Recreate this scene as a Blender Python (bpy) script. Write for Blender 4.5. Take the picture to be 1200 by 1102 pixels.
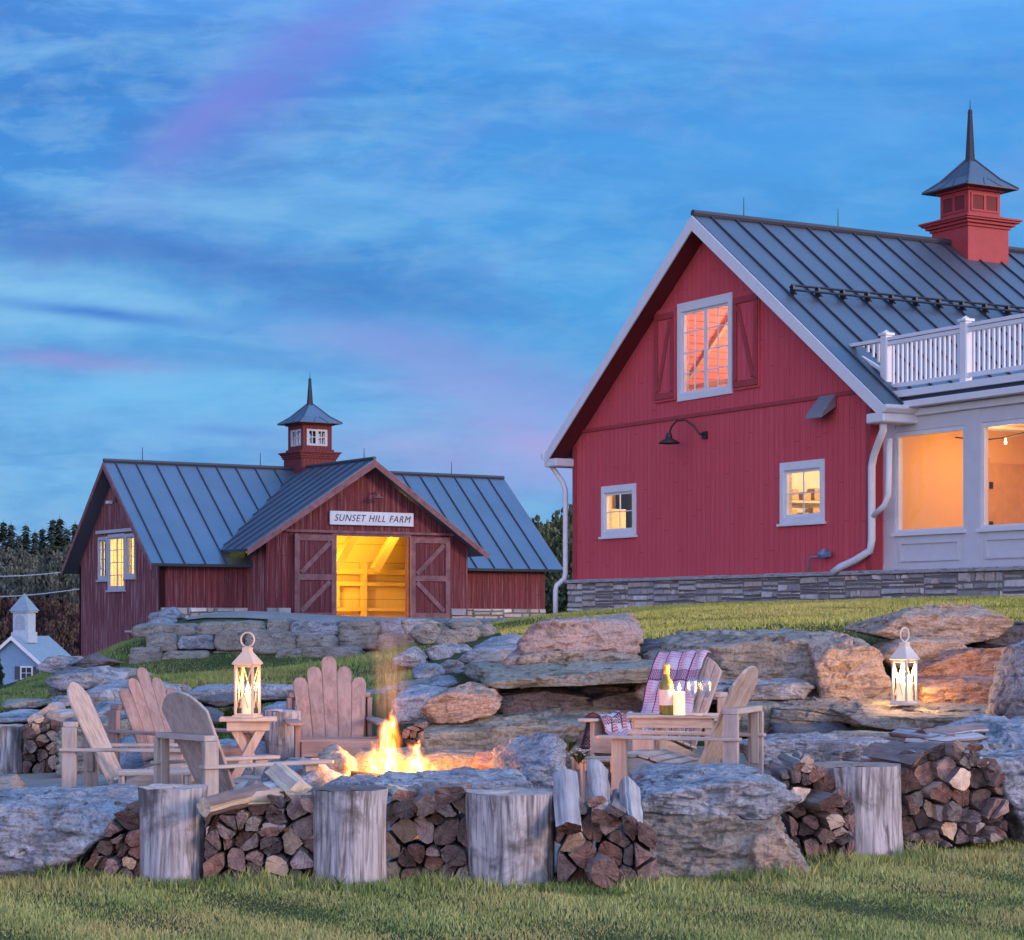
import bpy, bmesh, math, random
import numpy as np
from math import radians as R_, sin, cos, pi
from mathutils import Vector, Matrix, noise as MN
from mathutils.geometry import tessellate_polygon

# ------------------------------------------------------------------ scene, camera, light
for o in list(bpy.data.objects):
    bpy.data.objects.remove(o)
SC = bpy.context.scene
COL = SC.collection
F, CX, HY, EZ = 2519.0, 600.0, 728.0, 1.55        # focal length in photo pixels, principal column, horizon row, eye height

cam_d = bpy.data.cameras.new('camera')
cam_d.sensor_width = 36.0
cam_d.lens = 36.0 * F / 1200.0
cam_d.shift_y = (HY - 551.0) / 1200.0
cam_d.clip_start, cam_d.clip_end = 0.1, 6000
cam = bpy.data.objects.new('camera', cam_d)
cam.location = (0, 0, EZ)
cam.rotation_euler = (R_(90), 0, 0)
COL.objects.link(cam)
SC.camera = cam

SC.view_settings.view_transform = 'Standard'
SC.view_settings.look = 'None'
SC.view_settings.gamma = 1.0
SC.view_settings.exposure = 0.0
SC.render.film_transparent = False
SC.cycles.use_denoising = True
SC.cycles.max_bounces = 6
SC.cycles.diffuse_bounces = 3
SC.cycles.glossy_bounces = 3
SC.cycles.transmission_bounces = 4
SC.cycles.volume_bounces = 0
SC.cycles.transparent_max_bounces = 12
SC.cycles.sample_clamp_indirect = 6.0
SC.cycles.caustics_reflective = False
SC.cycles.caustics_refractive = False

class NT:
    """small helper round a node tree"""
    def __init__(s, tree):
        s.t = tree
    def n(s, typ, **kw):
        nd = s.t.nodes.new(typ)
        for k, v in kw.items():
            setattr(nd, k, v)
        return nd
    def l(s, a, b):
        s.t.links.new(a, b)
    def put(s, sock, v):
        if isinstance(v, bpy.types.NodeSocket):
            s.l(v, sock)
        else:
            sock.default_value = v
    def m(s, op, a, b=0.0, c=None, clamp=False):
        nd = s.n('ShaderNodeMath', operation=op, use_clamp=clamp)
        s.put(nd.inputs[0], a); s.put(nd.inputs[1], b)
        if c is not None:
            s.put(nd.inputs[2], c)
        return nd.outputs[0]
    def mix(s, f, a, b, blend='MIX'):
        nd = s.n('ShaderNodeMix', data_type='RGBA', blend_type=blend)
        s.put(nd.inputs[0], f)
        for sock, v in ((nd.inputs[6], a), (nd.inputs[7], b)):
            if not isinstance(v, bpy.types.NodeSocket) and len(v) == 3:
                v = (*v, 1)
            s.put(sock, v)
        return nd.outputs[2]
    def ramp(s, f, stops, interp='LINEAR'):
        nd = s.n('ShaderNodeValToRGB')
        e = nd.color_ramp.elements
        nd.color_ramp.interpolation = interp
        while len(e) < len(stops):
            e.new(0.5)
        for i, (p, c) in enumerate(stops):
            e[i].position = p
            e[i].color = (*c, 1) if len(c) == 3 else c
        s.put(nd.inputs[0], f)
        return nd.outputs[0]
    def noise(s, vec, scale, detail=4, rough=0.55, dist=0.0):
        nd = s.n('ShaderNodeTexNoise')
        if vec is not None:
            s.l(vec, nd.inputs['Vector'])
        s.put(nd.inputs['Scale'], scale)
        nd.inputs['Detail'].default_value = detail
        nd.inputs['Roughness'].default_value = rough
        nd.inputs['Distortion'].default_value = dist
        return nd.outputs['Fac']
    def mapping(s, vec, scale=(1, 1, 1), rot=(0, 0, 0), loc=(0, 0, 0)):
        nd = s.n('ShaderNodeMapping')
        s.l(vec, nd.inputs[0])
        nd.inputs['Scale'].default_value = scale
        nd.inputs['Rotation'].default_value = rot
        nd.inputs['Location'].default_value = loc
        return nd.outputs[0]
    def xyz(s, x, y, z):
        nd = s.n('ShaderNodeCombineXYZ')
        s.put(nd.inputs[0], x); s.put(nd.inputs[1], y); s.put(nd.inputs[2], z)
        return nd.outputs[0]

# ---- the dusk sky
SUN_EL, SUN_AZ = R_(12), R_(114)                    # azimuth clockwise from +Y (the way the camera looks)
W = bpy.data.worlds.new('World')
SC.world = W
W.use_nodes = True
W.node_tree.nodes.clear()
def build_sky():
    k = NT(W.node_tree)
    out = k.n('ShaderNodeOutputWorld')
    bg = k.n('ShaderNodeBackground')
    k.l(bg.outputs[0], out.inputs[0])
    tc = k.n('ShaderNodeTexCoord').outputs['Generated']
    sp = k.n('ShaderNodeSeparateXYZ'); k.l(tc, sp.inputs[0])
    x, y, z = sp.outputs
    zc = k.m('MAXIMUM', z, 0.0)
    base = k.ramp(zc, [(0.0, (.25, .47, .71)), (.05, (.165, .415, .72)), (.13, (.088, .365, .735)), (.24, (.058, .29, .72)),
                       (.40, (.30, .72, 1.5)), (1.0, (.46, .98, 1.9))])
    yy = k.m('MAXIMUM', y, 0.05)
    u = k.m('DIVIDE', x, yy)
    v = k.m('DIVIDE', z, yy)
    front = k.m('MULTIPLY', k.m('SUBTRACT', y, 0.3), 3.0, clamp=True)
    # the left of the view is a deeper blue high up
    lf = k.m('MULTIPLY', k.m('MULTIPLY_ADD', u, -2.2, 0.0, clamp=True), k.m('MULTIPLY_ADD', v, 5.0, -0.4, clamp=True))
    base = k.mix(lf, base, (.05, .19, .60))
    uv = k.xyz(u, v, 0.0)
    n1 = k.noise(k.mapping(uv, (3.2, 16, 1), (0, 0, R_(-7))), 2.2, 8, .62, .4)
    n2 = k.noise(k.mapping(uv, (2.0, 11, 1), (0, 0, R_(-10)), (3.1, 1.7, 0)), 3.0, 7, .6, .7)
    n3 = k.noise(k.mapping(uv, (5, 9, 1), (0, 0, R_(25)), (7, 2, 0)), 2.4, 6, .6, .5)
    left = k.m('MULTIPLY_ADD', u, -1.9, .55, clamp=True)
    c = base
    w1 = k.m('MULTIPLY', k.m('MULTIPLY', k.ramp(n1, [(.47, (0, 0, 0)), (.66, (1, 1, 1))]), front), k.m('MULTIPLY_ADD', left, .6, .12))
    c = k.mix(w1, c, (.19, .47, .80))
    w2 = k.m('MULTIPLY', k.m('MULTIPLY', k.ramp(n2, [(.48, (0, 0, 0)), (.68, (1, 1, 1))]), front), k.m('MULTIPLY_ADD', left, .55, .1))
    c = k.mix(w2, c, (.06, .205, .56))
    w3 = k.m('MULTIPLY', k.m('MULTIPLY', k.ramp(n3, [(.5, (0, 0, 0)), (.72, (1, 1, 1))]), front), .35)
    c = k.mix(w3, c, (.22, .32, .74))
    n5 = k.noise(k.mapping(uv, (11, 30, 1), (0, 0, R_(-9)), (1, 5, 0)), 2.6, 7, .62, .3)
    c = k.mix(k.m('MULTIPLY', k.m('MULTIPLY', k.ramp(n5, [(.46, (0, 0, 0)), (.66, (1, 1, 1))]), front), k.m('MULTIPLY_ADD', left, .26, .08)), c, (.27, .50, .74))
    c = k.mix(k.m('MULTIPLY', k.m('MULTIPLY', k.ramp(n5, [(.34, (1, 1, 1)), (.5, (0, 0, 0))]), front), k.m('MULTIPLY_ADD', left, .18, .05)), c, (.06, .20, .55))
    def streak(c, px, py, L, wd, ang, col, amt, ns=n1, lo=.35, hi=.62):
        u0, v0 = (px - CX) / F, (HY - py) / F
        ca, sa = cos(R_(ang)), sin(R_(ang))
        du = k.m('SUBTRACT', u, u0); dv = k.m('SUBTRACT', v, v0)
        a = k.m('DIVIDE', k.m('ADD', k.m('MULTIPLY', du, ca), k.m('MULTIPLY', dv, sa)), L / F)
        b = k.m('DIVIDE', k.m('SUBTRACT', k.m('MULTIPLY', dv, ca), k.m('MULTIPLY', du, sa)), wd / F)
        b = k.m('ADD', b, k.m('MULTIPLY_ADD', n3, 1.6, -.8))
        e = k.m('POWER', 2.718, k.m('MULTIPLY', k.m('ADD', k.m('MULTIPLY', a, a), k.m('MULTIPLY', b, b)), -1.0))
        f = k.m('MULTIPLY', k.m('MULTIPLY', e, front), k.m('MULTIPLY', k.ramp(ns, [(lo, (.42, .42, .42)), (hi, (1, 1, 1))]), amt))
        return k.mix(f, c, col)
    c = streak(c, 70, 350, 190, 42, -4, (.24, .55, .82), .9)
    c = streak(c, 200, 470, 260, 48, -2, (.18, .50, .82), .8)
    c = streak(c, 290, 245, 150, 20, -8, (.22, .52, .82), .75)
    c = streak(c, 450, 225, 150, 16, -5, (.20, .46, .80), .6)
    c = streak(c, 330, 325, 230, 30, -9, (.055, .155, .48), 1.0)
    c = streak(c, 60, 285, 150, 22, -4, (.075, .20, .55), .8)
    c = streak(c, 120, 368, 140, 9, -7, (.055, .20, .62), .95)
    c = streak(c, 270, 505, 70, 7, -5, (.075, .24, .66), .6)
    c = streak(c, 245, 140, 95, 26, 38, (.25, .27, .72), .7, n2, .25, .5)
    c = streak(c, 370, 50, 120, 40, 30, (.20, .24, .74), .7, n2, .25, .5)
    c = streak(c, 80, 422, 95, 12, -4, (.36, .30, .66), .9)
    c = streak(c, 600, 480, 170, 34, -14, (.28, .36, .74), .8)
    c = streak(c, 660, 520, 130, 26, -10, (.38, .36, .70), .9)
    c = streak(c, 540, 540, 200, 30, -6, (.36, .38, .72), .7)
    c = streak(c, 560, 440, 220, 26, -12, (.30, .33, .70), .6)
    c = streak(c, 480, 395, 140, 20, -6, (.19, .29, .70), .6)
    c = streak(c, 500, 350, 170, 16, -12, (.07, .24, .62), .5)
    c = streak(c, 230, 420, 200, 14, -3, (.10, .27, .62), .6)
    c = streak(c, 560, 425, 150, 22, -10, (.20, .30, .66), .7)
    c = streak(c, 330, 100, 190, 50, 36, (.13, .21, .66), .5, n2, .25, .5)
    c = streak(c, 900, 170, 260, 60, 8, (.105, .37, .82), .7)
    # afterglow low in the sky behind the camera
    back = k.m('MULTIPLY', k.m('MULTIPLY', y, -1.0, clamp=True), k.m('POWER', 2.718, k.m('MULTIPLY', zc, -2.6)))
    glow = k.mix(k.m('POWER', 2.718, k.m('MULTIPLY', zc, -7.0)), (3.1, 3.25, 4.7), (4.6, 3.4, 4.0))
    c = k.mix(k.m('MULTIPLY', back, 1.0, clamp=True), c, glow)
    k.l(c, bg.inputs[0])
    bg.inputs[1].default_value = 1.07
build_sky()

sun_d = bpy.data.lights.new('sun', 'SUN')
sun_d.energy = 2.3
sun_d.angle = R_(14)
sun_d.color = (1.0, .60, .38)
sun = bpy.data.objects.new('sun', sun_d)
COL.objects.link(sun)
_sv = Vector((sin(SUN_AZ) * cos(SUN_EL), cos(SUN_AZ) * cos(SUN_EL), sin(SUN_EL)))
sun.rotation_euler = _sv.to_track_quat('Z', 'Y').to_euler()

# ------------------------------------------------------------------ helpers
rnd = random.Random(7)
def P(px, py, Y):
    """the point at depth Y seen at photo pixel (px, py)"""
    return Vector(((px - CX) * Y / F, Y, EZ + (HY - py) * Y / F))

class MB:
    """collects geometry and links it as ONE mesh object"""
    def __init__(s):
        s.v, s.f, s.mi, s.tone, s.cur = [], [], [], [], 0
        s.t = 0.5
    def add(s, vs, fs, mi=None):
        b = len(s.v)
        s.v.extend([tuple(v) for v in vs])
        for f in fs:
            s.f.append([b + i for i in f])
            s.mi.append(s.cur if mi is None else mi)
            s.tone.append(s.t)
    def box(s, c, d, M=None, mi=None):
        c = Vector(c); x, y, z = d[0] / 2, d[1] / 2, d[2] / 2
        vs = [Vector((a, b, e)) for a in (-x, x) for b in (-y, y) for e in (-z, z)]
        vs = [c + (M @ v if M else v) for v in vs]
        s.add(vs, [(0, 1, 3, 2), (4, 6, 7, 5), (0, 4, 5, 1), (2, 3, 7, 6), (0, 2, 6, 4), (1, 5, 7, 3)], mi)
    def span(s, a, b, mi=None):
        s.box([(p + q) / 2 for p, q in zip(a, b)], [abs(q - p) for p, q in zip(a, b)], None, mi)
    def beam(s, a, b, w, h, up=(0, 0, 1), mi=None):
        """a bar from a to b, w across, h along up"""
        a, b = Vector(a), Vector(b)
        d = (b - a); L = d.length; d.normalize()
        sx = d.cross(Vector(up)); sx.normalize(); sz = sx.cross(d)
        M = Matrix((sx, d, sz)).transposed()
        s.box((a + b) / 2, (w, L, h), M, mi)
    def tube(s, pts, r, n=10, mi=None, cap=True):
        pts = [Vector(p) for p in pts]
        rs = r if isinstance(r, (list, tuple)) else [r] * len(pts)
        vs, prev = [], None
        for i, p in enumerate(pts):
            d = (pts[min(i + 1, len(pts) - 1)] - pts[max(i - 1, 0)]).normalized()
            if prev is None:
                prev = d.orthogonal().normalized()
            prev = (prev - d * prev.dot(d)).normalized()
            q = d.cross(prev)
            for j in range(n):
                a = 2 * pi * j / n
                vs.append(p + (prev * cos(a) + q * sin(a)) * rs[i])
        fs = []
        for i in range(len(pts) - 1):
            for j in range(n):
                k = (j + 1) % n
                fs.append((i * n + j, i * n + k, (i + 1) * n + k, (i + 1) * n + j))
        if cap:
            fs.append(tuple(reversed(range(n))))
            fs.append(tuple(range((len(pts) - 1) * n, len(pts) * n)))
        s.add(vs, fs, mi)
    def lathe(s, prof, c=(0, 0, 0), n=24, mi=None):
        """prof: list of (r, z)"""
        c = Vector(c); vs, fs = [], []
        for r, z in prof:
            for j in range(n):
                a = 2 * pi * j / n
                vs.append(c + Vector((r * cos(a), r * sin(a), z)))
        for i in range(len(prof) - 1):
            for j in range(n):
                k = (j + 1) % n
                fs.append((i * n + j, i * n + k, (i + 1) * n + k, (i + 1) * n + j))
        s.add(vs, fs, mi)
    def prism(s, poly, a, b, mi=None):
        """poly: planar points; swept from offset a to offset b (vectors)"""
        a, b = Vector(a), Vector(b)
        n = len(poly)
        vs = [Vector(p) + a for p in poly] + [Vector(p) + b for p in poly]
        fs = [tuple(range(n - 1, -1, -1)), tuple(range(n, 2 * n))] + [(i, (i + 1) % n, n + (i + 1) % n, n + i) for i in range(n)]
        s.add(vs, fs, mi)
    def build(s, name, mats, parent=None, smooth=False, bevel=0.0, bseg=1, loc=None, fix=True):
        me = bpy.data.meshes.new(name)
        me.from_pydata(s.v, [], s.f)
        for m in (mats if isinstance(mats, (list, tuple)) else [mats]):
            me.materials.append(m)
        me.polygons.foreach_set('material_index', s.mi)
        at = me.attributes.new('tone', 'FLOAT', 'FACE')
        at.data.foreach_set('value', s.tone)
        if fix:
            bm = bmesh.new(); bm.from_mesh(me)
            bmesh.ops.recalc_face_normals(bm, faces=bm.faces)
            bm.to_mesh(me); bm.free()
        me.polygons.foreach_set('use_smooth', [smooth] * len(me.polygons))
        me.update()
        o = bpy.data.objects.new(name, me)
        COL.objects.link(o)
        if parent:
            o.parent = parent
        if loc is not None:
            o.location = loc
        if bevel:
            bv = o.modifiers.new('bevel', 'BEVEL')
            bv.width = bevel; bv.segments = bseg; bv.limit_method = 'ANGLE'
        return o

def tag(o, label=None, cat=None, group=None, kind=None):
    for k_, v_ in (('label', label), ('category', cat), ('group', group), ('kind', kind)):
        if v_:
            o[k_] = v_
    return o
def thing(name, label, cat, loc=(0, 0, 0), rz=0.0, group=None):
    o = bpy.data.objects.new(name, None)
    COL.objects.link(o)
    o.location = loc
    o.rotation_euler = (0, 0, rz)
    o.empty_display_size = 0.2
    return tag(o, label, cat, group)
def copy_tree(o, parent=None):
    c = o.copy(); COL.objects.link(c)
    if parent:
        c.parent = parent
    for ch in list(o.children):
        copy_tree(ch, c)
    return c
def lamp(name, loc, power, color, radius=0.1, parent=None):
    d = bpy.data.lights.new(name, 'POINT')
    d.energy = power; d.color = color; d.shadow_soft_size = radius
    o = bpy.data.objects.new(name, d); COL.objects.link(o)
    o.location = loc
    if parent:
        o.parent = parent
    return o
def shadowless_bounds(o):
    return o

# ------------------------------------------------------------------ materials
def mat(name, rough=0.7, metal=0.0, spec=0.3):
    m = bpy.data.materials.new(name); m.use_nodes = True
    k = NT(m.node_tree)
    b = m.node_tree.nodes['Principled BSDF']
    b.inputs['Roughness'].default_value = rough
    b.inputs['Metallic'].default_value = metal
    b.inputs['Specular IOR Level'].default_value = spec
    return m, k, b
def bump(k, b, h, strength=0.4, dist=0.02):
    nd = k.n('ShaderNodeBump')
    nd.inputs['Strength'].default_value = strength
    nd.inputs['Distance'].default_value = dist
    k.l(h, nd.inputs['Height'])
    k.l(nd.outputs[0], b.inputs['Normal'])
def objco(k):
    return k.n('ShaderNodeTexCoord').outputs['Object']
def tone(k):
    return k.n('ShaderNodeAttribute', attribute_name='tone').outputs['Fac']
def orand(k):
    return k.n('ShaderNodeObjectInfo').outputs['Random']

def paint(name, col, rough=0.5, var=0.08, grain=0.15):
    m, k, b = mat(name, rough)
    v = objco(k)
    n = k.noise(v, 5, 5, .6)
    n2 = k.noise(k.mapping(v, (40, 40, 3)), 1.0, 3)
    d = tuple(c * (1 - 2.2 * var) for c in col)
    c = k.mix(k.ramp(n, [(.35, (0, 0, 0)), (.7, (1, 1, 1))]), d, col)
    k.l(c, b.inputs['Base Color'])
    bump(k, b, n2, grain, 0.004)
    return m

def boards(name, base, dark, pitch, axis='y', weather=None, wamt=0.3, rough=0.75, vary=0.25, groove=.35):
    """vertical boards on a wall that runs along local x or y"""
    m, k, b = mat(name, rough, spec=.2)
    v = objco(k)
    s = k.n('ShaderNodeSeparateXYZ'); k.l(v, s.inputs[0])
    t = k.m('ADD', s.outputs[0], s.outputs[1]) if axis == 'xy' else s.outputs['XYZ'.index(axis.upper())]
    t = k.m('DIVIDE', t, pitch)
    fr = k.m('FRACT', t)
    fl = k.m('FLOOR', t)
    wn = k.n('ShaderNodeTexWhiteNoise', noise_dimensions='1D')
    k.l(fl, wn.inputs['W'])
    grain = k.noise(k.mapping(v, (14, 14, .9)), 3.0, 6, .65)
    big = k.noise(v, .8, 4)
    c = k.mix(k.m('MULTIPLY', wn.outputs['Value'], vary), base, dark)
    c = k.mix(k.ramp(grain, [(.35, (.55, .55, .55)), (.65, (0, 0, 0))]), c, dark)
    c = k.mix(k.m('MULTIPLY', k.ramp(big, [(.4, (0, 0, 0)), (.7, (1, 1, 1))]), .35), c, dark)
    mot = k.noise(v, 30, 4, .75)
    c = k.mix(k.m('MULTIPLY', k.ramp(mot, [(.42, (1, 1, 1)), (.58, (0, 0, 0))]), .35), c, dark)
    if weather:
        st = k.noise(k.mapping(v, (9, 9, .35)), 2.0, 7, .7)
        st = k.m('MULTIPLY', k.ramp(st, [(.5, (0, 0, 0)), (.68, (1, 1, 1))]), wamt)
        c = k.mix(st, c, weather)
    jz = k.m('FRACT', k.m('ADD', k.m('DIVIDE', s.outputs[2], 3.4), k.m('MULTIPLY', wn.outputs['Value'], 7.0)))
    c = k.mix(k.m('MULTIPLY', k.m('LESS_THAN', jz, .004), .6), c, tuple(x * .4 for x in dark))
    edge = k.m('MINIMUM', fr, k.m('SUBTRACT', 1.0, fr))
    gr = k.m('MULTIPLY', edge, pitch / 0.012, clamp=True)
    c = k.mix(gr, tuple(x * groove for x in dark), c)
    k.l(c, b.inputs['Base Color'])
    bump(k, b, k.m('ADD', k.m('MULTIPLY', grain, .3), gr), .5, .012)
    return m

def wood(name, axis, light, dark, grey=None, rough=.75, gamt=.5, scale=1.0, patch=.25, hard=0.0):
    m, k, b = mat(name, rough, spec=.25)
    v = objco(k)
    sc = [22 * scale] * 3; sc['xyz'.index(axis)] = 1.6 * scale
    r = k.n('ShaderNodeObjectInfo').outputs['Random']
    off = k.n('ShaderNodeVectorMath', operation='ADD'); k.l(v, off.inputs[0])
    k.l(k.xyz(k.m('MULTIPLY', r, 17.0), k.m('MULTIPLY', r, 5.0), k.m('MULTIPLY', r, 9.0)), off.inputs[1])
    v = off.outputs[0]
    g = k.noise(k.mapping(v, sc), 1.0, 7, .65, .6)
    g2 = k.noise(v, 4 * scale, 4, .6)
    c = k.ramp(g, [(.3 + hard, dark), (.62 - hard * .6, light)])
    if grey:
        c = k.mix(k.m('MULTIPLY', k.ramp(g2, [(.35, (0, 0, 0)), (.65, (1, 1, 1))]), gamt), c, grey)
    t = tone(k)
    pa = k.noise(v, 2.6 * scale, 5, .62, .5)
    c = k.mix(k.m('MULTIPLY', k.ramp(pa, [(.52, (0, 0, 0)), (.66, (1, 1, 1))]), patch), c, tuple(x * .55 for x in dark))
    c = k.mix(k.m('MULTIPLY_ADD', t, .6, -.3, clamp=True), c, tuple(x * .45 for x in dark))
    k.l(c, b.inputs['Base Color'])
    bump(k, b, g, .45, .006)
    return m

def rockmat(name, a, c2, c3, scale=1.0, lich=.35, strat=6.0):
    """a: main colour, c2: second colour in patches, c3: pale lichen / fresh faces"""
    m, k, b = mat(name, .85, spec=.2)
    v = objco(k)
    r = orand(k)
    off = k.n('ShaderNodeVectorMath', operation='ADD'); k.l(v, off.inputs[0])
    k.l(k.xyz(k.m('MULTIPLY', r, 31.0), k.m('MULTIPLY', r, 13.0), k.m('MULTIPLY', r, 7.0)), off.inputs[1])
    v = off.outputs[0]
    n1 = k.noise(v, 1.6 * scale, 6, .62, .5)
    n2 = k.noise(v, 7 * scale, 6, .7, .3)
    lay = k.noise(k.mapping(v, (1.4, 1.4, strat), (R_(12), R_(9), 0)), 2.2 * scale, 7, .66, .7)
    fine = k.noise(v, 38 * scale, 5, .7)
    c = k.ramp(n1, [(.34, a), (.62, c2)])
    c = k.mix(k.ramp(lay, [(.34, (.9, .9, .9)), (.50, (0, 0, 0))]), c, tuple(x * .36 for x in a))
    c = k.mix(k.m('MULTIPLY', k.ramp(n2, [(.52, (0, 0, 0)), (.66, (1, 1, 1))]), lich), c, c3)
    c = k.mix(k.ramp(fine, [(.32, (.8, .8, .8)), (.54, (0, 0, 0))]), c, tuple(x * .34 for x in a))
    vor = k.n('ShaderNodeTexVoronoi', feature='DISTANCE_TO_EDGE')
    vd = k.n('ShaderNodeVectorMath', operation='ADD')
    k.l(k.mapping(v, (1, 1, 1.7), (0, R_(14), 0)), vd.inputs[0])
    nn = k.n('ShaderNodeTexNoise'); k.l(v, nn.inputs['Vector']); nn.inputs['Scale'].default_value = 3.0; nn.inputs['Detail'].default_value = 5
    sc_ = k.n('ShaderNodeVectorMath', operation='SCALE'); k.l(nn.outputs['Color'], sc_.inputs[0]); sc_.inputs['Scale'].default_value = .7
    k.l(sc_.outputs[0], vd.inputs[1])
    k.l(vd.outputs[0], vor.inputs['Vector']); vor.inputs['Scale'].default_value = 1.5 * scale
    crack = k.ramp(vor.outputs['Distance'], [(.0, (0, 0, 0)), (.035, (1, 1, 1))])
    cm = k.m('MULTIPLY', k.m('SUBTRACT', 1.0, crack), k.ramp(n1, [(.5, (0, 0, 0)), (.6, (.5, .5, .5))]))
    c = k.mix(cm, c, tuple(x * .3 for x in a))
    k.l(c, b.inputs['Base Color'])
    h = k.m('ADD', k.m('MULTIPLY', lay, .9), k.m('MULTIPLY', fine, .35))
    h = k.m('ADD', h, k.m('ADD', k.m('MULTIPLY', n2, .5), k.m('MULTIPLY', cm, -.3)))
    bump(k, b, h, 1.0, .04)
    return m

def plain(name, col, rough=.5, metal=0.0, spec=.4):
    m, k, b = mat(name, rough, metal, spec)
    v = objco(k)
    n = k.noise(v, 18, 4)
    k.l(k.mix(n, tuple(c * .75 for c in col), tuple(min(1, c * 1.2) for c in col)), b.inputs['Base Color'])
    return m

def emit(name, col, s):
    m = bpy.data.materials.new(name); m.use_nodes = True
    k = NT(m.node_tree); m.node_tree.nodes.clear()
    e = k.n('ShaderNodeEmission'); e.inputs[0].default_value = (*col, 1); e.inputs[1].default_value = s
    k.l(e.outputs[0], k.n('ShaderNodeOutputMaterial').inputs[0])
    return m

def glassmat(name, tint=(1, 1, 1), refl=.09, gr=.02):
    m = bpy.data.materials.new(name); m.use_nodes = True
    k = NT(m.node_tree); m.node_tree.nodes.clear()
    t = k.n('ShaderNodeBsdfTransparent'); t.inputs[0].default_value = (*tint, 1)
    g = k.n('ShaderNodeBsdfGlossy'); g.inputs['Roughness'].default_value = gr
    fr = k.n('ShaderNodeFresnel'); fr.inputs[0].default_value = 1.45
    mx = k.n('ShaderNodeMixShader'); gb = k.n('ShaderNodeNewGeometry').outputs['Backfacing']
    k.l(k.m('MULTIPLY', k.m('ADD', fr.outputs[0], refl * .3), k.m('SUBTRACT', 1.0, gb)), mx.inputs[0])
    k.l(t.outputs[0], mx.inputs[1]); k.l(g.outputs[0], mx.inputs[2])
    k.l(mx.outputs[0], k.n('ShaderNodeOutputMaterial').inputs[0])
    return m

def stonecourse(name):
    m, k, b = mat(name, .85, spec=.2)
    v = objco(k); t = tone(k)
    n = k.noise(v, 9, 6, .65); f = k.noise(v, 45, 4, .7)
    c = k.ramp(t, [(0.0, (.17, .165, .17)), (.25, (.33, .33, .34)), (.45, (.45, .43, .40)), (.6, (.43, .35, .31)), (.8, (.56, .54, .52)), (1.0, (.74, .72, .69))])
    c = k.mix(k.ramp(n, [(.3, (.4, .4, .4)), (.55, (0, 0, 0))]), c, (.10, .09, .09))
    k.l(c, b.inputs['Base Color'])
    bump(k, b, k.m('ADD', n, k.m('MULTIPLY', f, .4)), .7, .02)
    return m

def grassmat(name, cols, patch_scale=.7, warm=(.30, .24, .07), wamt=.5):
    m, k, b = mat(name, .8, spec=.15)
    g = k.n('ShaderNodeNewGeometry').outputs['Position']
    n = k.noise(g, patch_scale, 4, .6)
    n2 = k.noise(g, patch_scale * 6, 4, .6)
    t = tone(k)
    c = k.ramp(k.m('ADD', k.m('MULTIPLY', n2, .6), k.m('MULTIPLY', t, .45)), [(.2, cols[0]), (.5, cols[1]), (.8, cols[2])])
    c = k.mix(k.m('MULTIPLY', k.ramp(n, [(.45, (0, 0, 0)), (.65, (1, 1, 1))]), wamt), c, warm)
    k.l(c, b.inputs['Base Color'])
    b.inputs['Subsurface Weight'].default_value = 0.0
    return m

M = {}
M['red'] = boards('red_boards', (.64, .095, .115), (.47, .062, .08), .155, 'y', weather=(.58, .17, .20), wamt=.4, vary=.45, groove=.85)
M['red_side'] = boards('red_boards_side', (.64, .095, .115), (.47, .062, .08), .155, 'x')
M['red_trim'] = paint('red_trim', (.36, .05, .058), .6)
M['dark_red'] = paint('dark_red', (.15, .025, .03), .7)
M['old_red'] = boards('weathered_red_boards', (.20, .045, .052), (.09, .020, .026), .19, 'x', weather=(.36, .22, .23), wamt=.5, vary=.6)
M['old_red_gable'] = boards('weathered_red_gable_boards', (.23, .072, .085), (.11, .032, .04), .19, 'y', weather=(.48, .38, .42), wamt=.8, vary=.6)
M['old_door'] = boards('weathered_door_boards', (.17, .042, .05), (.09, .022, .028), .16, 'x', weather=(.34, .20, .22), wamt=.4, vary=.5)
M['old_trim'] = paint('weathered_trim', (.25, .125, .135), .75, .2)
M['white'] = paint('white_paint', (.66, .68, .71), .45, .03)
M['grey_trim'] = paint('blue_grey_trim', (.40, .45, .52), .55, .06)
M['porch_grey'] = paint('porch_paint', (.56, .57, .60), .5, .03)
M['dark_metal'] = plain('dark_metal', (.035, .037, .045), .45, .6)
M['bronze'] = plain('dark_bronze', (.06, .045, .04), .4, .5)
M['grey_metal'] = plain('grey_metal', (.30, .31, .33), .5, .5)
M['glass'] = glassmat('window_glass', (.96, .97, 1.0))
M['stones'] = stonecourse('coursed_stone')
M['cap'] = rockmat('sill_stone', (.42, .42, .43), (.52, .51, .51), (.6, .6, .6), 2.0, .3)
M['rock_blue'] = rockmat('grey_schist', (.20, .21, .235), (.40, .42, .46), (.54, .56, .59), 1.0, .6)
M['rock_grey'] = rockmat('grey_rock', (.23, .215, .19), (.36, .325, .275), (.46, .44, .40), 1.0, .35)
M['rock_olive'] = rockmat('olive_rock', (.24, .25, .20), (.31, .31, .27), (.40, .40, .36), .9, .3)
M['rock_pink'] = rockmat('pinkish_rock', (.33, .265, .245), (.42, .335, .31), (.47, .40, .38), 1.1, .35, 2.5)
M['rock_tan'] = rockmat('tan_rock', (.42, .31, .24), (.52, .39, .30), (.38, .36, .36), 1.1, .4)
M['rock_red'] = rockmat('red_rock', (.36, .20, .15), (.43, .27, .21), (.50, .40, .36), 1.2, .3)
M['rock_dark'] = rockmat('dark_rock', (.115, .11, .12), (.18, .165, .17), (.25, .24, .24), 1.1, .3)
WG = dict(light=(.50, .41, .335), dark=(.22, .165, .135), grey=(.41, .385, .375), gamt=.65)
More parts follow.
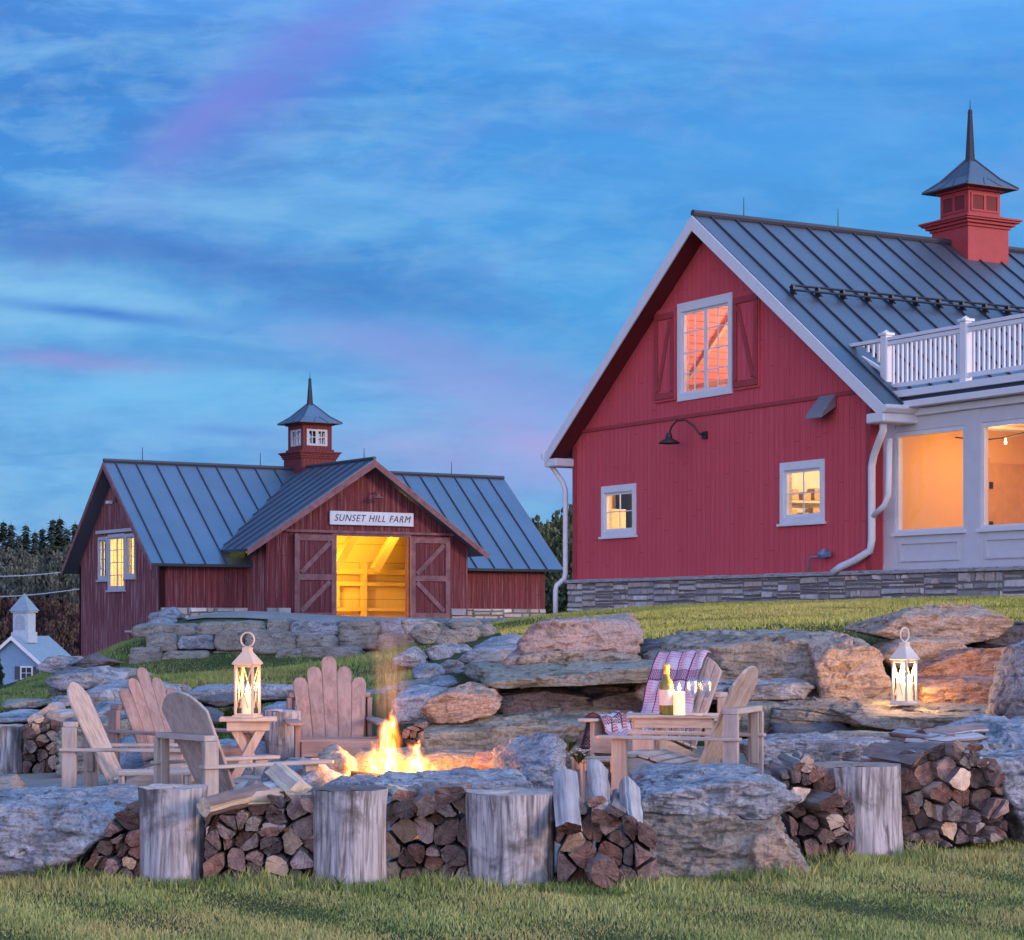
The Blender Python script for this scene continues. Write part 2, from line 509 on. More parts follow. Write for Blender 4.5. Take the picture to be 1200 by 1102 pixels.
for ax in 'xyz':
    M['wood_' + ax] = wood('weathered_wood_' + ax, ax, **WG)
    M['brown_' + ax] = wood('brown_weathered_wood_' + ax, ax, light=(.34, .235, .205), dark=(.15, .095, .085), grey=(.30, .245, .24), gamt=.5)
M['stump'] = wood('stump_wood', 'z', (.48, .465, .48), (.115, .10, .10), (.30, .28, .29), .85, .55, 1.25, .8, .09)
def endgrain(name, light, dark, ringax=(1, 0, 1)):
    m, k, b = mat(name, .85, spec=.15)
    v = objco(k); r = orand(k)
    off = k.n('ShaderNodeVectorMath', operation='ADD'); k.l(v, off.inputs[0])
    k.l(k.xyz(k.m('MULTIPLY', r, 3.0), k.m('MULTIPLY', r, 7.0), k.m('MULTIPLY', r, 5.0)), off.inputs[1])
    n = k.noise(off.outputs[0], 22, 6, .65, .5); n2 = k.noise(off.outputs[0], 6, 4, .6)
    rv = k.n('ShaderNodeVectorMath', operation='ADD'); k.l(v, rv.inputs[0]); k.l(k.xyz(k.m('MULTIPLY_ADD', r, .16, -.08), 0.0, k.m('MULTIPLY_ADD', k.m('FRACT', k.m('MULTIPLY', r, 9.7)), .16, -.08)), rv.inputs[1])
    rl = k.n('ShaderNodeVectorMath', operation='LENGTH'); k.l(k.mapping(rv.outputs[0], ringax), rl.inputs[0])
    rg = k.m('SINE', k.m('ADD', k.m('MULTIPLY', rl.outputs['Value'], 330.0), k.m('MULTIPLY', n2, 9.0)))
    c = k.ramp(k.m('ADD', k.m('ADD', k.m('MULTIPLY', n, .6), k.m('MULTIPLY', n2, .4)), k.m('MULTIPLY', rg, .028)), [(.36, dark), (.62, light)])
    hv = k.n('ShaderNodeHueSaturation'); k.l(c, hv.inputs['Color'])
    k.put(hv.inputs['Value'], k.m('MULTIPLY_ADD', k.m('POWER', r, 1.6), 1.25, .42)); k.put(hv.inputs['Saturation'], k.m('MULTIPLY_ADD', k.m('FRACT', k.m('MULTIPLY', r, 7.3)), .7, .45))
    k.l(hv.outputs[0], b.inputs['Base Color'])
    bump(k, b, n, .6, .01)
    return m
M['log_end'] = endgrain('log_end_grain', (.28, .165, .13), (.08, .042, .036))
M['stump_top'] = endgrain('stump_end_grain', (.40, .31, .26), (.22, .165, .14), (1, 1, 0))
M['bark'] = wood('bark', 'y', (.22, .17, .155), (.075, .05, .045), (.30, .27, .26), .9, .35, 1.2)
M['split'] = wood('split_wood', 'y', (.50, .37, .27), (.30, .19, .13), (.46, .42, .41), .8, .45, 1.2)
M['pale'] = wood('pale_split_wood', 'y', (.62, .53, .40), (.42, .31, .2), None, .8, .4, 1.2)
M['birch'] = wood('pale_bark', 'y', (.42, .41, .42), (.20, .19, .20), None, .8, .4, 1.0)
M['lantern'] = paint('lantern_cream', (.60, .48, .36), .4, .06)
M['wax'] = plain('candle_wax', (.85, .72, .50), .5)
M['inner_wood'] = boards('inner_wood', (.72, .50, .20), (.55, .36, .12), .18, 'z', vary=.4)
M['beam_wood'] = plain('inner_beam', (.45, .28, .10), .7)
def metalroof(name, col, sheen=.7):
    m, k, b = mat(name, .5, sheen, .5)
    v = objco(k)
    n = k.noise(v, .7, 5, .6); n2 = k.noise(k.mapping(v, (8, 8, 2)), 1.5, 5)
    c = k.mix(n, tuple(x * .75 for x in col), tuple(x * 1.2 for x in col))
    c = k.mix(k.m('MULTIPLY', k.ramp(n2, [(.5, (0, 0, 0)), (.75, (1, 1, 1))]), .25), c, tuple(x * 1.5 for x in col))
    k.l(c, b.inputs['Base Color'])
    k.put(b.inputs['Roughness'], k.m('MULTIPLY_ADD', n2, .25, .36))
    return m
M['roof'] = metalroof('standing_seam_roof', (.12, .145, .18))
M['roof2'] = metalroof('blue_standing_seam_roof', (.13, .185, .25))
M['seam'] = plain('roof_seam', (.05, .055, .07), .5, .3)  # ribs coloured darker than the sheets, for the shadow lines along them
# ------------------------------------------------------------------ terrain
TC = []
def tp(px, py, Y): p = P(px, py, Y); TC.append((p.x, p.y, p.z))
def tw(*a): TC.append(a)
for x in (-14, -8, -4, 0, 4, 8, 14):
    tw(x, 4, 0.02); tw(x, 9, 0.0)
for x in (-6, -3, -1.2, 0.6): tw(x, 12.6, 0.0); tw(x, 14, 0.02)
tw(1.8, 13.2, .02); tw(2.6, 14.0, 0.0); tw(4.2, 14.2, .02); tw(6, 14.6, .05); tw(10, 15, .2); tw(-10, 13, -.05)
tw(3.6, 13.4, 0.0)
for x, z in ((-4.5, .03), (-3, .03), (-1, .06), (1, .12), (2.4, .16)): tw(x, 15.6, z)
for x, z in ((-6, .0), (-4, .04), (-2, .14), (0, .18), (2, .2), (3.5, .22)): tw(x, 17.6, z)
for x, z in ((-7, -.02), (-5, .0), (-4, .05), (-3, .22), (-1.4, .4)): tw(x, 20.4, z)
tw(4, 17.2, .3); tw(5, 17.4, .5); tw(6.5, 17, .7)
for x, z in ((-1.0, .75), (-.2, 1.0), (.8, 1.2), (2.2, 1.33), (3.5, 1.35), (5, 1.42), (7, 1.5), (12, 1.6)): tw(x, 20.8, z)
for x, z in ((-.2, 1.2), (1.2, 1.38), (3, 1.45), (6, 1.55), (12, 1.7)): tw(x, 26, z)
tw(.3, 33, 1.48); tw(-.8, 30, 1.2); tw(-1.4, 24, .75); tw(-.4, 38, 1.5)
for px, py, Y in ((672, 719, 45.5), (800, 712, 42), (1022, 705, 37), (1200, 699, 34)): tp(px, py, Y)
tw(15, 30, 2.0); tw(9, 45, 1.9); tw(3, 55, 1.7); tw(20, 60, 1.8)
for x, z in ((-8.5, .20), (-6, .55), (-4, .68), (-2, .72)): tw(x, 26, z)
for x, z in ((-9.5, -.2), (-7, .5), (-4, .70), (-1.6, .76)): tw(x, 36, z)
for x, z in ((-8.6, .42), (-6, .68), (-3, .68), (-1.2, .75)): tw(x, 44.6, z)
for x, z in ((-7.6, 1.48), (-5, 1.5), (-2, 1.5), (0, 1.5)): tw(x, 47.4, z)
for x, y in ((-8.6, 55), (-6.5, 57.5), (-4, 57), (-1, 60), (2, 64), (0, 53), (-4, 52), (-8, 50)): tw(x, y, 1.48)
tw(-9.3, 57.6, 1.3); tw(-10.4, 58.6, .95); tw(-11.4, 60.5, .55); tw(-12.7, 62.9, .36); tw(-10.9, 55, .4); tw(-11.6, 50, -.3); tw(-9.9, 49, .15)
tw(-7.2, 30, .25); tw(-8.8, 40, -.1); tw(-11, 40, -.05); tw(-9, 30, -.1); tw(-14, 48, -.5); tw(-17, 60, -1.2)
tw(-8, 24, .12); tw(-5, 21.6, .1); tw(-6.5, 21.6, .05); tw(-12, 24, 0); tw(-14, 33, -.3)
tw(-20, 88, -3.0); tw(-14, 75, -1.3); tw(-26, 80, -2.6); tw(-30, 50, -1.6); tw(-5, 75, .6); tw(6, 80, .9); tw(-22, 100, -3.6); tw(-45, 70, -3)
tw(25, 90, 1.0); tw(-60, 100, -4); tw(-40, 120, -4.4); tw(-29, 118, -4.4); tw(0, 110, 0); tw(40, 110, 0)
TC = np.array(TC, float)
def _phi(r): return np.sqrt(r * r + 1.3 ** 2)
_A = _phi(np.linalg.norm(TC[:, None, :2] - TC[None, :, :2], axis=2)) - 0
_n = len(TC)
_K = np.zeros((_n + 3, _n + 3)); _K[:_n, :_n] = -_A; _K[:_n, _n] = 1; _K[:_n, _n + 1:] = TC[:, :2]; _K[_n, :_n] = 1; _K[_n + 1:, :_n] = TC[:, :2].T
_K[:_n, :_n] += np.eye(_n) * .12
_w = np.linalg.solve(_K, np.concatenate([TC[:, 2], np.zeros(3)]))
def ground(x, y):
    """height of the ground (arrays or floats)"""
    x = np.asarray(x, float); y = np.asarray(y, float)
    sh = np.broadcast(x, y).shape
    xf, yf = np.broadcast_to(x, sh).ravel(), np.broadcast_to(y, sh).ravel()
    xc, yc = np.clip(xf, -60, 40), np.clip(yf, 2, 120)
    z = np.zeros(len(xf))
    for i in range(0, len(xf), 4000):
        d = np.hypot(xc[i:i + 4000, None] - TC[None, :, 0], yc[i:i + 4000, None] - TC[None, :, 1])
        z[i:i + 4000] = -_phi(d) @ _w[:_n] + _w[_n] + _w[_n + 1] * xc[i:i + 4000] + _w[_n + 2] * yc[i:i + 4000]
    # a wooded hill rises far to the left; the land rolls on
    hill = 7.5 * np.exp(-(((xf + 75) / 70) ** 2)) * (1 / (1 + np.exp(-(yf - 165) / 16)))
    roll = 1.5 / (1 + np.exp(-(yf - 170) / 20))
    z = z + hill + roll
    return z.reshape(sh) if sh else float(z[0])
def G(x, y): return float(ground(np.array([x]), np.array([y]))[0])

xs = np.concatenate([[-900, -500, -300, -200, -150], np.arange(-120, -20, 5), np.arange(-20, -9, 1), np.arange(-9, 9, .3), np.arange(9, 20, 1), np.arange(20, 80, 6), [90, 130, 200, 300, 500, 900]])
ys = np.concatenate([[-200, -60, -20, -5, 2, 5], np.arange(7, 30, .3), np.arange(30, 70, 1), np.arange(70, 130, 4), np.arange(130, 260, 10), [300, 400, 600, 1000, 2500]])
XX, YY = np.meshgrid(xs, ys)
ZZ = ground(XX, YY)
vs = np.stack([XX.ravel(), YY.ravel(), ZZ.ravel()], 1).tolist()
nx = len(xs)
fs = [(j * nx + i, j * nx + i + 1, (j + 1) * nx + i + 1, (j + 1) * nx + i) for j in range(len(ys) - 1) for i in range(nx - 1)]
m, k, b = mat('turf', .9, spec=.1)
g = k.n('ShaderNodeNewGeometry').outputs['Position']
n = k.noise(g, .5, 6, .65); n2 = k.noise(g, 6, 5, .7); n3 = k.noise(g, 60, 3, .7)
c = k.ramp(k.m('ADD', k.m('MULTIPLY', n2, .5), k.m('MULTIPLY', n3, .5)), [(.32, (.022, .036, .014)), (.6, (.075, .11, .035))])
c = k.mix(k.ramp(n, [(.42, (0, 0, 0)), (.65, (.6, .6, .6))]), c, (.12, .10, .04))
k.l(c, b.inputs['Base Color']); bump(k, b, k.m('ADD', n2, n3), .8, .05)
M['turf'] = m
mb = MB(); mb.add(vs, fs)
tag(mb.build('ground', M['turf'], smooth=True, fix=False), kind='structure')

def sheet(name, poly, mtl, lift, step=.35, kind='structure'):
    """a thin sheet that follows the ground inside a polygon of (x, y)"""
    from mathutils.geometry import intersect_point_line
    xs_ = [p[0] for p in poly]; ys_ = [p[1] for p in poly]
    bm = bmesh.new()
    bm.faces.new([bm.verts.new((x, y, 0)) for x, y in poly])
    for ax, lo, hi in ((0, min(xs_), max(xs_)), (1, min(ys_), max(ys_))):
        t = lo + step
        while t < hi:
            co = (t, 0, 0) if ax == 0 else (0, t, 0); no = (1, 0, 0) if ax == 0 else (0, 1, 0)
            bmesh.ops.bisect_plane(bm, geom=bm.verts[:] + bm.edges[:] + bm.faces[:], plane_co=co, plane_no=no)
            t += step
    for v_ in bm.verts: v_.co.z = G(v_.co.x, v_.co.y) + lift
    bmesh.ops.recalc_face_normals(bm, faces=bm.faces)
    if sum(f.normal.z for f in bm.faces) < 0: bmesh.ops.reverse_faces(bm, faces=bm.faces)
    me = bpy.data.meshes.new(name); bm.to_mesh(me); bm.free()
    me.materials.append(mtl)
    o = bpy.data.objects.new(name, me); COL.objects.link(o)
    return tag(o, kind=kind)
m, k, b = mat('stone_dust', .9, spec=.15)
g = k.n('ShaderNodeNewGeometry').outputs['Position']
n = k.noise(g, 1.2, 5, .6); n2 = k.noise(g, 30, 5, .7)
c = k.ramp(k.m('ADD', k.m('MULTIPLY', n, .5), k.m('MULTIPLY', n2, .5)), [(.35, (.20, .17, .15)), (.65, (.36, .32, .29))])
k.l(c, b.inputs['Base Color']); bump(k, b, n2, .7, .02)
M['dust'] = m
sheet('patio', [(-4.2, 14.3), (-3.5, 13.4), (-1, 12.9), (1.2, 13.0), (2.3, 14.3), (3.0, 15.2), (3.5, 17.0), (2.2, 18.4), (-.6, 18.8), (-2, 20.4), (-5.5, 20.9), (-4.9, 17)], M['dust'], .03)
sheet('path', [(-7.2, 47.6), (.6, 47.6), (1.0, 55), (2.2, 63.8), (-1.6, 61.5), (-6.0, 58.6), (-8.4, 57.2)], M['dust'], .02, .8)

# ------------------------------------------------------------------ building helpers
class Frame:
    """a building's local axes: x along the ridge (away to the right), y along the gable (away to the left)"""
    def __init__(s, X, Y, a):
        s.X, s.Y, s.a, s.c, s.s = X, Y, a, cos(a), sin(a)
    def hit(s, px, py, ax, val):
        d = ((px - CX) / F, 1.0, (HY - py) / F)
        lx = d[0] * s.c + d[1] * s.s; ly = -d[0] * s.s + d[1] * s.c
        ox = -(s.X * s.c + s.Y * s.s); oy = -(-s.X * s.s + s.Y * s.c)
        t = (val - (ox if ax == 0 else oy)) / (lx if ax == 0 else ly)
        return Vector((ox + lx * t, oy + ly * t, EZ + d[2] * t))
    def world(s, x, y, z=0):
        return Vector((s.X + x * s.c - y * s.s, s.Y + x * s.s + y * s.c, z))

def wall(name, mtl, parent, outer, holes, ax, val, thick, inner=None):
    """a wall in the plane local ax = val, thickened inward by thick; outer/holes are lists of (t, z)"""
    def v3(p, off):
        return (val + off, p[0], p[1]) if ax == 0 else (p[0], val + off, p[1])
    loops = [outer] + holes
    tri = tessellate_polygon([[Vector((p[0], p[1], 0)) for p in l] for l in loops])
    flat = [p for l in loops for p in l]
    mb = MB()
    mb.add([v3(p, 0) for p in flat], tri, 0)
    mb.add([v3(p, thick) for p in flat], [tuple(reversed(t)) for t in tri], 1 if inner else 0)
    for l in loops:
        n = len(l)
        vs = [v3(p, 0) for p in l] + [v3(p, thick) for p in l]
        mb.add(vs, [(i, (i + 1) % n, n + (i + 1) % n, n + i) for i in range(n)], 1 if inner and l is not outer else 0)
    return mb.build(name, [mtl, inner] if inner else [mtl], parent)
def rect(a, b, c, d): return [(a, c), (b, c), (b, d), (a, d)]

def window(parent, ax, val, a, b, z0, z1, trim, tw, nx, nz, mull=False, sgn=-1, sill=True, name='window'):
    """trimmed opening a..b, z0..z1 outer; the trim stands proud (sgn * depth) of the wall plane"""
    def bx(mb, t0, t1, za, zb, d0, d1):
        if ax == 0: mb.span((val + d0, t0, za), (val + d1, t1, zb))
        else: mb.span((t0, val + d0, za), (t1, val + d1, zb))
    p = .035 * sgn
    mb = MB()
    bx(mb, a, a + tw, z0, z1, p, -p * 3); bx(mb, b - tw, b, z0, z1, p, -p * 3)
    bx(mb, a + tw, b - tw, z1 - tw * 1.35, z1, p, -p * 3); bx(mb, a + tw, b - tw, z0, z0 + tw, p, -p * 3)
    w = mb.build(name, trim, parent, bevel=.004)
    ia, ib, ja, jb = a + tw, b - tw, z0 + tw, z1 - tw * 1.35
    s_ = MB(); st = .05
    for t0, t1 in ((ia, (ia + ib) / 2), ((ia + ib) / 2, ib)) if mull else ((ia, ib),):
        bx(s_, t0, t0 + st, ja, jb, -p * .2, -p * 1.3); bx(s_, t1 - st, t1, ja, jb, -p * .2, -p * 1.3)
        bx(s_, t0 + st, t1 - st, ja, ja + st, -p * .2, -p * 1.3); bx(s_, t0 + st, t1 - st, jb - st, jb, -p * .2, -p * 1.3)
    s_.build('sash', trim, w)
    m_ = MB(); mt = .022
    nxx = nx * 2 if mull else nx
    for i in range(1, nxx):
        if mull and i == nx: continue
        t = ia + (ib - ia) * i / nxx
        bx(m_, t - mt / 2, t + mt / 2, ja + st, jb - st, -p * .45, -p * 1.1)
    for j in range(1, nz):
        z = ja + (jb - ja) * j / nz
        bx(m_, ia + st, ib - st, z - mt / 2, z + mt / 2, -p * .4, -p * 1.05)
    m_.build('muntin', trim, w)
    g_ = MB()
    bx(g_, ia + .01, ib - .01, ja + .01, jb - .01, -p * .7, -p * .85)
    g_.build('pane', M['glass'], w)
    if sill:
        q = MB(); bx(q, a - .04, b + .04, z0 - .05, z0 - .002, p * 2.2, -p)
        q.build('sill', trim, w, bevel=.004)
    return w
def opening(a, b, z0, z1, tw): return rect(a + tw * .6, b - tw * .6, z0 + tw * .6, z1 - tw * .8)

def seamed_roof(mb, p0, p1, q1, q0, pitch, n, h=.035, w=.03, seam=1, thick=.10, first=.1):
    """a roof slab: ridge edge p0-p1, eave edge q0-q1, with standing seams running from ridge to eave"""
    p0, p1, q0, q1 = map(Vector, (p0, p1, q0, q1))
    nrm = (p1 - p0).cross(q0 - p0).normalized()
    if nrm.z < 0: nrm = -nrm
    top = [p0, p1, q1, q0]
    mb.add([v + nrm * 0 for v in top] + [v - nrm * thick for v in top],
           [(0, 1, 2, 3), (7, 6, 5, 4), (0, 4, 5, 1), (1, 5, 6, 2), (2, 6, 7, 3), (3, 7, 4, 0)], 0)
    L = (p1 - p0).length
    t = first
    while t < L - .02:
        a = p0.lerp(p1, t / L); b_ = q0.lerp(q1, t / L)
        mb.beam(a + nrm * h / 2 + (b_ - a).normalized() * .03, b_ + nrm * h / 2, w, h, nrm, seam)
        t += pitch

def stone_wall(mb, a, b, z0, z1, face, depth=.055, hmin=.04, hmax=.15, wmin=.10, wmax=.62, seed=1):
    """coursed rubble on the vertical face a->b (points with x, y); face is the outward normal; z0, z1 may be pairs (at a, at b)"""
    r = random.Random(seed)
    a, b = Vector((a[0], a[1], 0)), Vector((b[0], b[1], 0)); f = Vector((face[0], face[1], 0)).normalized()
    L = (b - a).length; u = (b - a) / L
    if L > 1.3:
        k_ = r.uniform(.45, 1.1) / L
        stone_wall(mb, (a + (b - a) * 0)[:2], (a + (b - a) * k_)[:2], z0, z1, face, depth, hmin, hmax, wmin, wmax, seed * 7 + 1)
        stone_wall(mb, (a + (b - a) * k_)[:2], b[:2], z0, z1, face, depth, hmin, hmax, wmin, wmax, seed * 3 + 5)
        return
    z = z0
    while z < z1 - .02:
        h = min(r.uniform(hmin, hmax), z1 - z)
        if z1 - z - h < .05: h = z1 - z
        t = 0.0
        while t < L:
            w = r.uniform(wmin, wmax) * (1.3 if h < .1 else 1)
            t0, t1 = max(t, 0), min(t + w, L)
            if t1 - t0 > .03:
                mb.t = .12 + .8 * r.random()
                d = depth * r.uniform(.35, 1.0)
                g_ = .010
                def pt(tt, zz, dd): return a + u * tt + f * dd + Vector((0, 0, zz))
                j = lambda s=.022: r.uniform(-s, s)
                fr = [pt(t0 + g_ + .012 + abs(j()), z + g_ + .008 + abs(j()), d + j(.01)), pt(t1 - g_ - .012 - abs(j()), z + g_ + .008 + abs(j()), d + j(.01)),
                      pt(t1 - g_ - .012 - abs(j()), z + h - .012 - abs(j()), d + j(.01)), pt(t0 + g_ + .012 + abs(j()), z + h - .012 - abs(j()), d + j(.01))]
                bk = [pt(t0 + g_ * .5, z + .004, -.06), pt(t1 - g_ * .5, z + .004, -.06), pt(t1 - g_ * .5, z + h - .004, -.06), pt(t0 + g_ * .5, z + h - .004, -.06)]
                mb.add(fr + bk, [(0, 1, 2, 3), (0, 4, 5, 1), (1, 5, 6, 2), (2, 6, 7, 3), (3, 7, 4, 0)], 0)
            t += w
        z += h
    mb.t = .5

# ------------------------------------------------------------------ the near red barn
FR = Frame(6.2, 37.0, R_(30))
near_barn = thing('red_barn', 'large bright red gabled barn with white trim and glass fronted porch', 'barn', (FR.X, FR.Y, 0), FR.a)
B = near_barn
RY, RZ = 4.75, 9.28                                # ridge
E0, EZ0, E1, EZ1 = -.85, 5.20, 10.2, 5.12          # eaves (right and left)
s0 = (RZ - EZ0) / (RY - E0); s1 = (RZ - EZ1) / (E1 - RY)
WB, WW, LEN = 2.42, 9.8, 16.0                      # wall base, gable width, length
def roofz(y): return RZ - .16 - (s0 * (RY - y) if y < RY else s1 * (y - RY))
wins = [(4.07, 5.88, 5.84, 7.75, .13), (7.38, 8.66, 3.29, 4.33, .105), (1.30, 2.58, 3.32, 4.43, .11)]
wall('wall', M['red'], B, [(0, WB), (WW, WB), (WW, roofz(WW)), (RY, roofz(RY)), (0, roofz(0))], [opening(*w) for w in wins], 0, 0.0, .2, M['pale'])
mb = MB(); mb.span((.21, .0, WB), (LEN, .15, roofz(0))); mb.build('side_wall', M['red_side'], B)
mb = MB(); mb.span((.21, WW - .15, WB), (LEN, WW, roofz(WW))); mb.span((LEN - .2, .16, WB), (LEN, WW - .16, 5.3)); mb.build('rear_wall', M['red_side'], B)
# interior: floors, partition walls; lamps inside the lit rooms
mb = MB(); mb.span((.22, .2, WB - .1), (8, WW - .2, WB)); mb.span((.22, .2, 5.45), (8, WW - .2, 5.6)); mb.build('interior_floor', M['beam_wood'], B)
M['room'] = paint('room_wall', (.78, .66, .48), .8)
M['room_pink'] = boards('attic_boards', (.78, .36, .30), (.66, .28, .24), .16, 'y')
mb = MB(); mb.span((4.2, .2, WB), (4.3, WW - .2, 5.4)); mb.span((.25, 4.9, WB), (4.1, 5.0, 5.4)); mb.span((.3, 9.0, 2.6), (.8, 9.3, 3.9)); mb.span((2.2, 1.2, 3.7), (2.5, 3.2, 3.76)); mb.span((.7, 7.2, 2.5), (.78, 7.28, 5.3)); mb.span((2.2, 1.2, 3.3), (2.5, 3.2, 3.36)); mb.span((.22, WW - .19, WB), (4.19, WW - .152, 5.4)); mb.span((.22, .152, WB), (4.19, .19, 5.4)); mb.build('partition', M['room'], B)
mb = MB(); mb.prism([(5.2, .25, 5.62), (5.2, WW - .25, 5.62), (5.2, RY, 8.95)], (0, 0, 0), (.1, 0, 0))
mb.build('attic_wall', M['room_pink'], B)
for y0, y1 in ((.35, RY), (RY, WW - .35)):
    mb = MB(); z0, z1 = roofz(y0) - .12, roofz(y1) - .12
    mb.prism([(.22, y0, z0), (.22, y1, z1), (.22, y1, z1 - .05), (.22, y0, z0 - .05)], (0, 0, 0), (5.0, 0, 0)); mb.build('attic_ceiling', M['room_pink'], B)
mb = MB()
for x in (1.6, 2.8, 4.0):
    for y0, y1, z0, z1 in ((.9, RY, 6.0, 8.9), (RY, 8.7, 8.9, 6.0)): mb.beam((x, y0, z0), (x, y1, z1), .08, .16)
mb.span((1.0, 3.0, 6.25), (1.1, 7.0, 6.33)); mb.span((4.4, 2.0, 6.5), (4.5, 8.0, 6.6))
mb.build('rafter', M['pale'], B)
mb = MB(); mb.span((.92, 8.95, 2.5), (1.35, 9.58, 4.7)); mb.build('cupboard', M['bronze'], B)
mb = MB(); mb.span((.45, 9.2, 2.5), (.52, 9.58, 4.9)); mb.span((.62, 9.3, 3.9), (.74, 9.5, 4.2)); mb.build('coat_rail', M['beam_wood'], B)
mb = MB(); mb.span((.9, 4.6, 3.42), (2.9, 4.88, 3.47)); mb.span((.9, 4.6, 3.86), (2.9, 4.88, 3.91)); mb.build('wall_shelf', M['pale'], B)
mb = MB()
for x_, h_ in ((1.0, .2), (1.22, .28), (1.5, .16), (1.8, .26), (2.1, .2), (2.35, .3)): mb.span((x_, 4.65, 3.475), (x_ + .16, 4.85, 3.475 + h_)); mb.span((x_ + .04, 4.65, 3.92), (x_ + .2, 4.85, 3.92 + h_ * .8))
mb.build('shelf_goods', M['beam_wood'], B)
mb = MB(); mb.span((.75, 3.5, 4.40), (.87, 4.5, 4.45)); mb.build('strip_lamp', emit('strip_lamp', (1, .85, .6), 6), B)
def inlamp(x, y, z, p, c, r=.12): lamp('room_light', (x, y, z), p, c, r, B)
inlamp(3.2, 5.2, 6.6, 420, (1.0, .60, .42)); inlamp(1.4, 4.2, 8.0, 90, (1.0, .5, .4))
inlamp(2.4, 7.2, 4.4, 420, (1.0, .68, .26)); inlamp(2.4, 2.0, 4.6, 420, (1.0, .76, .50))
mb = MB(); mb.lathe([(0, .0), (.10, .0), (.12, -.08), (0, -.10)], (1.6, 2.1, 4.36), 14); bl = mb.build('ceiling_lamp', emit('room_bulb', (1, .78, .45), 9), B)
# windows
for (a, b_, z0, z1, t), nz in zip(wins, (4, 2, 2)):
    window(B, 0, 0.0, a, b_, z0, z1, M['white'], t, 2, nz, mull=(nz == 4), sill=(nz == 2))
# shutters beside the loft window: board leaf with a Z of battens
for y0, y1, sg in ((3.20, 4.0, 1), (5.95, 6.66, -1)):
    mb = MB(); mb.span((-.045, y0, 5.88), (-.002, y1, 7.72)); sh = mb.build('shutter', M['red'], B, bevel=.004)
    q = MB(); x0 = -.075
    q.span((x0, y0 + .02, 5.93), (-.046, y1 - .02, 6.05)); q.span((x0, y0 + .02, 7.50), (-.046, y1 - .02, 7.62))
    q.span((x0, y0 + .02, 6.06), (-.046, y0 + .13, 7.49)); q.span((x0, y1 - .13, 6.06), (-.046, y1 - .02, 7.49))
    a_, b2 = (y0 + .16, y1 - .16) if sg > 0 else (y1 - .16, y0 + .16)
    q.beam((-.060, a_, 6.10), (-.060, b2, 7.45), .10, .026, (1, 0, 0))
    q.build('batten', M['red_trim'], sh, bevel=.003)
mb = MB(); mb.span((-.035, .03, 5.50), (-.002, WW - .03, 5.57)); mb.build('belt_board', M['red_trim'], B)
for y0, y1 in ((.003, .14), (WW - .14, WW - .003)):
    mb = MB(); mb.span((-.028, y0, WB + .02), (-.002, y1, roofz(y0 if y0 < 1 else y1) - .05)); mb.build('corner_board', M['red_trim'], B)
# roof
OV = -.45
mb = MB()
seamed_roof(mb, (OV, RY, RZ), (LEN + .4, RY, RZ), (LEN + .4, E0, EZ0), (OV, E0, EZ0), .575, 0, first=.40)
seamed_roof(mb, (OV, RY, RZ), (LEN + .4, RY, RZ), (LEN + .4, E1, EZ1), (OV, E1, EZ1), .575, 0, first=.40)
rf = mb.build('roof', [M['roof'], M['seam']], B)
mb = MB(); mb.tube([(OV, RY, RZ + .03), (LEN + .4, RY, RZ + .03)], .07, 8); mb.build('ridge_cap', M['seam'], rf)
mb = MB()
for (ya, za), (yb, zb) in (((RY, RZ), (E0, EZ0)), ((RY, RZ), (E1, EZ1))):
    d = Vector((0, yb - ya, zb - za)).normalized(); nn = Vector((0, -d.z, d.y)); nn = nn if nn.z > 0 else -nn
    mb.prism([(OV - .03, ya, za - .02), (OV - .03, yb, zb - .02), (OV - .03, yb, zb - .27), (OV - .03, ya, za - .30)], (0, 0, 0), (.028, 0, 0))
mb.build('rake_board', M['white'], rf)
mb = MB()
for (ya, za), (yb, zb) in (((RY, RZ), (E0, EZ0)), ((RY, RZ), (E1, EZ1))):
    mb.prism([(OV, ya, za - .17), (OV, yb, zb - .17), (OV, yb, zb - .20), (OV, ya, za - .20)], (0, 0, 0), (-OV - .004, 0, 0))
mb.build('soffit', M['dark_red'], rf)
for y, z, sg in ((E0, EZ0, -1), (E1, EZ1, 1)):
    mb = MB()
    mb.span((OV - .02, y - sg * .45, z - .31), (LEN, y + sg * .02, z - .14))
    mb.build('eave_return', M['white'], rf, bevel=.02)
for y, z, sg in ((E0, EZ0, -1), (E1, EZ1, 1)):
    mb = MB()
    mb.prism([(OV - .05, y, z - .02), (OV - .05, y + sg * .13, z - .02), (OV - .05, y + sg * .13, z - .08), (OV - .05, y + sg * .07, z - .15), (OV - .05, y, z - .16)], (0, 0, 0), (LEN if sg > 0 else 1.2, 0, 0))
    mb.build('gutter', M['white'], rf, bevel=.008)
# snow guard rails on the right slope
def onroof(x, f, h):
    y = RY + (E0 - RY) * f; z = RZ + (EZ0 - RZ) * f
    nn = Vector((0, -(RZ - EZ0), (RY - E0))).normalized()
    return Vector((x, y, z)) + nn * h
mb = MB()
mb.tube([onroof(-.05, .455, .13), onroof(LEN, .455, .13)], .022, 8); mb.tube([onroof(-.05, .437, .16), onroof(LEN, .437, .16)], .022, 8)
sg_ = mb.build('snow_guard', M['dark_metal'], B)
x = -.45 + .40
while x < 8.5:
    q = MB(); q.span((-.02, -.05, -.02), (.02, .05, .16)); q.beam((0, -.11, -.01), (0, .06, .14), .05, .02)
    br = q.build('bracket', M['dark_metal'], sg_); br.location = onroof(x + .02, .452, .03); x += .575
# lightning rods
for x in (.75, 3.05, 9.3):
    mb = MB(); mb.tube([(x, RY, RZ), (x, RY, RZ + .45)], [.012, .006], 6); mb.build('lightning_rod', M['dark_metal'], B)
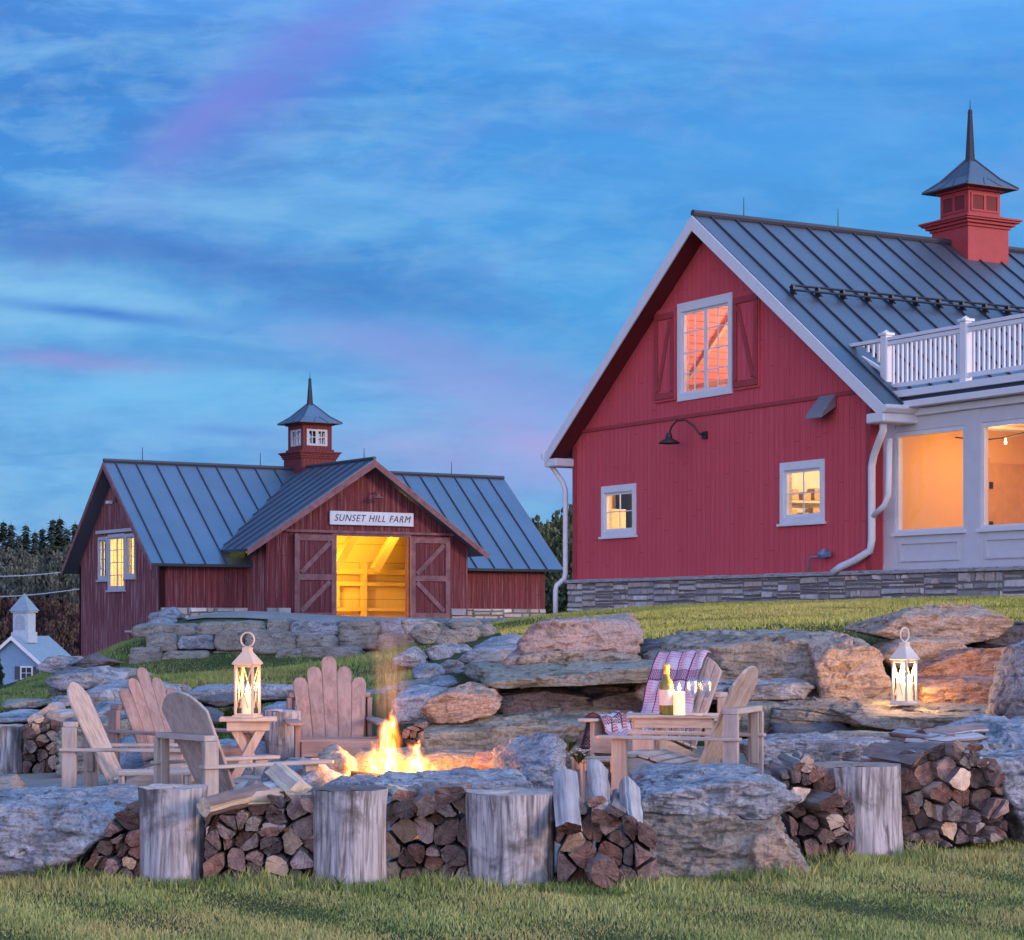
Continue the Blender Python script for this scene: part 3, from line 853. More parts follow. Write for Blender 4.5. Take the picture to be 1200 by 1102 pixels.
# cupola
def cupola(parent, cx, cy, zb, zc, zr, ze, za, zs, w0, w1, wc, we, m_body, m_roof, louver, trim):
    """a square ridge cupola: base w0 up to cornice zc (width wc), lantern w1 up to eave ze (width we), pyramid to za, spire to zs"""
    mb = MB(); h = w0 / 2
    mb.span((cx - h, cy - h, zb), (cx + h, cy + h, zc))
    for i, (ww, z0, z1) in enumerate(((w0 + .07, zc, zc + .06), (w0 + (wc - w0) * .5, zc + .06, zc + .12), (wc - .07, zc + .12, zc + .16), (wc, zc + .16, zc + .20))):
        mb.span((cx - ww / 2, cy - ww / 2, z0), (cx + ww / 2, cy + ww / 2, z1))
    mb.span((cx - w1 / 2 - .05, cy - w1 / 2 - .05, zc + .2), (cx + w1 / 2 + .05, cy + w1 / 2 + .05, zc + .28))
    h1 = w1 / 2; zl0 = zc + .28
    if louver:
        mb.span((cx - h1, cy - h1, zl0), (cx + h1, cy + h1, ze))
    else:
        for sx in (-1, 1):
            for sy in (-1, 1):
                mb.span((cx + sx * h1, cy + sy * h1, zl0), (cx + sx * (h1 - .13), cy + sy * (h1 - .13), ze))
        for zz0, zz1 in ((zl0, zl0 + .10), (ze - .12, ze)):
            for s_ in (-1, 1):
                mb.span((cx - h1 + .131, cy + s_ * h1, zz0), (cx + h1 - .131, cy + s_ * (h1 - .10), zz1))
                mb.span((cx + s_ * h1, cy - h1 + .131, zz0), (cx + s_ * (h1 - .10), cy + h1 - .131, zz1))
    mb.span((cx - h1 - .06, cy - h1 - .06, ze), (cx + h1 + .06, cy + h1 + .06, ze + .07))
    cu = mb.build('cupola', m_body, parent, bevel=.006)
    for axis in (0, 1):
        for sgn in (-1,):
            q = MB()
            def bx(mm, t0, t1, z0, z1, d0, d1):
                c_ = cx if axis == 0 else cy
                if axis == 0: mm.span((cx + sgn * (h1 + d0), cy + t0, z0), (cx + sgn * (h1 + d1), cy + t1, z1))
                else: mm.span((cx + t0, cy + sgn * (h1 + d0), z0), (cx + t1, cy + sgn * (h1 + d1), z1))
            if louver:
                for t0, t1 in ((-h1 + .10, -.03), (.03, h1 - .10)):
                    bx(q, t0, t1, zl0 + .10, ze - .10, -.05, .004)
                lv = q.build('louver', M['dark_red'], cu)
                q2 = MB()
                for t0, t1 in ((-h1 + .06, -h1 + .10), (-.03, .03), (h1 - .10, h1 - .06)): bx(q2, t0, t1, zl0 + .06, ze - .06, .002, .022)
                for z0 in (zl0 + .06, ze - .10): bx(q2, -h1 + .101, -.031, z0, z0 + .04, .002, .02); bx(q2, .031, h1 - .101, z0, z0 + .04, .002, .02)
                q2.build('louver_frame', trim, cu)
    if not louver:
        for sx, sy in ((-1, 0), (0, -1), (1, 0), (0, 1)):
            q = MB()
            def b4(t0, t1, z0, z1, d0, d1):
                if sx: q.span((cx + sx * (h1 - d0), cy + t0, z0), (cx + sx * (h1 - d1), cy + t1, z1))
                else: q.span((cx + t0, cy + sy * (h1 - d0), z0), (cx + t1, cy + sy * (h1 - d1), z1))
            iw = h1 - .13
            for t in (-iw, -.045, iw - .09): b4(t, t + .09, zl0 + .10, ze - .12, .02, .06)
            for z in (zl0 + .101, ze - .181): b4(-iw + .091, -.046, z, z + .06, .022, .058); b4(.046, iw - .091, z, z + .06, .022, .058)
            zm = (zl0 + ze) / 2
            for a_, c_ in ((-iw + .09, -.045), (.045, iw - .09)):
                b4(a_, c_, zm - .012, zm + .012, .03, .05); b4((a_ + c_) / 2 - .012, (a_ + c_) / 2 + .012, zl0 + .16, ze - .18, .031, .049)
            q.build('cupola_window', trim, cu)
    q = MB(); e = we / 2
    zt = za
    # pyramid with a slight flare
    ring = [(e, ze + .07), (e * .62, ze + .07 + (za - ze) * .30), (e * .10, za)]
    vs, fs = [], []
    for r_, z in ring:
        vs += [(cx - r_, cy - r_, z), (cx + r_, cy - r_, z), (cx + r_, cy + r_, z), (cx - r_, cy + r_, z)]
    for i in range(2):
        for j in range(4):
            fs.append((i * 4 + j, i * 4 + (j + 1) % 4, i * 4 + 4 + (j + 1) % 4, i * 4 + 4 + j))
    fs += [(3, 2, 1, 0), (8, 9, 10, 11)]
    q.add(vs, fs, 0)
    for j in range(4):
        q.tube([vs[j], vs[4 + j], vs[8 + j]], .022, 6, 1)
        for t in (.33, .67):
            a_ = Vector(vs[j]).lerp(Vector(vs[(j + 1) % 4]), t)
            m_ = Vector(vs[4 + j]).lerp(Vector(vs[4 + (j + 1) % 4]), .5 + (t - .5) * .2)
            q.tube([a_, a_.lerp(m_, .9)], .012, 5, 1)
    q.span((cx - e - .01, cy - e - .01, ze + .045), (cx + e + .01, cy + e + .01, ze + .068), 1)
    q.build('cupola_roof', [m_roof, M['seam']], cu)
    q = MB(); q.tube([(cx, cy, za - .05), (cx, cy, za + .05), (cx, cy, zs - .28)], [.11, .095, .045], 8)
    q.tube([(cx, cy, zs - .28), (cx, cy, zs - .2)], [.05, .04], 8); q.tube([(cx, cy, zs - .2), (cx, cy, zs)], [.012, .006], 5)
    q.build('spire', M['dark_metal'], cu)
    return cu
cupola(B, 6.5, RY, 8.35, 9.28 + .30, 0, 10.35, 11.06, 12.3, 1.10, .86, 1.50, 1.38, M['red_trim'], M['roof'], True, M['red_trim'])
# foundation with its ledge
mb = MB()
mb.span((-.10, -6.5, .9), (.18, WW + .06, WB - .07), 1)
stone_wall(mb, (-.10, WW + .06), (-.10, -6.5), 1.45, WB - .07, (-1, 0), seed=3)
stone_wall(mb, (1.5, WW + .06), (-.10, WW + .06), 1.45, WB - .07, (0, 1), seed=4)
M['mortar'] = paint('mortar', (.19, .185, .18), .9)
fo = mb.build('foundation', [M['stones'], M['mortar']], B)
mb = MB(); y = WW + .1; rr = random.Random(5)
while y > -6.5:
    w_ = rr.uniform(.7, 1.5); mb.t = rr.random()
    mb.span((-.19 + rr.uniform(-.01, .01), y - w_ + .008, WB - .075), (.004, y, WB - .002 + rr.uniform(-.008, 0))); y -= w_
mb.build('ledge', M['cap'], fo, bevel=.01)
# downspout at the left corner
mb = MB()
yl = WW + .16
mb.tube([(-.30, E1 + .02, EZ1 - .15), (-.30, E1 + .0, EZ1 - .28), (-.16, yl + .02, EZ1 - .62), (-.10, yl, EZ1 - .8), (-.10, yl, WB + .15), (-.12, yl + .02, WB + .02), (-.26, yl + .10, WB - .12), (-.28, yl + .11, WB - .25), (-.28, yl + .11, 1.5)], .055, 10)
mb.build('downspout', M['white'], B, smooth=True)
# downspout at the right corner, with its branch
mb = MB()
mb.tube([(-.28, E0 + .22, EZ0 - .2), (-.28, E0 + .22, EZ0 - .42), (-.24, E0 + .35, EZ0 - .55), (-.13, -.20, EZ0 - .82), (-.11, -.12, EZ0 - 1.0), (-.11, -.12, WB + .52), (-.11, -.08, WB + .34), (-.15, .28, WB + .18), (-.18, .62, WB + .08), (-.24, .78, WB - .03)], .065, 10)
mb.tube([(-.05, -.52, EZ0 - .55), (-.06, -.50, EZ0 - 1.5), (-.08, -.42, EZ0 - 1.68), (-.11, -.16, EZ0 - 1.85)], .05, 10)
mb.build('downspout', M['white'], B, smooth=True)
# gooseneck lamp
mb = MB()
mb.tube([(-.01, 4.95, 5.12), (-.14, 4.97, 5.14), (-.22, 5.05, 5.30), (-.30, 5.22, 5.42), (-.38, 5.38, 5.42), (-.44, 5.48, 5.30), (-.46, 5.52, 5.18)], .022, 8)
mb.span((-.05, 4.88, 5.05), (-.002, 5.02, 5.19))
gl = mb.build('wall_lamp', M['bronze'], B, smooth=False)
mb = MB(); mb.lathe([(.04, .16), (.06, .12), (.07, .05), (.20, -.02), (.21, -.05), (.20, -.05), (.06, .03), (0, .03)], (-.46, 5.53, 5.03), 20); mb.build('lamp_shade', M['bronze'], gl, smooth=True)
# angled box under the eave
mb = MB(); Mr = Matrix.Rotation(R_(0), 3, 'X')
mb.prism([(-.34, 1.42, 5.12), (-.34, 1.42, 5.19), (-.02, 1.42, 5.56), (-.02, 1.42, 5.32)], (0, 0, 0), (0, -.46, 0)); mb.build('vent_hood', M['grey_metal'], B, bevel=.006)
# gas regulator and pipe
mb = MB(); mb.tube([(-.12, 1.62, WB - .02), (-.12, 1.62, WB + .24), (-.12, 1.55, WB + .27), (-.12, 1.2, WB + .27)], .018, 8)
pg = mb.build('gas_pipe', M['grey_metal'], B, smooth=True)
mb = MB(); mb.lathe([(0, -.06), (.09, -.05), (.115, 0), (.09, .05), (.05, .06), (.05, .10), (0, .10)], (-.14, 1.16, WB + .30), 18); mb.span((-.18, 1.0, WB + .26), (-.10, 1.08, WB + .36)); mb.build('regulator', plain('blue_grey_metal', (.16, .24, .36), .5, .3), pg)

# ---- porch wing: front wall parallel to the gable, roof deck with a white railing on top
PX = .25                                            # plane of the porch front
mb = MB()
# posts, sill rail, head
openings = [(-.30, -2.04), (-2.42, -4.20), (-4.58, -6.3)]
mb.span((PX, .0, WB), (PX + .16, -.30, 5.02)); 
for y0, y1 in ((-2.04, -2.42), (-4.20, -4.58), (-6.3, -6.5)): mb.span((PX, y0, WB), (PX + .16, y1, 5.02))
for y0, y1 in openings:
    mb.span((PX + .02, y0, WB), (PX + .14, y1, 3.03)); mb.span((PX + .02, y0, 4.78), (PX + .14, y1, 5.02))
pw = mb.build('porch_wall', M['porch_grey'], B)
for y0, y1 in openings:
    q = MB()                                        # raised panel moulding and window casing
    for a_, b2, z0, z1 in ((y0 - .12, y1 + .12, 2.86, 2.92), (y0 - .12, y1 + .12, 2.56, 2.60)): q.span((PX - .012, a_, z0), (PX + .018, b2, z1))
    for a_ in (y0 - .12, y1 + .18): q.span((PX - .012, a_, 2.601), (PX + .018, a_ - .06, 2.859))
    q.build('panel', M['porch_grey'], pw)
    q = MB()
    q.span((PX - .05, y0 + .05, 3.0), (PX + .0, y1 - .05, 3.06)); q.span((PX + .03, y0, 3.065), (PX + .12, y0 - .06, 4.775)); q.span((PX + .03, y1, 3.065), (PX + .12, y1 + .06, 4.775)); q.span((PX + .03, y0 - .061, 4.70), (PX + .12, y1 + .061, 4.776)); q.span((PX + .031, y0 - .061, 3.066), (PX + .119, y1 + .061, 3.11))
    pwn = q.build('porch_window', M['white'], pw)
    q = MB(); q.span((PX + .07, y0 - .061, 3.111), (PX + .076, y1 + .061, 4.699)); q.build('pane', M['glass'], pw)
q = MB(); q.span((PX - .01, -.0, WB), (PX - .002, -6.5, WB + .10)); q.build('base_board', M['porch_grey'], pw)
# porch interior
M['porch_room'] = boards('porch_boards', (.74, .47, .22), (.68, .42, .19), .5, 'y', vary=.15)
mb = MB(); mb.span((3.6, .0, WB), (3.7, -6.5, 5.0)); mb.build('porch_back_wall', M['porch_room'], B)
mb = MB(); mb.span((PX + .17, -.001, WB), (3.59, -.08, 5.0)); mb.span((PX + .17, -6.5, WB), (3.59, -6.42, 5.0)); mb.build('porch_side_wall', M['porch_room'], B)
mb = MB(); mb.span((PX + .17, -.09, WB), (3.59, -6.41, WB + .06)); mb.span((PX + .17, -.09, 4.94), (3.59, -6.41, 5.0)); mb.build('porch_floor', M['pale'], B)
dp = FR.hit(1152, 560, 1, -.10)
mb = MB(); mb.span((dp.x, -.125, WB + .06), (dp.x + .14, -.082, 4.45)); mb.span((dp.x + .15, -.115, WB + .06), (dp.x + 1.1, -.082, 4.36)); dr = mb.build('porch_door', paint('porch_door_paint', (.62, .36, .16), .6), B)
for z in (3.2, 3.9):
    q = MB(); q.span((dp.x + .12, -.145, z), (dp.x + .2, -.126, z + .12)); q.build('hinge', M['dark_metal'], dr)
mb = MB(); pts = [(1.8, -.1 - i * .4, 4.78 - .10 * sin(pi * ((i * .4) % 2.0) / 2.0)) for i in range(16)]
mb.tube(pts, .012, 6); wr = mb.build('string_light', M['dark_metal'], B)
for y in (-1.35, -3.1, -4.6):
    q = MB(); q.lathe([(0, .06), (.015, .06), (.018, .02), (.028, -.02), (.02, -.05), (0, -.055)], (1.8, y, 4.62), 12); q.build('bulb', emit('porch_bulb', (1, .75, .4), 4), wr, smooth=True)
    lamp('porch_light', (1.8, y, 4.42), 64, (1.0, .52, .19), .25, B)
# deck roof and its fascia steps
mb = MB()
mb.span((PX - .06, .02, 5.02), (PX + .2, -6.55, 5.14)); mb.span((PX - .28, E0 + .75, 5.15), (4.0, -6.7, 5.26)); 
dk = mb.build('deck_roof', M['white'], B, bevel=.006)
mb = MB(); mb.span((PX - .16, -.25, 5.262), (4.0, -6.7, 5.34)); mb.build('deck_flashing', M['seam'], B)
mb = MB(); mb.span((PX - .22, -.30, 5.342), (4.0, -6.7, 5.46)); mb.build('deck_edge', M['white'], B, bevel=.006)
RX = PX - .06
mb = MB(); mb.span((RX - .05, -.22, 6.36), (RX + .05, -6.6, 6.42)); mb.span((RX - .035, -.22, 6.28), (RX + .035, -6.6, 6.35))
mb.span((RX - .035, -.22, 5.54), (RX + .035, -6.6, 5.61))
zr = lambda y: RZ + (EZ0 - RZ) * (RY - y) / (RY - E0)
mb.span((RX - .05, -.08, 6.36), (RX + .05, .90, 6.42))
mb.beam((RX, -.10, zr(-.10) + .10), (RX, .86, 6.33), .06, .06)
rl = mb.build('deck_railing', M['white'], B, bevel=.004)
for y in (-.15, -2.15, -4.15, -6.1):
    q = MB(); q.span((RX - .075, y - .075, 5.462), (RX + .075, y + .075, 6.46)); pt_ = q.build('post', M['white'], rl, bevel=.006)
    q = MB(); q.span((RX - .10, y - .10, 6.46), (RX + .10, y + .10, 6.50)); q.lathe([(.10, .0), (0, .06)], (RX, y, 6.50), 4); q.build('post_cap', M['white'], rl, bevel=.004)
y = -.33
while y > -6.5:
    if min(abs(y - p) for p in (-.15, -2.15, -4.15, -6.1)) > .10:
        q = MB(); q.span((RX - .018, y - .019, 5.611), (RX + .018, y + .019, 6.279)); q.build('baluster', M['white'], rl)
    y -= .118
for y in (.06, .20, .34, .48):
    q = MB(); q.span((RX - .018, y - .019, zr(y) + .16), (RX + .018, y + .019, 6.355)); q.build('baluster', M['white'], rl)

# ------------------------------------------------------------------ the far weathered barn
FL = Frame(-9.49, 58.0, R_(33))
far_barn = thing('red_barn', 'smaller weathered red barn with blue metal roof and open lit doorway', 'barn', (FL.X, FL.Y, 0), FL.a)
B2 = far_barn
L2, W2 = 12.5, 5.81
RY2, RZ2, EY2, EZ2, EB2, EZB2 = 2.95, 6.02, -.38, 3.10, 6.15, 3.0
t0_ = (RZ2 - EZ2) / (RY2 - EY2); t1_ = (RZ2 - EZB2) / (EB2 - RY2)
def rz2(y): return RZ2 - .14 - (t0_ * (RY2 - y) if y < RY2 else t1_ * (y - RY2))
# left gable with the stepped three-part window
gw = [(1.67, 2.36, 2.75, 3.98), (2.40, 3.60, 2.42, 4.0), (3.64, 4.33, 2.72, 3.95)]
hole = [[(a + .05, z0 + .05), (b_ - .05, z0 + .05), (b_ - .05, z1 - .05), (a + .05, z1 - .05)] for a, b_, z0, z1 in gw]
wall('gable_wall', M['old_red_gable'], B2, [(0, 1.25), (W2, .1), (W2, rz2(W2)), (RY2, rz2(RY2)), (0, rz2(0))], hole, 0, 0.0, .15, M['inner_wood'])
for i, (a, b_, z0, z1) in enumerate(gw):
    window(B2, 0, 0.0, a, b_, z0, z1, M['grey_trim'], .07, 2 if i != 1 else 2, 4, mull=(i == 1), sill=True)
mb = MB(); mb.span((-.07, 1.6, 4.04), (-.002, 4.4, 4.13)); mb.build('window_head', M['grey_trim'], B2)
# front walls either side of the cross gable
for a_, b2 in ((.0, 2.58), (9.01, L2)):
    mb = MB(); mb.span((a_, .0, 1.85), (b2, .15, rz2(0))); mb.build('front_wall', M['old_red'], B2)
mb = MB(); mb.span((.0, W2 - .15, .2), (L2, W2, rz2(W2))); mb.span((L2 - .15, .16, 1.2), (L2, W2 - .16, 3.1)); mb.build('rear_wall', M['old_red'], B2)
mb = MB(); mb.add([(L2 - .15, 0, 3.1), (L2 - .15, W2, 3.1), (L2 - .15, RY2, rz2(RY2)), (L2, 0, 3.1), (L2, W2, 3.1), (L2, RY2, rz2(RY2))], [(0, 1, 2), (5, 4, 3), (0, 3, 4, 1), (1, 4, 5, 2), (2, 5, 3, 0)])
mb.build('end_wall', M['old_red_gable'], B2)
# cross gable
CA, CB, CY, CRX, CRZ = 2.58, 9.01, -1.2, 5.72, 6.05
CE0, CEZ0, CE1, CEZ1 = 1.80, 3.50, 9.45, 3.50
u0_ = (CRZ - CEZ0) / (CRX - CE0); u1_ = (CRZ - CEZ1) / (CE1 - CRX)
def rzc(x): return CRZ - .13 - (u0_ * (CRX - x) if x < CRX else u1_ * (x - CRX))
DX0, DX1, DZ0, DZ1 = 4.70, 7.02, 1.56, 3.92
wall('cross_gable_wall', M['old_red'], B2, [(CA, 1.62), (DX0, 1.62), (DX0, DZ1), (DX1, DZ1), (DX1, 1.62), (CB, 1.62), (CB, rzc(CB)), (CRX, rzc(CRX)), (CA, rzc(CA))], [], 1, CY, .15, M['inner_wood'])
for a_, b2 in ((CA, CA + .14), (CB - .14, CB)):
    mb = MB(); mb.span((a_, CY + .151, 1.62), (b2, -.001, rzc(CA))); mb.build('cheek_wall', M['old_red_gable'], B2)
mb = MB()
for a, b_ in ((DX0 - .10, DX0), (DX1, DX1 + .10)): mb.span((a, CY - .03, 1.56), (b_, CY - .002, 4.02))
mb.span((DX0 + .001, CY - .031, DZ1), (DX1 - .001, CY + .10, 4.03)); mb.build('door_frame', M['old_trim'], B2)
mb = MB(); mb.span((3.1, CY - .07, 3.99), (8.5, CY - .035, 4.06)); mb.build('door_track', M['old_trim'], B2)
# sliding doors with battens
for x0, x1, sg in ((3.38, DX0 - .03, 1), (DX1 + .03, 8.35, -1)):
    mb = MB(); mb.span((x0, CY - .10, 1.60), (x1, CY - .05, 3.94)); dr = mb.build('barn_door', M['old_door'], B2)
    q = MB(); y0, y1 = CY - .135, CY - .101
    for a, b_ in ((x0, x0 + .15), (x1 - .15, x1)): q.span((a, y0, 1.60), (b_, y1, 3.94))
    for z in (1.62, 2.68, 3.76): q.span((x0 + .151, y0, z), (x1 - .151, y1, z + .16))
    for z0, z1 in ((1.80, 2.66), (2.86, 3.74)):
        up = (z0 > 2) == (sg < 0)
        a, b_ = (x0 + .2, x1 - .2) if up else (x1 - .2, x0 + .2)
        if sg > 0: a, b_ = (x0 + .2, x1 - .2)
        q.beam((a, CY - .118, z0 + .02), (b_, CY - .118, z1 - .02), .13, .032, (0, 1, 0))
    q.build('batten', M['old_trim'], dr)
# doorstep
mb = MB(); mb.span((4.3, CY - .9, 1.35), (7.5, CY - .16, 1.555)); mb.build('doorstep', M['cap'], B2, bevel=.02)
# the sign
mb = MB(); mb.span((4.49, CY - .09, 4.22), (7.16, CY - .04, 4.60)); sn = mb.build('sign', paint('sign_paint', (.62, .68, .74), .6), B2, bevel=.006)
fc = bpy.data.curves.new('lettering', 'FONT'); fc.body = 'SUNSET HILL FARM'; fc.size = .27; fc.shear = .28; fc.align_x = 'CENTER'; fc.align_y = 'CENTER'; fc.extrude = .006; fc.space_character = 1.14
fc.space_word = 1.1
fo_ = bpy.data.objects.new('lettering', fc); COL.objects.link(fo_); fo_.parent = sn; fo_.location = (5.825, CY - .093, 4.405); fo_.rotation_euler = (R_(90), 0, 0)
fc.materials.append(plain('sign_ink', (.03, .045, .09), .6))
bpy.context.view_layer.update()
dg_ = bpy.context.evaluated_depsgraph_get()
lm = bpy.data.meshes.new_from_object(fo_.evaluated_get(dg_))
bpy.data.objects.remove(fo_)
wx_ = [v.co.x for v in lm.vertices]
fo_ = bpy.data.objects.new('lettering', lm); COL.objects.link(fo_); fo_.parent = sn; fo_.location = (5.825, CY - .093, 4.405); fo_.rotation_euler = (R_(90), 0, 0)
fo_.scale = (2.44 / (max(wx_) - min(wx_)), 1.0, 1)
# roofs
mb = MB()
def yback(z): return RY2 - (RZ2 - z) / t0_ + .02
def zm_(y): return RZ2 - (RY2 - y) * t0_
def zx_(x): return CRZ - u0_ * (CRX - x) if x < CRX else CRZ - u1_ * (x - CRX)
nm_ = Vector((0, -t0_, 1)).normalized()
for pl_ in ([(-.42, RY2), (-.42, EY2), (CA, EY2), (CA, yback(zx_(CA))), (CRX, RY2)], [(CRX, RY2), (CB, yback(zx_(CB))), (CB, EY2), (L2 + .42, EY2), (L2 + .42, RY2)]):
    mb.prism([(x, y, zm_(y)) for x, y in pl_], -nm_ * .1, (0, 0, 0), 0)
x = -.42 + .34
while x < L2 + .4:
    ylo = yback(zx_(x)) if CE0 < x < CE1 and yback(zx_(x)) > EY2 else EY2
    if ylo < RY2 - .1: mb.beam(Vector((x, RY2 - .03, zm_(RY2 - .03))) + nm_ * .017, Vector((x, ylo, zm_(ylo))) + nm_ * .017, .03, .035, nm_, 1)
    x += .62
seamed_roof(mb, (-.42, RY2, RZ2), (L2 + .42, RY2, RZ2), (L2 + .42, EB2, EZB2), (-.42, EB2, EZB2), .62, 0, first=.34)
r2 = mb.build('roof', [M['roof2'], M['seam']], B2)
mb = MB()
# the cross-gable roof runs back into the main slope
def yback(z): return RY2 - (RZ2 - z) / t0_ + .02
fy = CY - .42
for xe, ze in ((CE0, CEZ0), (CE1, CEZ1)):
    p0, p1 = Vector((CRX, fy, CRZ)), Vector((CRX, yback(min(CRZ, RZ2)), CRZ))
    q0, q1 = Vector((xe, fy, ze)), Vector((xe, yback(ze), ze))
    nrm = (p1 - p0).cross(q0 - p0).normalized(); nrm = nrm if nrm.z > 0 else -nrm
    top = [p0, p1, q1, q0]
    mb.add(top + [v - nrm * .1 for v in top], [(0, 1, 2, 3), (7, 6, 5, 4), (0, 4, 5, 1), (1, 5, 6, 2), (2, 6, 7, 3), (3, 7, 4, 0)], 0)
    t = .30
    while t < 4.2:
        a = Vector((CRX, fy + t, CRZ)); dn = (q0 - p0); bq = a + dn
        yb = yback(a.z); 
        s_ = 1.0
        if fy + t > q1.y:   # seam stops in the valley
            # point where the slope meets the main roof: y = yback(z)
            zc = RZ2 - (RY2 + .02 - (fy + t)) * t0_
            s_ = (CRZ - zc) / (CRZ - ze)
        if s_ > .03: mb.beam(a + nrm * .017, a + dn * s_ + nrm * .017, .03, .035, nrm, 1)
        t += .52
cr = mb.build('cross_roof', [M['roof2'], M['seam']], B2)
mb = MB()
for xe, ze in ((CE0, CEZ0), (CE1, CEZ1)): mb.prism([(CRX, fy - .03, CRZ - .02), (xe, fy - .03, ze - .02), (xe, fy - .03, ze - .19), (CRX, fy - .03, CRZ - .22)], (0, 0, 0), (0, .028, 0))
mb.build('rake_board', M['old_trim'], cr)
for x in (-.45, L2 + .422):
    mb = MB()
    for ye, ze in ((EY2, EZ2), (EB2, EZB2)): mb.prism([(x, RY2, RZ2 - .02), (x, ye, ze - .02), (x, ye, ze - .18), (x, RY2, RZ2 - .20)], (0, 0, 0), (.028, 0, 0))
    mb.build('rake_board', M['old_trim'], r2)
mb = MB(); mb.tube([(-.42, RY2, RZ2 + .03), (L2 + .42, RY2, RZ2 + .03)], .06, 8); mb.tube([(CRX, fy, CRZ + .03), (CRX, RY2, CRZ + .03)], .05, 8); mb.build('ridge_cap', M['seam'], r2)
for x in (.75, 4.45, 11.0):
    mb = MB(); mb.tube([(x, RY2, RZ2), (x, RY2, RZ2 + .45)], [.014, .008], 6); mb.build('lightning_rod', M['dark_metal'], B2)
mb = MB(); mb.tube([(CRX, CY + .2, CRZ), (CRX, CY + .2, CRZ + .35)], [.014, .008], 6); mb.build('lightning_rod', M['dark_metal'], B2)
# small wall lamp under the gable peak
mb = MB(); mb.tube([(5.9, CY - .01, 5.12), (5.9, CY - .20, 5.16), (5.9, CY - .28, 5.08)], .02, 6); mb.lathe([(.03, .08), (.06, .02), (.20, -.05), (.0, -.02)], (5.9, CY - .28, 5.02), 14); mb.build('wall_lamp', M['old_trim'], B2)
# foundation strips of field stone along the front
for (a, b_), f_ in ((((0.0, -.05), (2.58, -.05)), (0, -1)), (((9.01, -.05), (L2, -.05)), (0, -1)), (((CA, CY - .03), (3.3, CY - .03)), (0, -1)), (((8.4, CY - .03), (CB, CY - .03)), (0, -1)), (((-.05, 2.2), (-.05, -.05)), (-1, 0))):
    mb = MB(); stone_wall(mb, a, b_, 1.2, 1.92 if f_[1] else 1.3, f_, .07, .12, .26, .2, .7, seed=int(10 + a[0]))
    if a[1] == -.05 and f_[1]: mb.span((a[0] + .005, -.048, .9), (b_[0] - .005, .16, 1.9), 1)
    mb.build('foundation', [M['stones'], M['mortar']], B2)
M['cupola_red'] = boards('cupola_boards', (.17, .045, .05), (.09, .022, .028), .12, 'xy', vary=.4)
cupola(B2, 6.08, RY2, 5.55, 6.34, 0, 7.33, 7.98, 8.95, 1.15, .96, 1.40, 1.42, M['cupola_red'], M['roof2'], False, M['grey_trim'])
# small fixtures under the left gable peak
mb = MB(); mb.span((-.16, 3.30, 4.86), (-.002, 3.44, 4.95)); mb.build('gable_light', M['white'], B2, bevel=.01)
mb = MB(); mb.span((-.05, 2.75, 4.90), (-.002, 3.05, 5.15)); mb.build('gable_vent', M['bronze'], B2, bevel=.01)
# interior: lit threshing floor
mb = MB(); mb.span((.2, -1.0, 1.35), (L2 - .2, W2 - .2, 1.55)); mb.build('interior_floor', M['inner_wood'], B2)
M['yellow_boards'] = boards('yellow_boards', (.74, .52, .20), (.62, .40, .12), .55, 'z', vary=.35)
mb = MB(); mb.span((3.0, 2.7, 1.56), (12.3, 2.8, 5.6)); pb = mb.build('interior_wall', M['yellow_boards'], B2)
mb = MB()
mb.span((3.2, 2.48, 2.95), (12.2, 2.60, 3.10)); mb.span((3.2, 2.5, 2.60), (12.2, 2.6, 2.70)); mb.span((3.2, 2.5, 1.85), (12.2, 2.6, 1.95)); mb.span((5.35, 2.46, 1.56), (5.50, 2.62, 3.3)); mb.span((6.7, 2.47, 1.96), (6.82, 2.61, 2.59)); mb.span((7.6, 2.46, 1.56), (7.75, 2.62, 3.3))
mb.build('wall_rail', M['yellow_boards'], B2)
for i, x in enumerate((4.75, 6.0, 7.35)):
    mb = MB(); mb.beam((x, 1.3, 3.05), (x + .95, 1.3, 4.5), .22, .26, (0, 1, 0)); mb.build('brace', M['beam_wood'], B2)
mb = MB(); mb.span((.2, 4.0, 1.56), (2.9, 4.1, 4.3)); mb.span((2.9, .2, 1.56), (3.0, 4.0, 3.3)); mb.build('stall_wall', M['inner_wood'], B2)
lamp('barn_light', (5.0, .9, 3.2), 520, (1.0, .64, .09), .3, B2); lamp('barn_light', (7.6, .6, 4.6), 440, (1.0, .64, .09), .3, B2)
lamp('barn_light', (1.3, 2.6, 3.4), 560, (1.0, .56, .10), .25, B2)
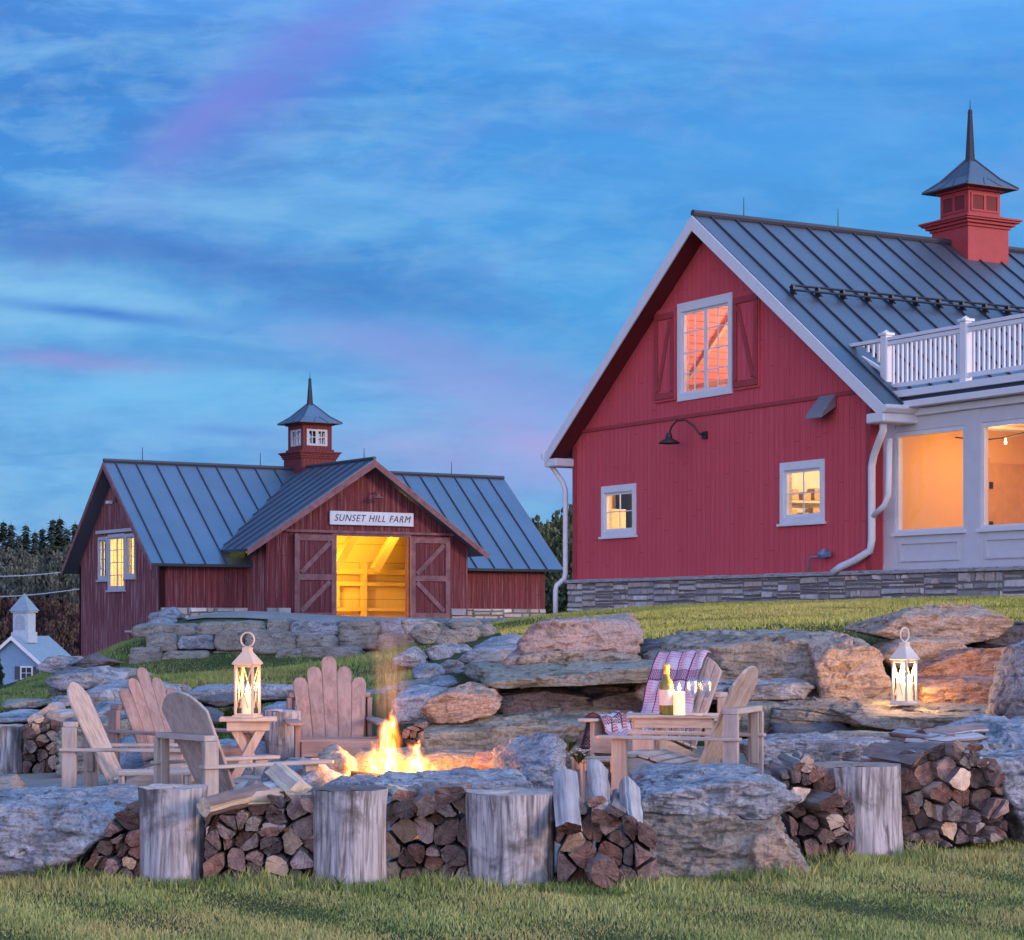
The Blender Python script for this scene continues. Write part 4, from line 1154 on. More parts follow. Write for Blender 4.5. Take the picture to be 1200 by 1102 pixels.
# ------------------------------------------------------------------ rocks
def hull2(pts):
    pts = sorted(set((round(a, 4), round(b, 4)) for a, b in pts))
    def half(ps):
        h = []
        for p in ps:
            while len(h) > 1 and (h[-1][0] - h[-2][0]) * (p[1] - h[-2][1]) - (h[-1][1] - h[-2][1]) * (p[0] - h[-2][0]) <= 0: h.pop()
            h.append(p)
        return h
    a, b = half(pts), half(pts[::-1])
    return a[:-1] + b[:-1]
_ico = {}
def ico(sub):
    if sub not in _ico:
        bm = bmesh.new(); bmesh.ops.create_icosphere(bm, subdivisions=sub, radius=1)
        bm.verts.ensure_lookup_table()
        _ico[sub] = (np.array([v.co[:] for v in bm.verts]), [tuple(v.index for v in f.verts) for f in bm.faces]); bm.free()
    return _ico[sub]
def rock_shape(half, planes, seed, sub=5, rough=.05, q=30, strat=.5):
    """intersection of half-spaces (n, d) with softened edges, roughened in layers"""
    V, Fc = ico(sub)
    p = V * np.array(half)
    S = np.zeros(len(p))
    for n, d in planes:
        S += np.maximum(p @ np.array(n) / d, 0) ** q
    p = p / (S ** (1 / q))[:, None]
    r = random.Random(seed)
    off = Vector((r.uniform(-50, 50), r.uniform(-50, 50), r.uniform(-50, 50)))
    tilt = Matrix.Rotation(r.uniform(-.25, .25), 3, 'Y') @ Matrix.Rotation(r.uniform(-.2, .2), 3, 'X')
    size = (half[0] * half[1] * half[2]) ** (1 / 3)
    lt = min(.20, max(.07, half[2] * r.uniform(.30, .5)))
    out = []
    for a in p:
        v = Vector(a); L = v.length; n = v / L
        w = v / max(size, .12)
        k1 = MN.fractal(w * .9 + off, 1.0, 2.1, 5)
        lw = tilt @ v
        sw = lw.z / lt + 1.1 * MN.fractal(v * 1.1 + off, 1.0, 2.0, 3)
        fl_ = math.floor(sw); sw -= fl_
        nt = max(0.0, 1 - sw / .16) ** 1.5 * (.25 + .75 * abs(MN.noise(Vector((fl_ * 3.7, v.x * .8, v.y * .8)) + off)) * 2)
        k2 = MN.noise(Vector((fl_ * 7.1 + seed, lw.x * .5, 0)))
        k3 = MN.fractal(v * 9.0 + off, .8, 2.0, 3)
        fac = 0.0
        for sc_, am_ in ((.55, .42), (.19, .46)):
            cs = max(size * sc_, .05)
            q_ = Vector((lw.x / 1.5, lw.y / 1.5, lw.z / .55)) / cs + off + Vector((.35 * k1, 0, .5 * k3))
            dd, pp = MN.voronoi(q_)
            hv = MN.cell_vector(pp[0] * 5.3 + Vector((.5, .5, .5)))
            dl = q_ - pp[0]
            fac += cs * am_ * ((hv.x - .5) * dl.x + (hv.y - .5) * dl.y + (hv.z - .5) * dl.z + .32 * (hv.x - .5))
        dsp = size * rough * (1.1 * k1) + .007 * k3 + fac
        hz = Vector((n.x, n.y, 0))
        out.append(v + n * dsp + hz * (strat * lt * (.34 * k2 - .60 * nt)))
    return out, Fc
ROCKS = []
def rock(label, poly, Y, d, mtl, seed, group=None, sub=6, rough=.03, q=60, cat='boulder', name='boulder', lean=.12, top=-.05, ch=9, cham=(.74, .96), sink=0.0, strat=.6):
    Ym = Y + .3 * d
    pts = [P(px, py, Ym) for px, py in poly]
    h = hull2([(p.x, p.z) for p in pts])
    cx = (min(p[0] for p in h) + max(p[0] for p in h)) / 2; cz = (min(p[1] for p in h) + max(p[1] for p in h)) / 2
    hw = (max(p[0] for p in h) - min(p[0] for p in h)) / 2; hh = (max(p[1] for p in h) - min(p[1] for p in h)) / 2
    r = random.Random(seed)
    pl = []
    n = len(h)
    for i in range(n):
        (x0, z0), (x1, z1) = h[i], h[(i + 1) % n]
        e = Vector((x1 - x0, z1 - z0)); nn = Vector((e.y, -e.x)).normalized()
        dist = nn.x * (x0 - cx) + nn.y * (z0 - cz)
        if dist < .02: dist = .02
        yj = r.uniform(-.12, .12) + (top if nn.y > .6 else 0)
        v = Vector((nn.x, yj, nn.y)).normalized()
        pl.append((tuple(v), max(dist * v.dot(Vector((nn.x, 0, nn.y))), .02) ))
    hd = d / 2
    pl.append((tuple(Vector((r.uniform(-.15, .15), -1, lean + r.uniform(-.08, .08))).normalized()), hd))
    pl.append((tuple(Vector((r.uniform(-.2, .2), 1, r.uniform(0, .2))).normalized()), hd))
    for _ in range(ch):
        v = Vector((r.uniform(-1, 1) / hw, r.choice((-1, -1, 1)) * r.uniform(.5, 1) / hd, r.uniform(-.6, 1) / hh)).normalized()
        sup = sum(abs(c) * s_ for c, s_ in zip(v, (hw, hd, hh)))
        pl.append((tuple(v), sup * r.uniform(*cham)))
    vs, fs = rock_shape((hw, hd, hh), pl, seed, sub, rough, q, strat)
    me = bpy.data.meshes.new(name); me.from_pydata([tuple(v) for v in vs], [], fs)
    me.materials.append(M[mtl]); me.polygons.foreach_set('use_smooth', [True] * len(me.polygons)); me.update()
    o = bpy.data.objects.new(name, me); COL.objects.link(o)
    o.location = (cx, Y + hd, cz - sink)
    tag(o, label, cat, group); ROCKS.append(o)
    return o
def slab(label, poly, Y, d, mtl, seed, group=None, **kw):
    kw.setdefault('q', 44); kw.setdefault('ch', 9); kw.setdefault('cham', (.78, .97)); kw.setdefault('rough', .05)
    return rock(label, poly, Y, d, mtl, seed, group, cat='flat stone', name='flat_stone', **kw)

GF, GB, GW = 'boulders of the front seat wall', 'stones of the terrace bank', 'boulders of the retaining wall'
# front row
rock('huge blue grey boulder at the left end of the front row, beside a firewood stack', [(-70, 944), (20, 940), (75, 934), (130, 936), (168, 944), (160, 962), (132, 972), (105, 1002), (72, 1034), (20, 1036), (-60, 1025)], 12.8, 1.3, 'rock_blue', 1, GF, top=-.08, lean=.22)
rock('thick grey cap boulder overhanging the rock below it, behind the leaning firewood', [(734, 935), (755, 914), (800, 906), (890, 908), (918, 922), (921, 950), (893, 966), (855, 960), (800, 962), (755, 952)], 12.9, 1.2, 'rock_blue', 2, GF, top=-.07, lean=.05, ch=6)
rock('broad lower boulder with a warm lit right face, under the grey cap boulder', [(738, 940), (800, 935), (900, 940), (924, 975), (944, 1024), (925, 1036), (860, 1044), (745, 1042)], 12.86, 1.1, 'rock_grey', 3, GF, top=-.05, lean=.15, ch=5)
rock('added tan stone standing for the warm light on the right face of the lower boulder', [(878, 968), (908, 962), (925, 985), (943, 1024), (932, 1032), (880, 1034), (872, 1000)], 12.80, .6, 'rock_tan', 31, GF, sub=5, lean=.2)  # added piece: warm light on the lower boulder's right face, put into tan
rock('large blue grey boulder at the right end of the front row', [(1126, 876), (1150, 866), (1260, 862), (1265, 985), (1180, 985), (1150, 930), (1136, 895)], 14.3, 1.4, 'rock_blue', 4, GF, top=-.06)
rock('tall mottled blue boulder at the right edge, above the front boulder', [(1172, 835), (1182, 790), (1196, 758), (1250, 742), (1255, 862), (1182, 860)], 16.6, 1.1, 'rock_blue', 5, GB, rough=.06)
# fire pit ring
FX, FY, FZ = -.70, 15.75, .10
GR = 'stones round the fire pit'
slab('wide blue front slab of the fire pit rim', [(424, 926), (440, 914), (520, 912), (606, 908), (622, 916), (640, 965), (430, 968)], 14.2, .5, 'rock_blue', 6, GR, top=-.03, rough=.05, ch=6)
rock('raised blue stone at the right of the fire pit rim, higher than the others', [(582, 912), (604, 886), (645, 871), (658, 880), (664, 905), (655, 945), (590, 948)], 14.5, .9, 'rock_blue', 7, GR, top=-.25, rough=.07)
slab('low flat slab at the near left of the fire pit rim', [(372, 930), (395, 918), (440, 916), (446, 932), (436, 962), (378, 962)], 14.5, .5, 'rock_blue', 8, GR, top=-.05)
rock('rounded stone at the left of the fire pit, glowing on its inner side', [(362, 905), (372, 885), (398, 880), (412, 892), (413, 935), (368, 935)], 15.45, .55, 'rock_tan', 9, GR, sub=4)
rock('left of the two rear rim stones behind the flames', [(408, 895), (420, 880), (470, 878), (494, 886), (496, 925), (412, 925)], 16.35, .5, 'rock_grey', 10, GR, sub=4)
rock('right of the two rear rim stones behind the flames', [(490, 892), (505, 881), (560, 882), (572, 890), (572, 925), (492, 925)], 16.4, .5, 'rock_grey', 11, GR, sub=4)
rock('small reddish stone wedged into the rear right of the fire pit rim', [(550, 905), (558, 887), (592, 883), (606, 892), (604, 925), (552, 925)], 16.0, .5, 'rock_red', 12, GR, sub=4)
# bank, right of the fire
slab('long olive grey bench slab behind the fire pit', [(489, 850), (545, 843), (690, 838), (742, 842), (750, 905), (640, 908), (540, 905), (494, 900)], 18.0, 1.0, 'rock_olive', 13, GB, top=-.06)
rock('warm tan boulder resting on the left end of the bench slab', [(494, 836), (505, 818), (540, 806), (578, 806), (586, 818), (572, 836), (540, 844), (500, 845)], 18.3, .8, 'rock_tan', 14, GB)
rock('blue boulder beside the tan one, at the left end of the bench slab', [(466, 842), (468, 812), (498, 805), (525, 808), (515, 842)], 18.7, .9, 'rock_blue', 15, GB, sub=4)
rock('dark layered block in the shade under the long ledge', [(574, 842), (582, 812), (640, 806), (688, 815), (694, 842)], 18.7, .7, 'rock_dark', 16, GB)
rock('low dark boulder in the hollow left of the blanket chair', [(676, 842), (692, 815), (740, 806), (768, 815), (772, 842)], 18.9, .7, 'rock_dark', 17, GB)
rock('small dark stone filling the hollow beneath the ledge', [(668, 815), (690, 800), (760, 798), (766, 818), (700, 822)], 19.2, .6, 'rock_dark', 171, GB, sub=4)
rock('rounded grey stone behind the wine bottle', [(742, 815), (752, 800), (795, 796), (812, 808), (806, 828), (755, 828)], 18.75, .5, 'rock_blue', 18, GB, sub=4)
slab('long flat ledge slab overhanging the dark hollow', [(552, 797), (562, 785), (625, 778), (785, 774), (800, 782), (772, 797), (640, 803), (580, 804)], 18.5, 1.4, 'rock_olive', 19, GB, top=-.12, rough=.04)
slab('thin grey slab under the big pink boulder', [(600, 782), (606, 766), (742, 765), (750, 776), (745, 784)], 19.15, 1.0, 'rock_grey', 20, GB)
rock('big pinkish grey boulder standing on the ledge', [(604, 774), (614, 748), (634, 730), (700, 722), (742, 723), (754, 738), (750, 760), (741, 772)], 19.3, .9, 'rock_pink', 21, GB, rough=.035, q=22, strat=.2)
rock('small pink stone at the left foot of the big pink boulder', [(588, 785), (598, 766), (620, 764), (626, 786)], 19.2, .5, 'rock_pink', 22, GB, sub=4)
rock('massive long grey boulder at the top of the bank', [(756, 768), (786, 752), (850, 744), (950, 744), (992, 752), (992, 800), (962, 822), (900, 812), (820, 802), (765, 788)], 19.2, 1.1, 'rock_grey', 23, GB, rough=.05, top=-.08)
rock('right facet of the massive grey boulder, coloured tan for the light of the right lantern', [(948, 752), (1000, 747), (1030, 764), (1042, 800), (1036, 826), (985, 832), (958, 812)], 18.85, 1.0, 'rock_tan', 24, GB, rough=.05)  # facet of the long grey boulder; its lantern light is put into the tan
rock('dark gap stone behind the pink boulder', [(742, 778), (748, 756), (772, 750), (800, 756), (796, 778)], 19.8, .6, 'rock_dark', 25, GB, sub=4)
slab('blue slab under the massive grey boulder', [(788, 806), (800, 798), (935, 793), (956, 806), (940, 822), (800, 824)], 18.85, .8, 'rock_blue', 26, GB)
rock('olive block behind the tilted chair back', [(846, 852), (850, 824), (905, 820), (922, 850), (885, 866)], 18.6, .7, 'rock_olive', 27, GB, sub=4)
slab('thick layered slab left of the lantern bench', [(900, 850), (906, 826), (985, 820), (1004, 838), (995, 852), (915, 858)], 18.4, .8, 'rock_grey', 28, GB, strat=1.4)
slab('long bench slab carrying the right lantern', [(988, 838), (1015, 828), (1185, 830), (1194, 842), (1180, 858), (1090, 862), (1010, 852)], 17.55, 1.0, 'rock_grey', 29, GB, top=-.10)
slab('lower red step stone right of the lantern', [(1068, 832), (1078, 800), (1120, 795), (1190, 797), (1200, 828), (1150, 836)], 18.2, .9, 'rock_red', 30, GB)
slab('upper red step stone right of the lantern', [(1066, 800), (1080, 778), (1105, 768), (1206, 758), (1215, 790), (1140, 802)], 18.8, 1.0, 'rock_red', 32, GB)
rock('broad topmost rock of the bank with a lantern lit right face', [(1008, 740), (1030, 724), (1080, 713), (1150, 712), (1182, 728), (1172, 742), (1110, 754), (1050, 750)], 19.6, 1.1, 'rock_tan', 33, GB, rough=.05)  # tan body carries the lantern's orange light on the right face
rock('low tan stone under the topmost rock', [(1026, 766), (1050, 750), (1120, 750), (1136, 762), (1100, 780), (1045, 782)], 19.2, .8, 'rock_tan', 34, GB, sub=4)
rock('dark purple rock at the right edge below the grass', [(1128, 772), (1140, 745), (1180, 734), (1255, 730), (1260, 768)], 19.9, 1.0, 'rock_dark', 35, GB)
slab('low flat slab beside the tilted chair at patio level', [(874, 874), (915, 864), (1032, 866), (1046, 890), (965, 897), (882, 893)], 16.5, 1.0, 'rock_blue', 36, GB, top=-.08)
slab('small flat stone between lantern bench and low slab', [(962, 872), (985, 858), (1110, 862), (1118, 880), (1000, 884)], 17.1, .7, 'rock_grey', 37, GB, sub=4)
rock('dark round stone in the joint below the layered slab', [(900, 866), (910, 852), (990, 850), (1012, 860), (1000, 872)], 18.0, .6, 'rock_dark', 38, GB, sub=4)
# tumbled stones between bank and path
GJ = 'tumbled stones between the fire pit and the barn path'
slab('pale flat slab at the edge of the grass, highest of the tumbled stones', [(556, 760), (566, 752), (600, 747), (615, 752), (605, 762)], 23.2, .8, 'rock_blue', 40, GJ, sub=4)
slab('wide blue slab left of the pink boulder', [(536, 774), (556, 760), (640, 754), (648, 766), (600, 774), (552, 780)], 21.4, 1.0, 'rock_blue', 41, GJ, sub=4)
rock('rusty brown stone under the wide blue slab', [(542, 784), (556, 772), (588, 766), (600, 776), (588, 788)], 20.8, .7, 'rock_tan', 42, GJ, sub=4)
r_ = random.Random(11)
tum = [(500, 745, 34, 22), (526, 752, 30, 24), (548, 745, 30, 18), (512, 768, 30, 22), (536, 764, 26, 18), (504, 790, 34, 22), (530, 786, 34, 24), (478, 772, 30, 18), (520, 806, 40, 18), (556, 792, 30, 16), (545, 733, 40, 14), (490, 733, 40, 16), (565, 742, 30, 16), (486, 808, 36, 16)]
for i, (px, py, w, h) in enumerate(tum):
    a = [(px + w * .62 * cos(t) * r_.uniform(.8, 1.1), py + h * .62 * sin(t) * r_.uniform(.85, 1.1)) for t in [j * pi / 4 + .3 for j in range(8)]]
    a = [(px + w * .66 * cos(t) * r_.uniform(.72, 1.15), py + h * .66 * sin(t) * r_.uniform(.72, 1.15)) for t in [j * pi / 3 + r_.uniform(-.3, .3) for j in range(6)]]
    rock('blue grey fieldstone tumbled down the slope beside the barn path', a, 22.0 + (800 - py) * .16 + r_.uniform(-.3, .3), r_.uniform(.5, .8), r_.choice(['rock_blue', 'rock_blue', 'rock_grey']), 200 + i, GJ, sub=4, ch=5)
# low ledges on the left slope
GL = 'ledges on the left slope'
slab('blue ledge below the cottage roof, leftmost on the slope', [(56, 800), (78, 788), (112, 783), (142, 794), (136, 808), (80, 812)], 25.5, 1.0, 'rock_blue', 50, GL, sub=4)
slab('long blue ledge between the leftmost chair and the cottage', [(96, 815), (112, 803), (160, 798), (212, 804), (218, 826), (112, 832)], 24.0, 1.0, 'rock_blue', 51, GL, sub=4)
slab('flat blue ledge on the slope left of the lantern', [(206, 824), (225, 808), (262, 802), (348, 804), (352, 818), (300, 826), (212, 830)], 22.8, 1.0, 'rock_blue', 52, GL, sub=4)
slab('flat blue ledge on the slope right of the smoke', [(395, 824), (410, 812), (460, 808), (515, 801), (518, 816), (470, 828)], 22.4, 1.0, 'rock_blue', 53, GL, sub=4)
slab('dark ledge stone on the slope behind the stump stool', [(300, 845), (318, 826), (430, 822), (470, 832), (465, 850)], 21.6, .9, 'rock_blue', 54, GL, sub=4)
rock('dark wall stone by the cottage corner, upper one', [(60, 800), (66, 786), (92, 784), (100, 800)], 27.0, .7, 'rock_dark', 55, GL, sub=4)
rock('dark wall stone by the cottage corner, lower one', [(58, 816), (62, 800), (98, 800), (104, 816)], 26.6, .7, 'rock_dark', 56, GL, sub=4)
slab('flat slab lying over the left firewood stack', [(-40, 850), (-10, 838), (60, 834), (112, 838), (118, 848), (60, 850), (-35, 852)], 21.3, .9, 'rock_blue', 57, GL, sub=4)
rock('tan and grey wall block right of the left firewood stack', [(72, 852), (110, 843), (150, 848), (152, 912), (76, 915)], 20.3, .9, 'rock_olive', 58, GL)
rock('brown stone low behind the leftmost chair', [(150, 880), (160, 852), (205, 842), (240, 850), (240, 900), (152, 900)], 20.6, .9, 'rock_grey', 59, GL, sub=4)
slab('flat paving slab under the chairs by the left boulder', [(120, 915), (145, 892), (250, 882), (330, 880), (345, 900), (200, 925)], 17.6, 1.6, 'rock_blue', 60, GL, sub=4, top=-.25)
slab('flat paving slab between the fire pit and the pale firewood', [(300, 930), (312, 915), (365, 908), (385, 925), (330, 945)], 14.6, .9, 'rock_blue', 61, GL, sub=4, top=-.25)
slab('orange lit flat stone at the far left edge of the patio', [(-30, 935), (-20, 920), (12, 917), (20, 928), (0, 940)], 15.6, .8, 'rock_tan', 62, GL, sub=4)
for i, (px, py, w, h, Y_) in enumerate(((70, 778, 44, 14, 29), (108, 776, 40, 12, 28.5), (30, 826, 50, 12, 24.5), (80, 822, 46, 14, 24), (150, 792, 46, 12, 27), (262, 822, 50, 12, 22.2), (190, 838, 50, 14, 21.8), (232, 842, 46, 14, 21.4), (128, 836, 44, 14, 22.4))):
    a = [(px + w * .62 * cos(t) * r_.uniform(.75, 1.12), py + h * .62 * sin(t) * r_.uniform(.75, 1.12)) for t in [j * pi / 3 + r_.uniform(-.25, .25) for j in range(6)]]
    rock('low weathered stone set in the grass of the left slope between the ledges', a, Y_, .8, r_.choice(['rock_blue', 'rock_grey', 'rock_dark', 'rock_blue']), 500 + i, 'low stones on the left slope', sub=4, ch=5)
# boulder retaining wall before the far barn: courses from bottom to top
r_ = random.Random(21)
for ci, (z0, z1, Yb) in enumerate(((.50, 1.00, 45.0), (.94, 1.28, 45.25), (1.22, 1.56, 45.6))):
    x = -8.0 + (0, .3, -.1)[ci] + ci * .02
    while x < (-1.2, -.9, .1)[ci]:
        w = r_.uniform(.5, 1.5)
        zz0, zz1 = z0 + r_.uniform(-.05, .05), z1 + r_.uniform(-.07, .05)
        Y_ = Yb + r_.uniform(-.15, .15) + (x + 8) * .0
        tx = lambda X: CX + X * F / (Y_ + .2); tz = lambda Z: HY - (Z - EZ) * F / (Y_ + .2)
        a, b_ = x - .03, x + w + .03
        poly = [(tx(a), tz(zz0 + .08)), (tx(a + .05), tz(zz0 - .03)), (tx(b_ - .05), tz(zz0 - .03)), (tx(b_), tz(zz0 + .06)), (tx(b_ - .02), tz(zz1 - .06 - r_.uniform(0, .1))), (tx(b_ - .10 * w), tz(zz1)), (tx(a + .08 * w), tz(zz1 - .02)), (tx(a + .01), tz(zz1 - .05 - r_.uniform(0, .12)))]
        rock(('rounded grey boulder in the bottom course of the wall below the far barn', 'rounded grey boulder in the middle course of the wall below the far barn', 'flat topped grey boulder in the top course of the wall below the far barn')[ci], poly, Y_, .8, r_.choice(['rock_blue', 'rock_grey', 'rock_grey', 'rock_pink' if ci == 0 and x > -3.2 else 'rock_grey']), 300 + ci * 40 + int((x + 9) * 10), GW, sub=4, ch=4, rough=.05, cham=(.82, .96))
        x += w
# tail of the wall climbing to the barn corner
for i, (px, py, w, h, Y_) in enumerate(((178, 748, 34, 18, 47), (166, 760, 26, 12, 46.5), (190, 732, 30, 16, 51), (180, 736, 22, 14, 52), (198, 722, 26, 14, 54.5), (186, 724, 20, 12, 55))):
    a = [(px + w * .6 * cos(t) * r_.uniform(.85, 1.1), py + h * .6 * sin(t) * r_.uniform(.85, 1.1)) for t in [j * pi / 4 + .2 for j in range(8)]]
    rock('grey fieldstone of the wing wall climbing to the corner of the far barn', a, Y_, .9, 'rock_blue', 420 + i, 'wing wall stones by the far barn', sub=4, ch=5)

# ------------------------------------------------------------------ firewood
def clip_poly(poly, n, d):
    """keep the side n.p <= d"""
    out = []
    for i in range(len(poly)):
        a, b_ = poly[i], poly[(i + 1) % len(poly)]
        da, db = n[0] * a[0] + n[1] * a[1] - d, n[0] * b_[0] + n[1] * b_[1] - d
        if da <= 0: out.append(a)
        if da * db < 0:
            t = da / (da - db); out.append((a[0] + (b_[0] - a[0]) * t, a[1] + (b_[1] - a[1]) * t))
    return out
def cell(i, pts, reg):
    c = reg
    x, z = pts[i]
    for j, (x2, z2) in enumerate(pts):
        if j == i: continue
        n = (x2 - x, z2 - z)
        c = clip_poly(c, n, n[0] * (x + x2) / 2 + n[1] * (z + z2) / 2)
        if len(c) < 3: return []
    return c
def area(c):
    return abs(sum(c[i][0] * c[(i + 1) % len(c)][1] - c[(i + 1) % len(c)][0] * c[i][1] for i in range(len(c)))) / 2
def cen(c):
    return sum(p[0] for p in c) / len(c), sum(p[1] for p in c) / len(c)
def log_mesh(c, L, r, seed, lengthwise=1):
    """a split log: cross-section polygon c round its own middle, length L along y"""
    rr = random.Random(seed)
    ring = []
    n = len(c)
    kinds = []
    bark_i = rr.randrange(n)
    for i in range(n):
        a, b_ = Vector((c[i][0], c[i][1])), Vector((c[(i + 1) % n][0], c[(i + 1) % n][1]))
        e = b_ - a; nn = Vector((e.y, -e.x)).normalized()
        if nn.dot((a + b_) / 2) < 0: nn = -nn
        round_ = (i == bark_i)
        for t in (0, .25, .5, .75):
            p = a.lerp(b_, t if t else .06)
            bul = .16 * e.length * (1 - (2 * t - 1) ** 2) if round_ else 0
            ring.append(p + nn * (bul + rr.uniform(-.004, .004)))
            kinds.append(1 if round_ or rr.random() < .25 else 2)
    m_ = len(ring); vs = []
    segs = 5
    tw_ = rr.uniform(-.06, .06)
    for s_ in range(segs + 1):
        y = L * s_ / segs
        bend = Vector((rr.uniform(-.006, .006), rr.uniform(-.006, .006)))
        for p in ring:
            q_ = p * (1 + rr.uniform(-.02, .02)) + bend
            vs.append((q_.x, y + (rr.uniform(-.007, .007) if s_ in (0, segs) else 0), q_.y))
    mb = MB(); mb.v = vs
    for s_ in range(segs):
        for j in range(m_):
            k_ = (j + 1) % m_
            mb.f.append([s_ * m_ + j, s_ * m_ + k_, (s_ + 1) * m_ + k_, (s_ + 1) * m_ + j]); mb.mi.append(kinds[j]); mb.tone.append(.5)
    for base, yy in ((0, -.004), (segs * m_, L + .004)):
        ci = len(mb.v); cx_ = sum(p.x for p in ring) / m_; cz_ = sum(p.y for p in ring) / m_
        mb.v.append((cx_, yy, cz_))
        for j in range(m_): mb.f.append([base + j, base + (j + 1) % m_, ci]); mb.mi.append(0); mb.tone.append(.5)
    return mb
NLOG = 0
M['log_end_pale'] = endgrain('pale_log_end_grain', (.52, .37, .25), (.30, .19, .12))
def PILE(parts_, r, Y, L, rz, sd, shrink, label, group):
    for q, c in enumerate(parts_):
        if len(c) < 3 or area(c) < .0016: continue
        m_ = cen(c); rad = math.sqrt(area(c) / pi)
        s_ = 1 - shrink / rad - r.uniform(0, .05)
        c2 = [((p[0] - m_[0]) * s_ * r.uniform(.92, 1.0), (p[1] - m_[1]) * s_ * r.uniform(.92, 1.0)) for p in c]
        side = r.choice(['split', 'bark', 'bark', 'bark', 'pale', 'bark', 'split'])
        o = log_mesh(c2, L * r.uniform(.85, 1.1), rad, sd * 3 + q).build('split_log', [M['log_end_pale' if r.random() < .16 else 'log_end'], M['bark'], M[side]])
        o.location = (m_[0], Y + r.uniform(-.07, .10), m_[1])
        o.rotation_euler = (r.uniform(-.05, .05), 0, rz + r.uniform(-.09, .09))
        tag(o, label, 'firewood log', group)
def logpile(poly, Y, nn, label, group, seed, L=.75, rz=0.0, top_mat=None, shrink=.0055):
    global NLOG
    r = random.Random(seed)
    reg = [(P(px, py, Y).x, P(px, py, Y).z) for px, py in poly]
    if sum(reg[i][0] * reg[(i + 1) % len(reg)][1] - reg[(i + 1) % len(reg)][0] * reg[i][1] for i in range(len(reg))) < 0: reg = reg[::-1]
    x0, x1 = min(p[0] for p in reg), max(p[0] for p in reg); z0, z1 = min(p[1] for p in reg), max(p[1] for p in reg)
    hl = hull2(reg)
    def inside(p):
        return all((hl[(i + 1) % len(hl)][0] - hl[i][0]) * (p[1] - hl[i][1]) - (hl[(i + 1) % len(hl)][1] - hl[i][1]) * (p[0] - hl[i][0]) >= 0 for i in range(len(hl)))
    pts = []
    while len(pts) < nn:
        best = None
        for _ in range(12):
            p = (r.uniform(x0, x1), r.uniform(z0, z1))
            if not inside(p): continue
            d = min([math.hypot(p[0] - q[0], (p[1] - q[1]) * 1.15) for q in pts] or [9])
            if best is None or d > best[0]: best = (d, p)
        if best: pts.append(best[1])
    for i in range(nn):
        c = cell(i, pts, hl)
        if len(c) < 3 or area(c) < .0012: continue
        c = [c[j] for j in range(len(c)) if math.hypot(c[j][0] - c[j - 1][0], c[j][1] - c[j - 1][1]) > .018]
        if len(c) < 3: continue
        m_ = cen(c); rad = math.sqrt(area(c) / pi)
        s_ = 1 - shrink / rad - r.uniform(0, .05)
        parts_ = [c]
        if r.random() < .5:
            th = r.uniform(0, pi); nn_ = (cos(th), sin(th)); dd_ = nn_[0] * m_[0] + nn_[1] * m_[1]
            parts_ = [clip_poly(c, nn_, dd_), clip_poly(c, (-nn_[0], -nn_[1]), -dd_)]
        PILE(parts_, r, Y, L, rz, seed * 100 + i, shrink, label, group)
        continue
        c2 = [((p[0] - m_[0]) * s_ * r.uniform(.90, 1.0), (p[1] - m_[1]) * s_ * r.uniform(.90, 1.0)) for p in c]
        if r.random() < .3 and len(c2) > 4: c2.pop(r.randrange(len(c2)))
        mb = log_mesh(c2, L * r.uniform(.85, 1.1), rad, seed * 100 + i)
        side = r.choice(['split', 'bark', 'bark', 'bark', 'pale', 'bark', 'split'])
        o = mb.build('split_log', [M['log_end_pale' if r.random() < .16 else 'log_end'], M['bark'], M[side]])
        o.location = (m_[0], Y + r.uniform(-.06, .10), m_[1])
        o.rotation_euler = (r.uniform(-.05, .05), 0, rz + r.uniform(-.09, .09))
        tag(o, label, 'firewood log', group); NLOG += 1
def log_at(label, px, py, Y, w, h, L, rot, seed, mats=('log_end', 'bark', 'pale'), group=None, shape=None):
    """a single log seen at a pixel, its near end there; rot = euler of its axis (+y = away)"""
    r = random.Random(seed)
    c = shape or [(w / 2 * cos(t) * r.uniform(.85, 1.1), h / 2 * sin(t) * r.uniform(.85, 1.1)) for t in [j * 2 * pi / 5 + r.random() for j in range(5)]]
    o = log_mesh(c, L, 0, seed).build('split_log', [M[a] for a in mats])
    o.location = P(px, py, Y); o.rotation_euler = rot
    tag(o, label, 'firewood log', group)
    return o
logpile([(132, 952), (165, 938), (170, 1036), (90, 1036), (112, 985)], 12.75, 17, 'split firewood log in the stack between the left boulder and the first stump', 'firewood between the left boulder and the first stump', 1)
logpile([(238, 955), (262, 935), (330, 928), (370, 934), (370, 1028), (300, 1036), (238, 1032)], 12.62, 25, 'split firewood log in the stack between the first and second stumps', 'firewood between the first and second stumps', 2)
logpile([(450, 942), (480, 935), (548, 926), (550, 1042), (450, 1040)], 12.6, 18, 'split firewood log in the stack between the second and third stumps', 'firewood between the second and third stumps', 3)
logpile([(650, 962), (700, 930), (770, 975), (774, 1030), (740, 1046), (690, 1048), (652, 1030)], 12.45, 17, 'split firewood log in the leaning heap right of the third stump', 'firewood heap right of the third stump', 4)
logpile([(915, 905), (940, 890), (968, 900), (985, 930), (1004, 945), (1000, 1008), (935, 1010), (925, 975)], 13.75, 20, 'split firewood log in the narrow stack left of the rightmost stump', 'firewood left of the rightmost stump', 5)
logpile([(1052, 905), (1080, 880), (1120, 868), (1150, 885), (1180, 905), (1182, 985), (1060, 996)], 14.2, 32, 'split firewood log in the stack between the rightmost stump and the right boulder', 'firewood between the rightmost stump and the right boulder', 6, rz=.25)
logpile([(27, 850), (50, 840), (72, 846), (76, 913), (27, 915)], 20.9, 24, 'split firewood log in the small stack at the left edge of the patio', 'firewood at the left edge of the patio', 7, L=.5)
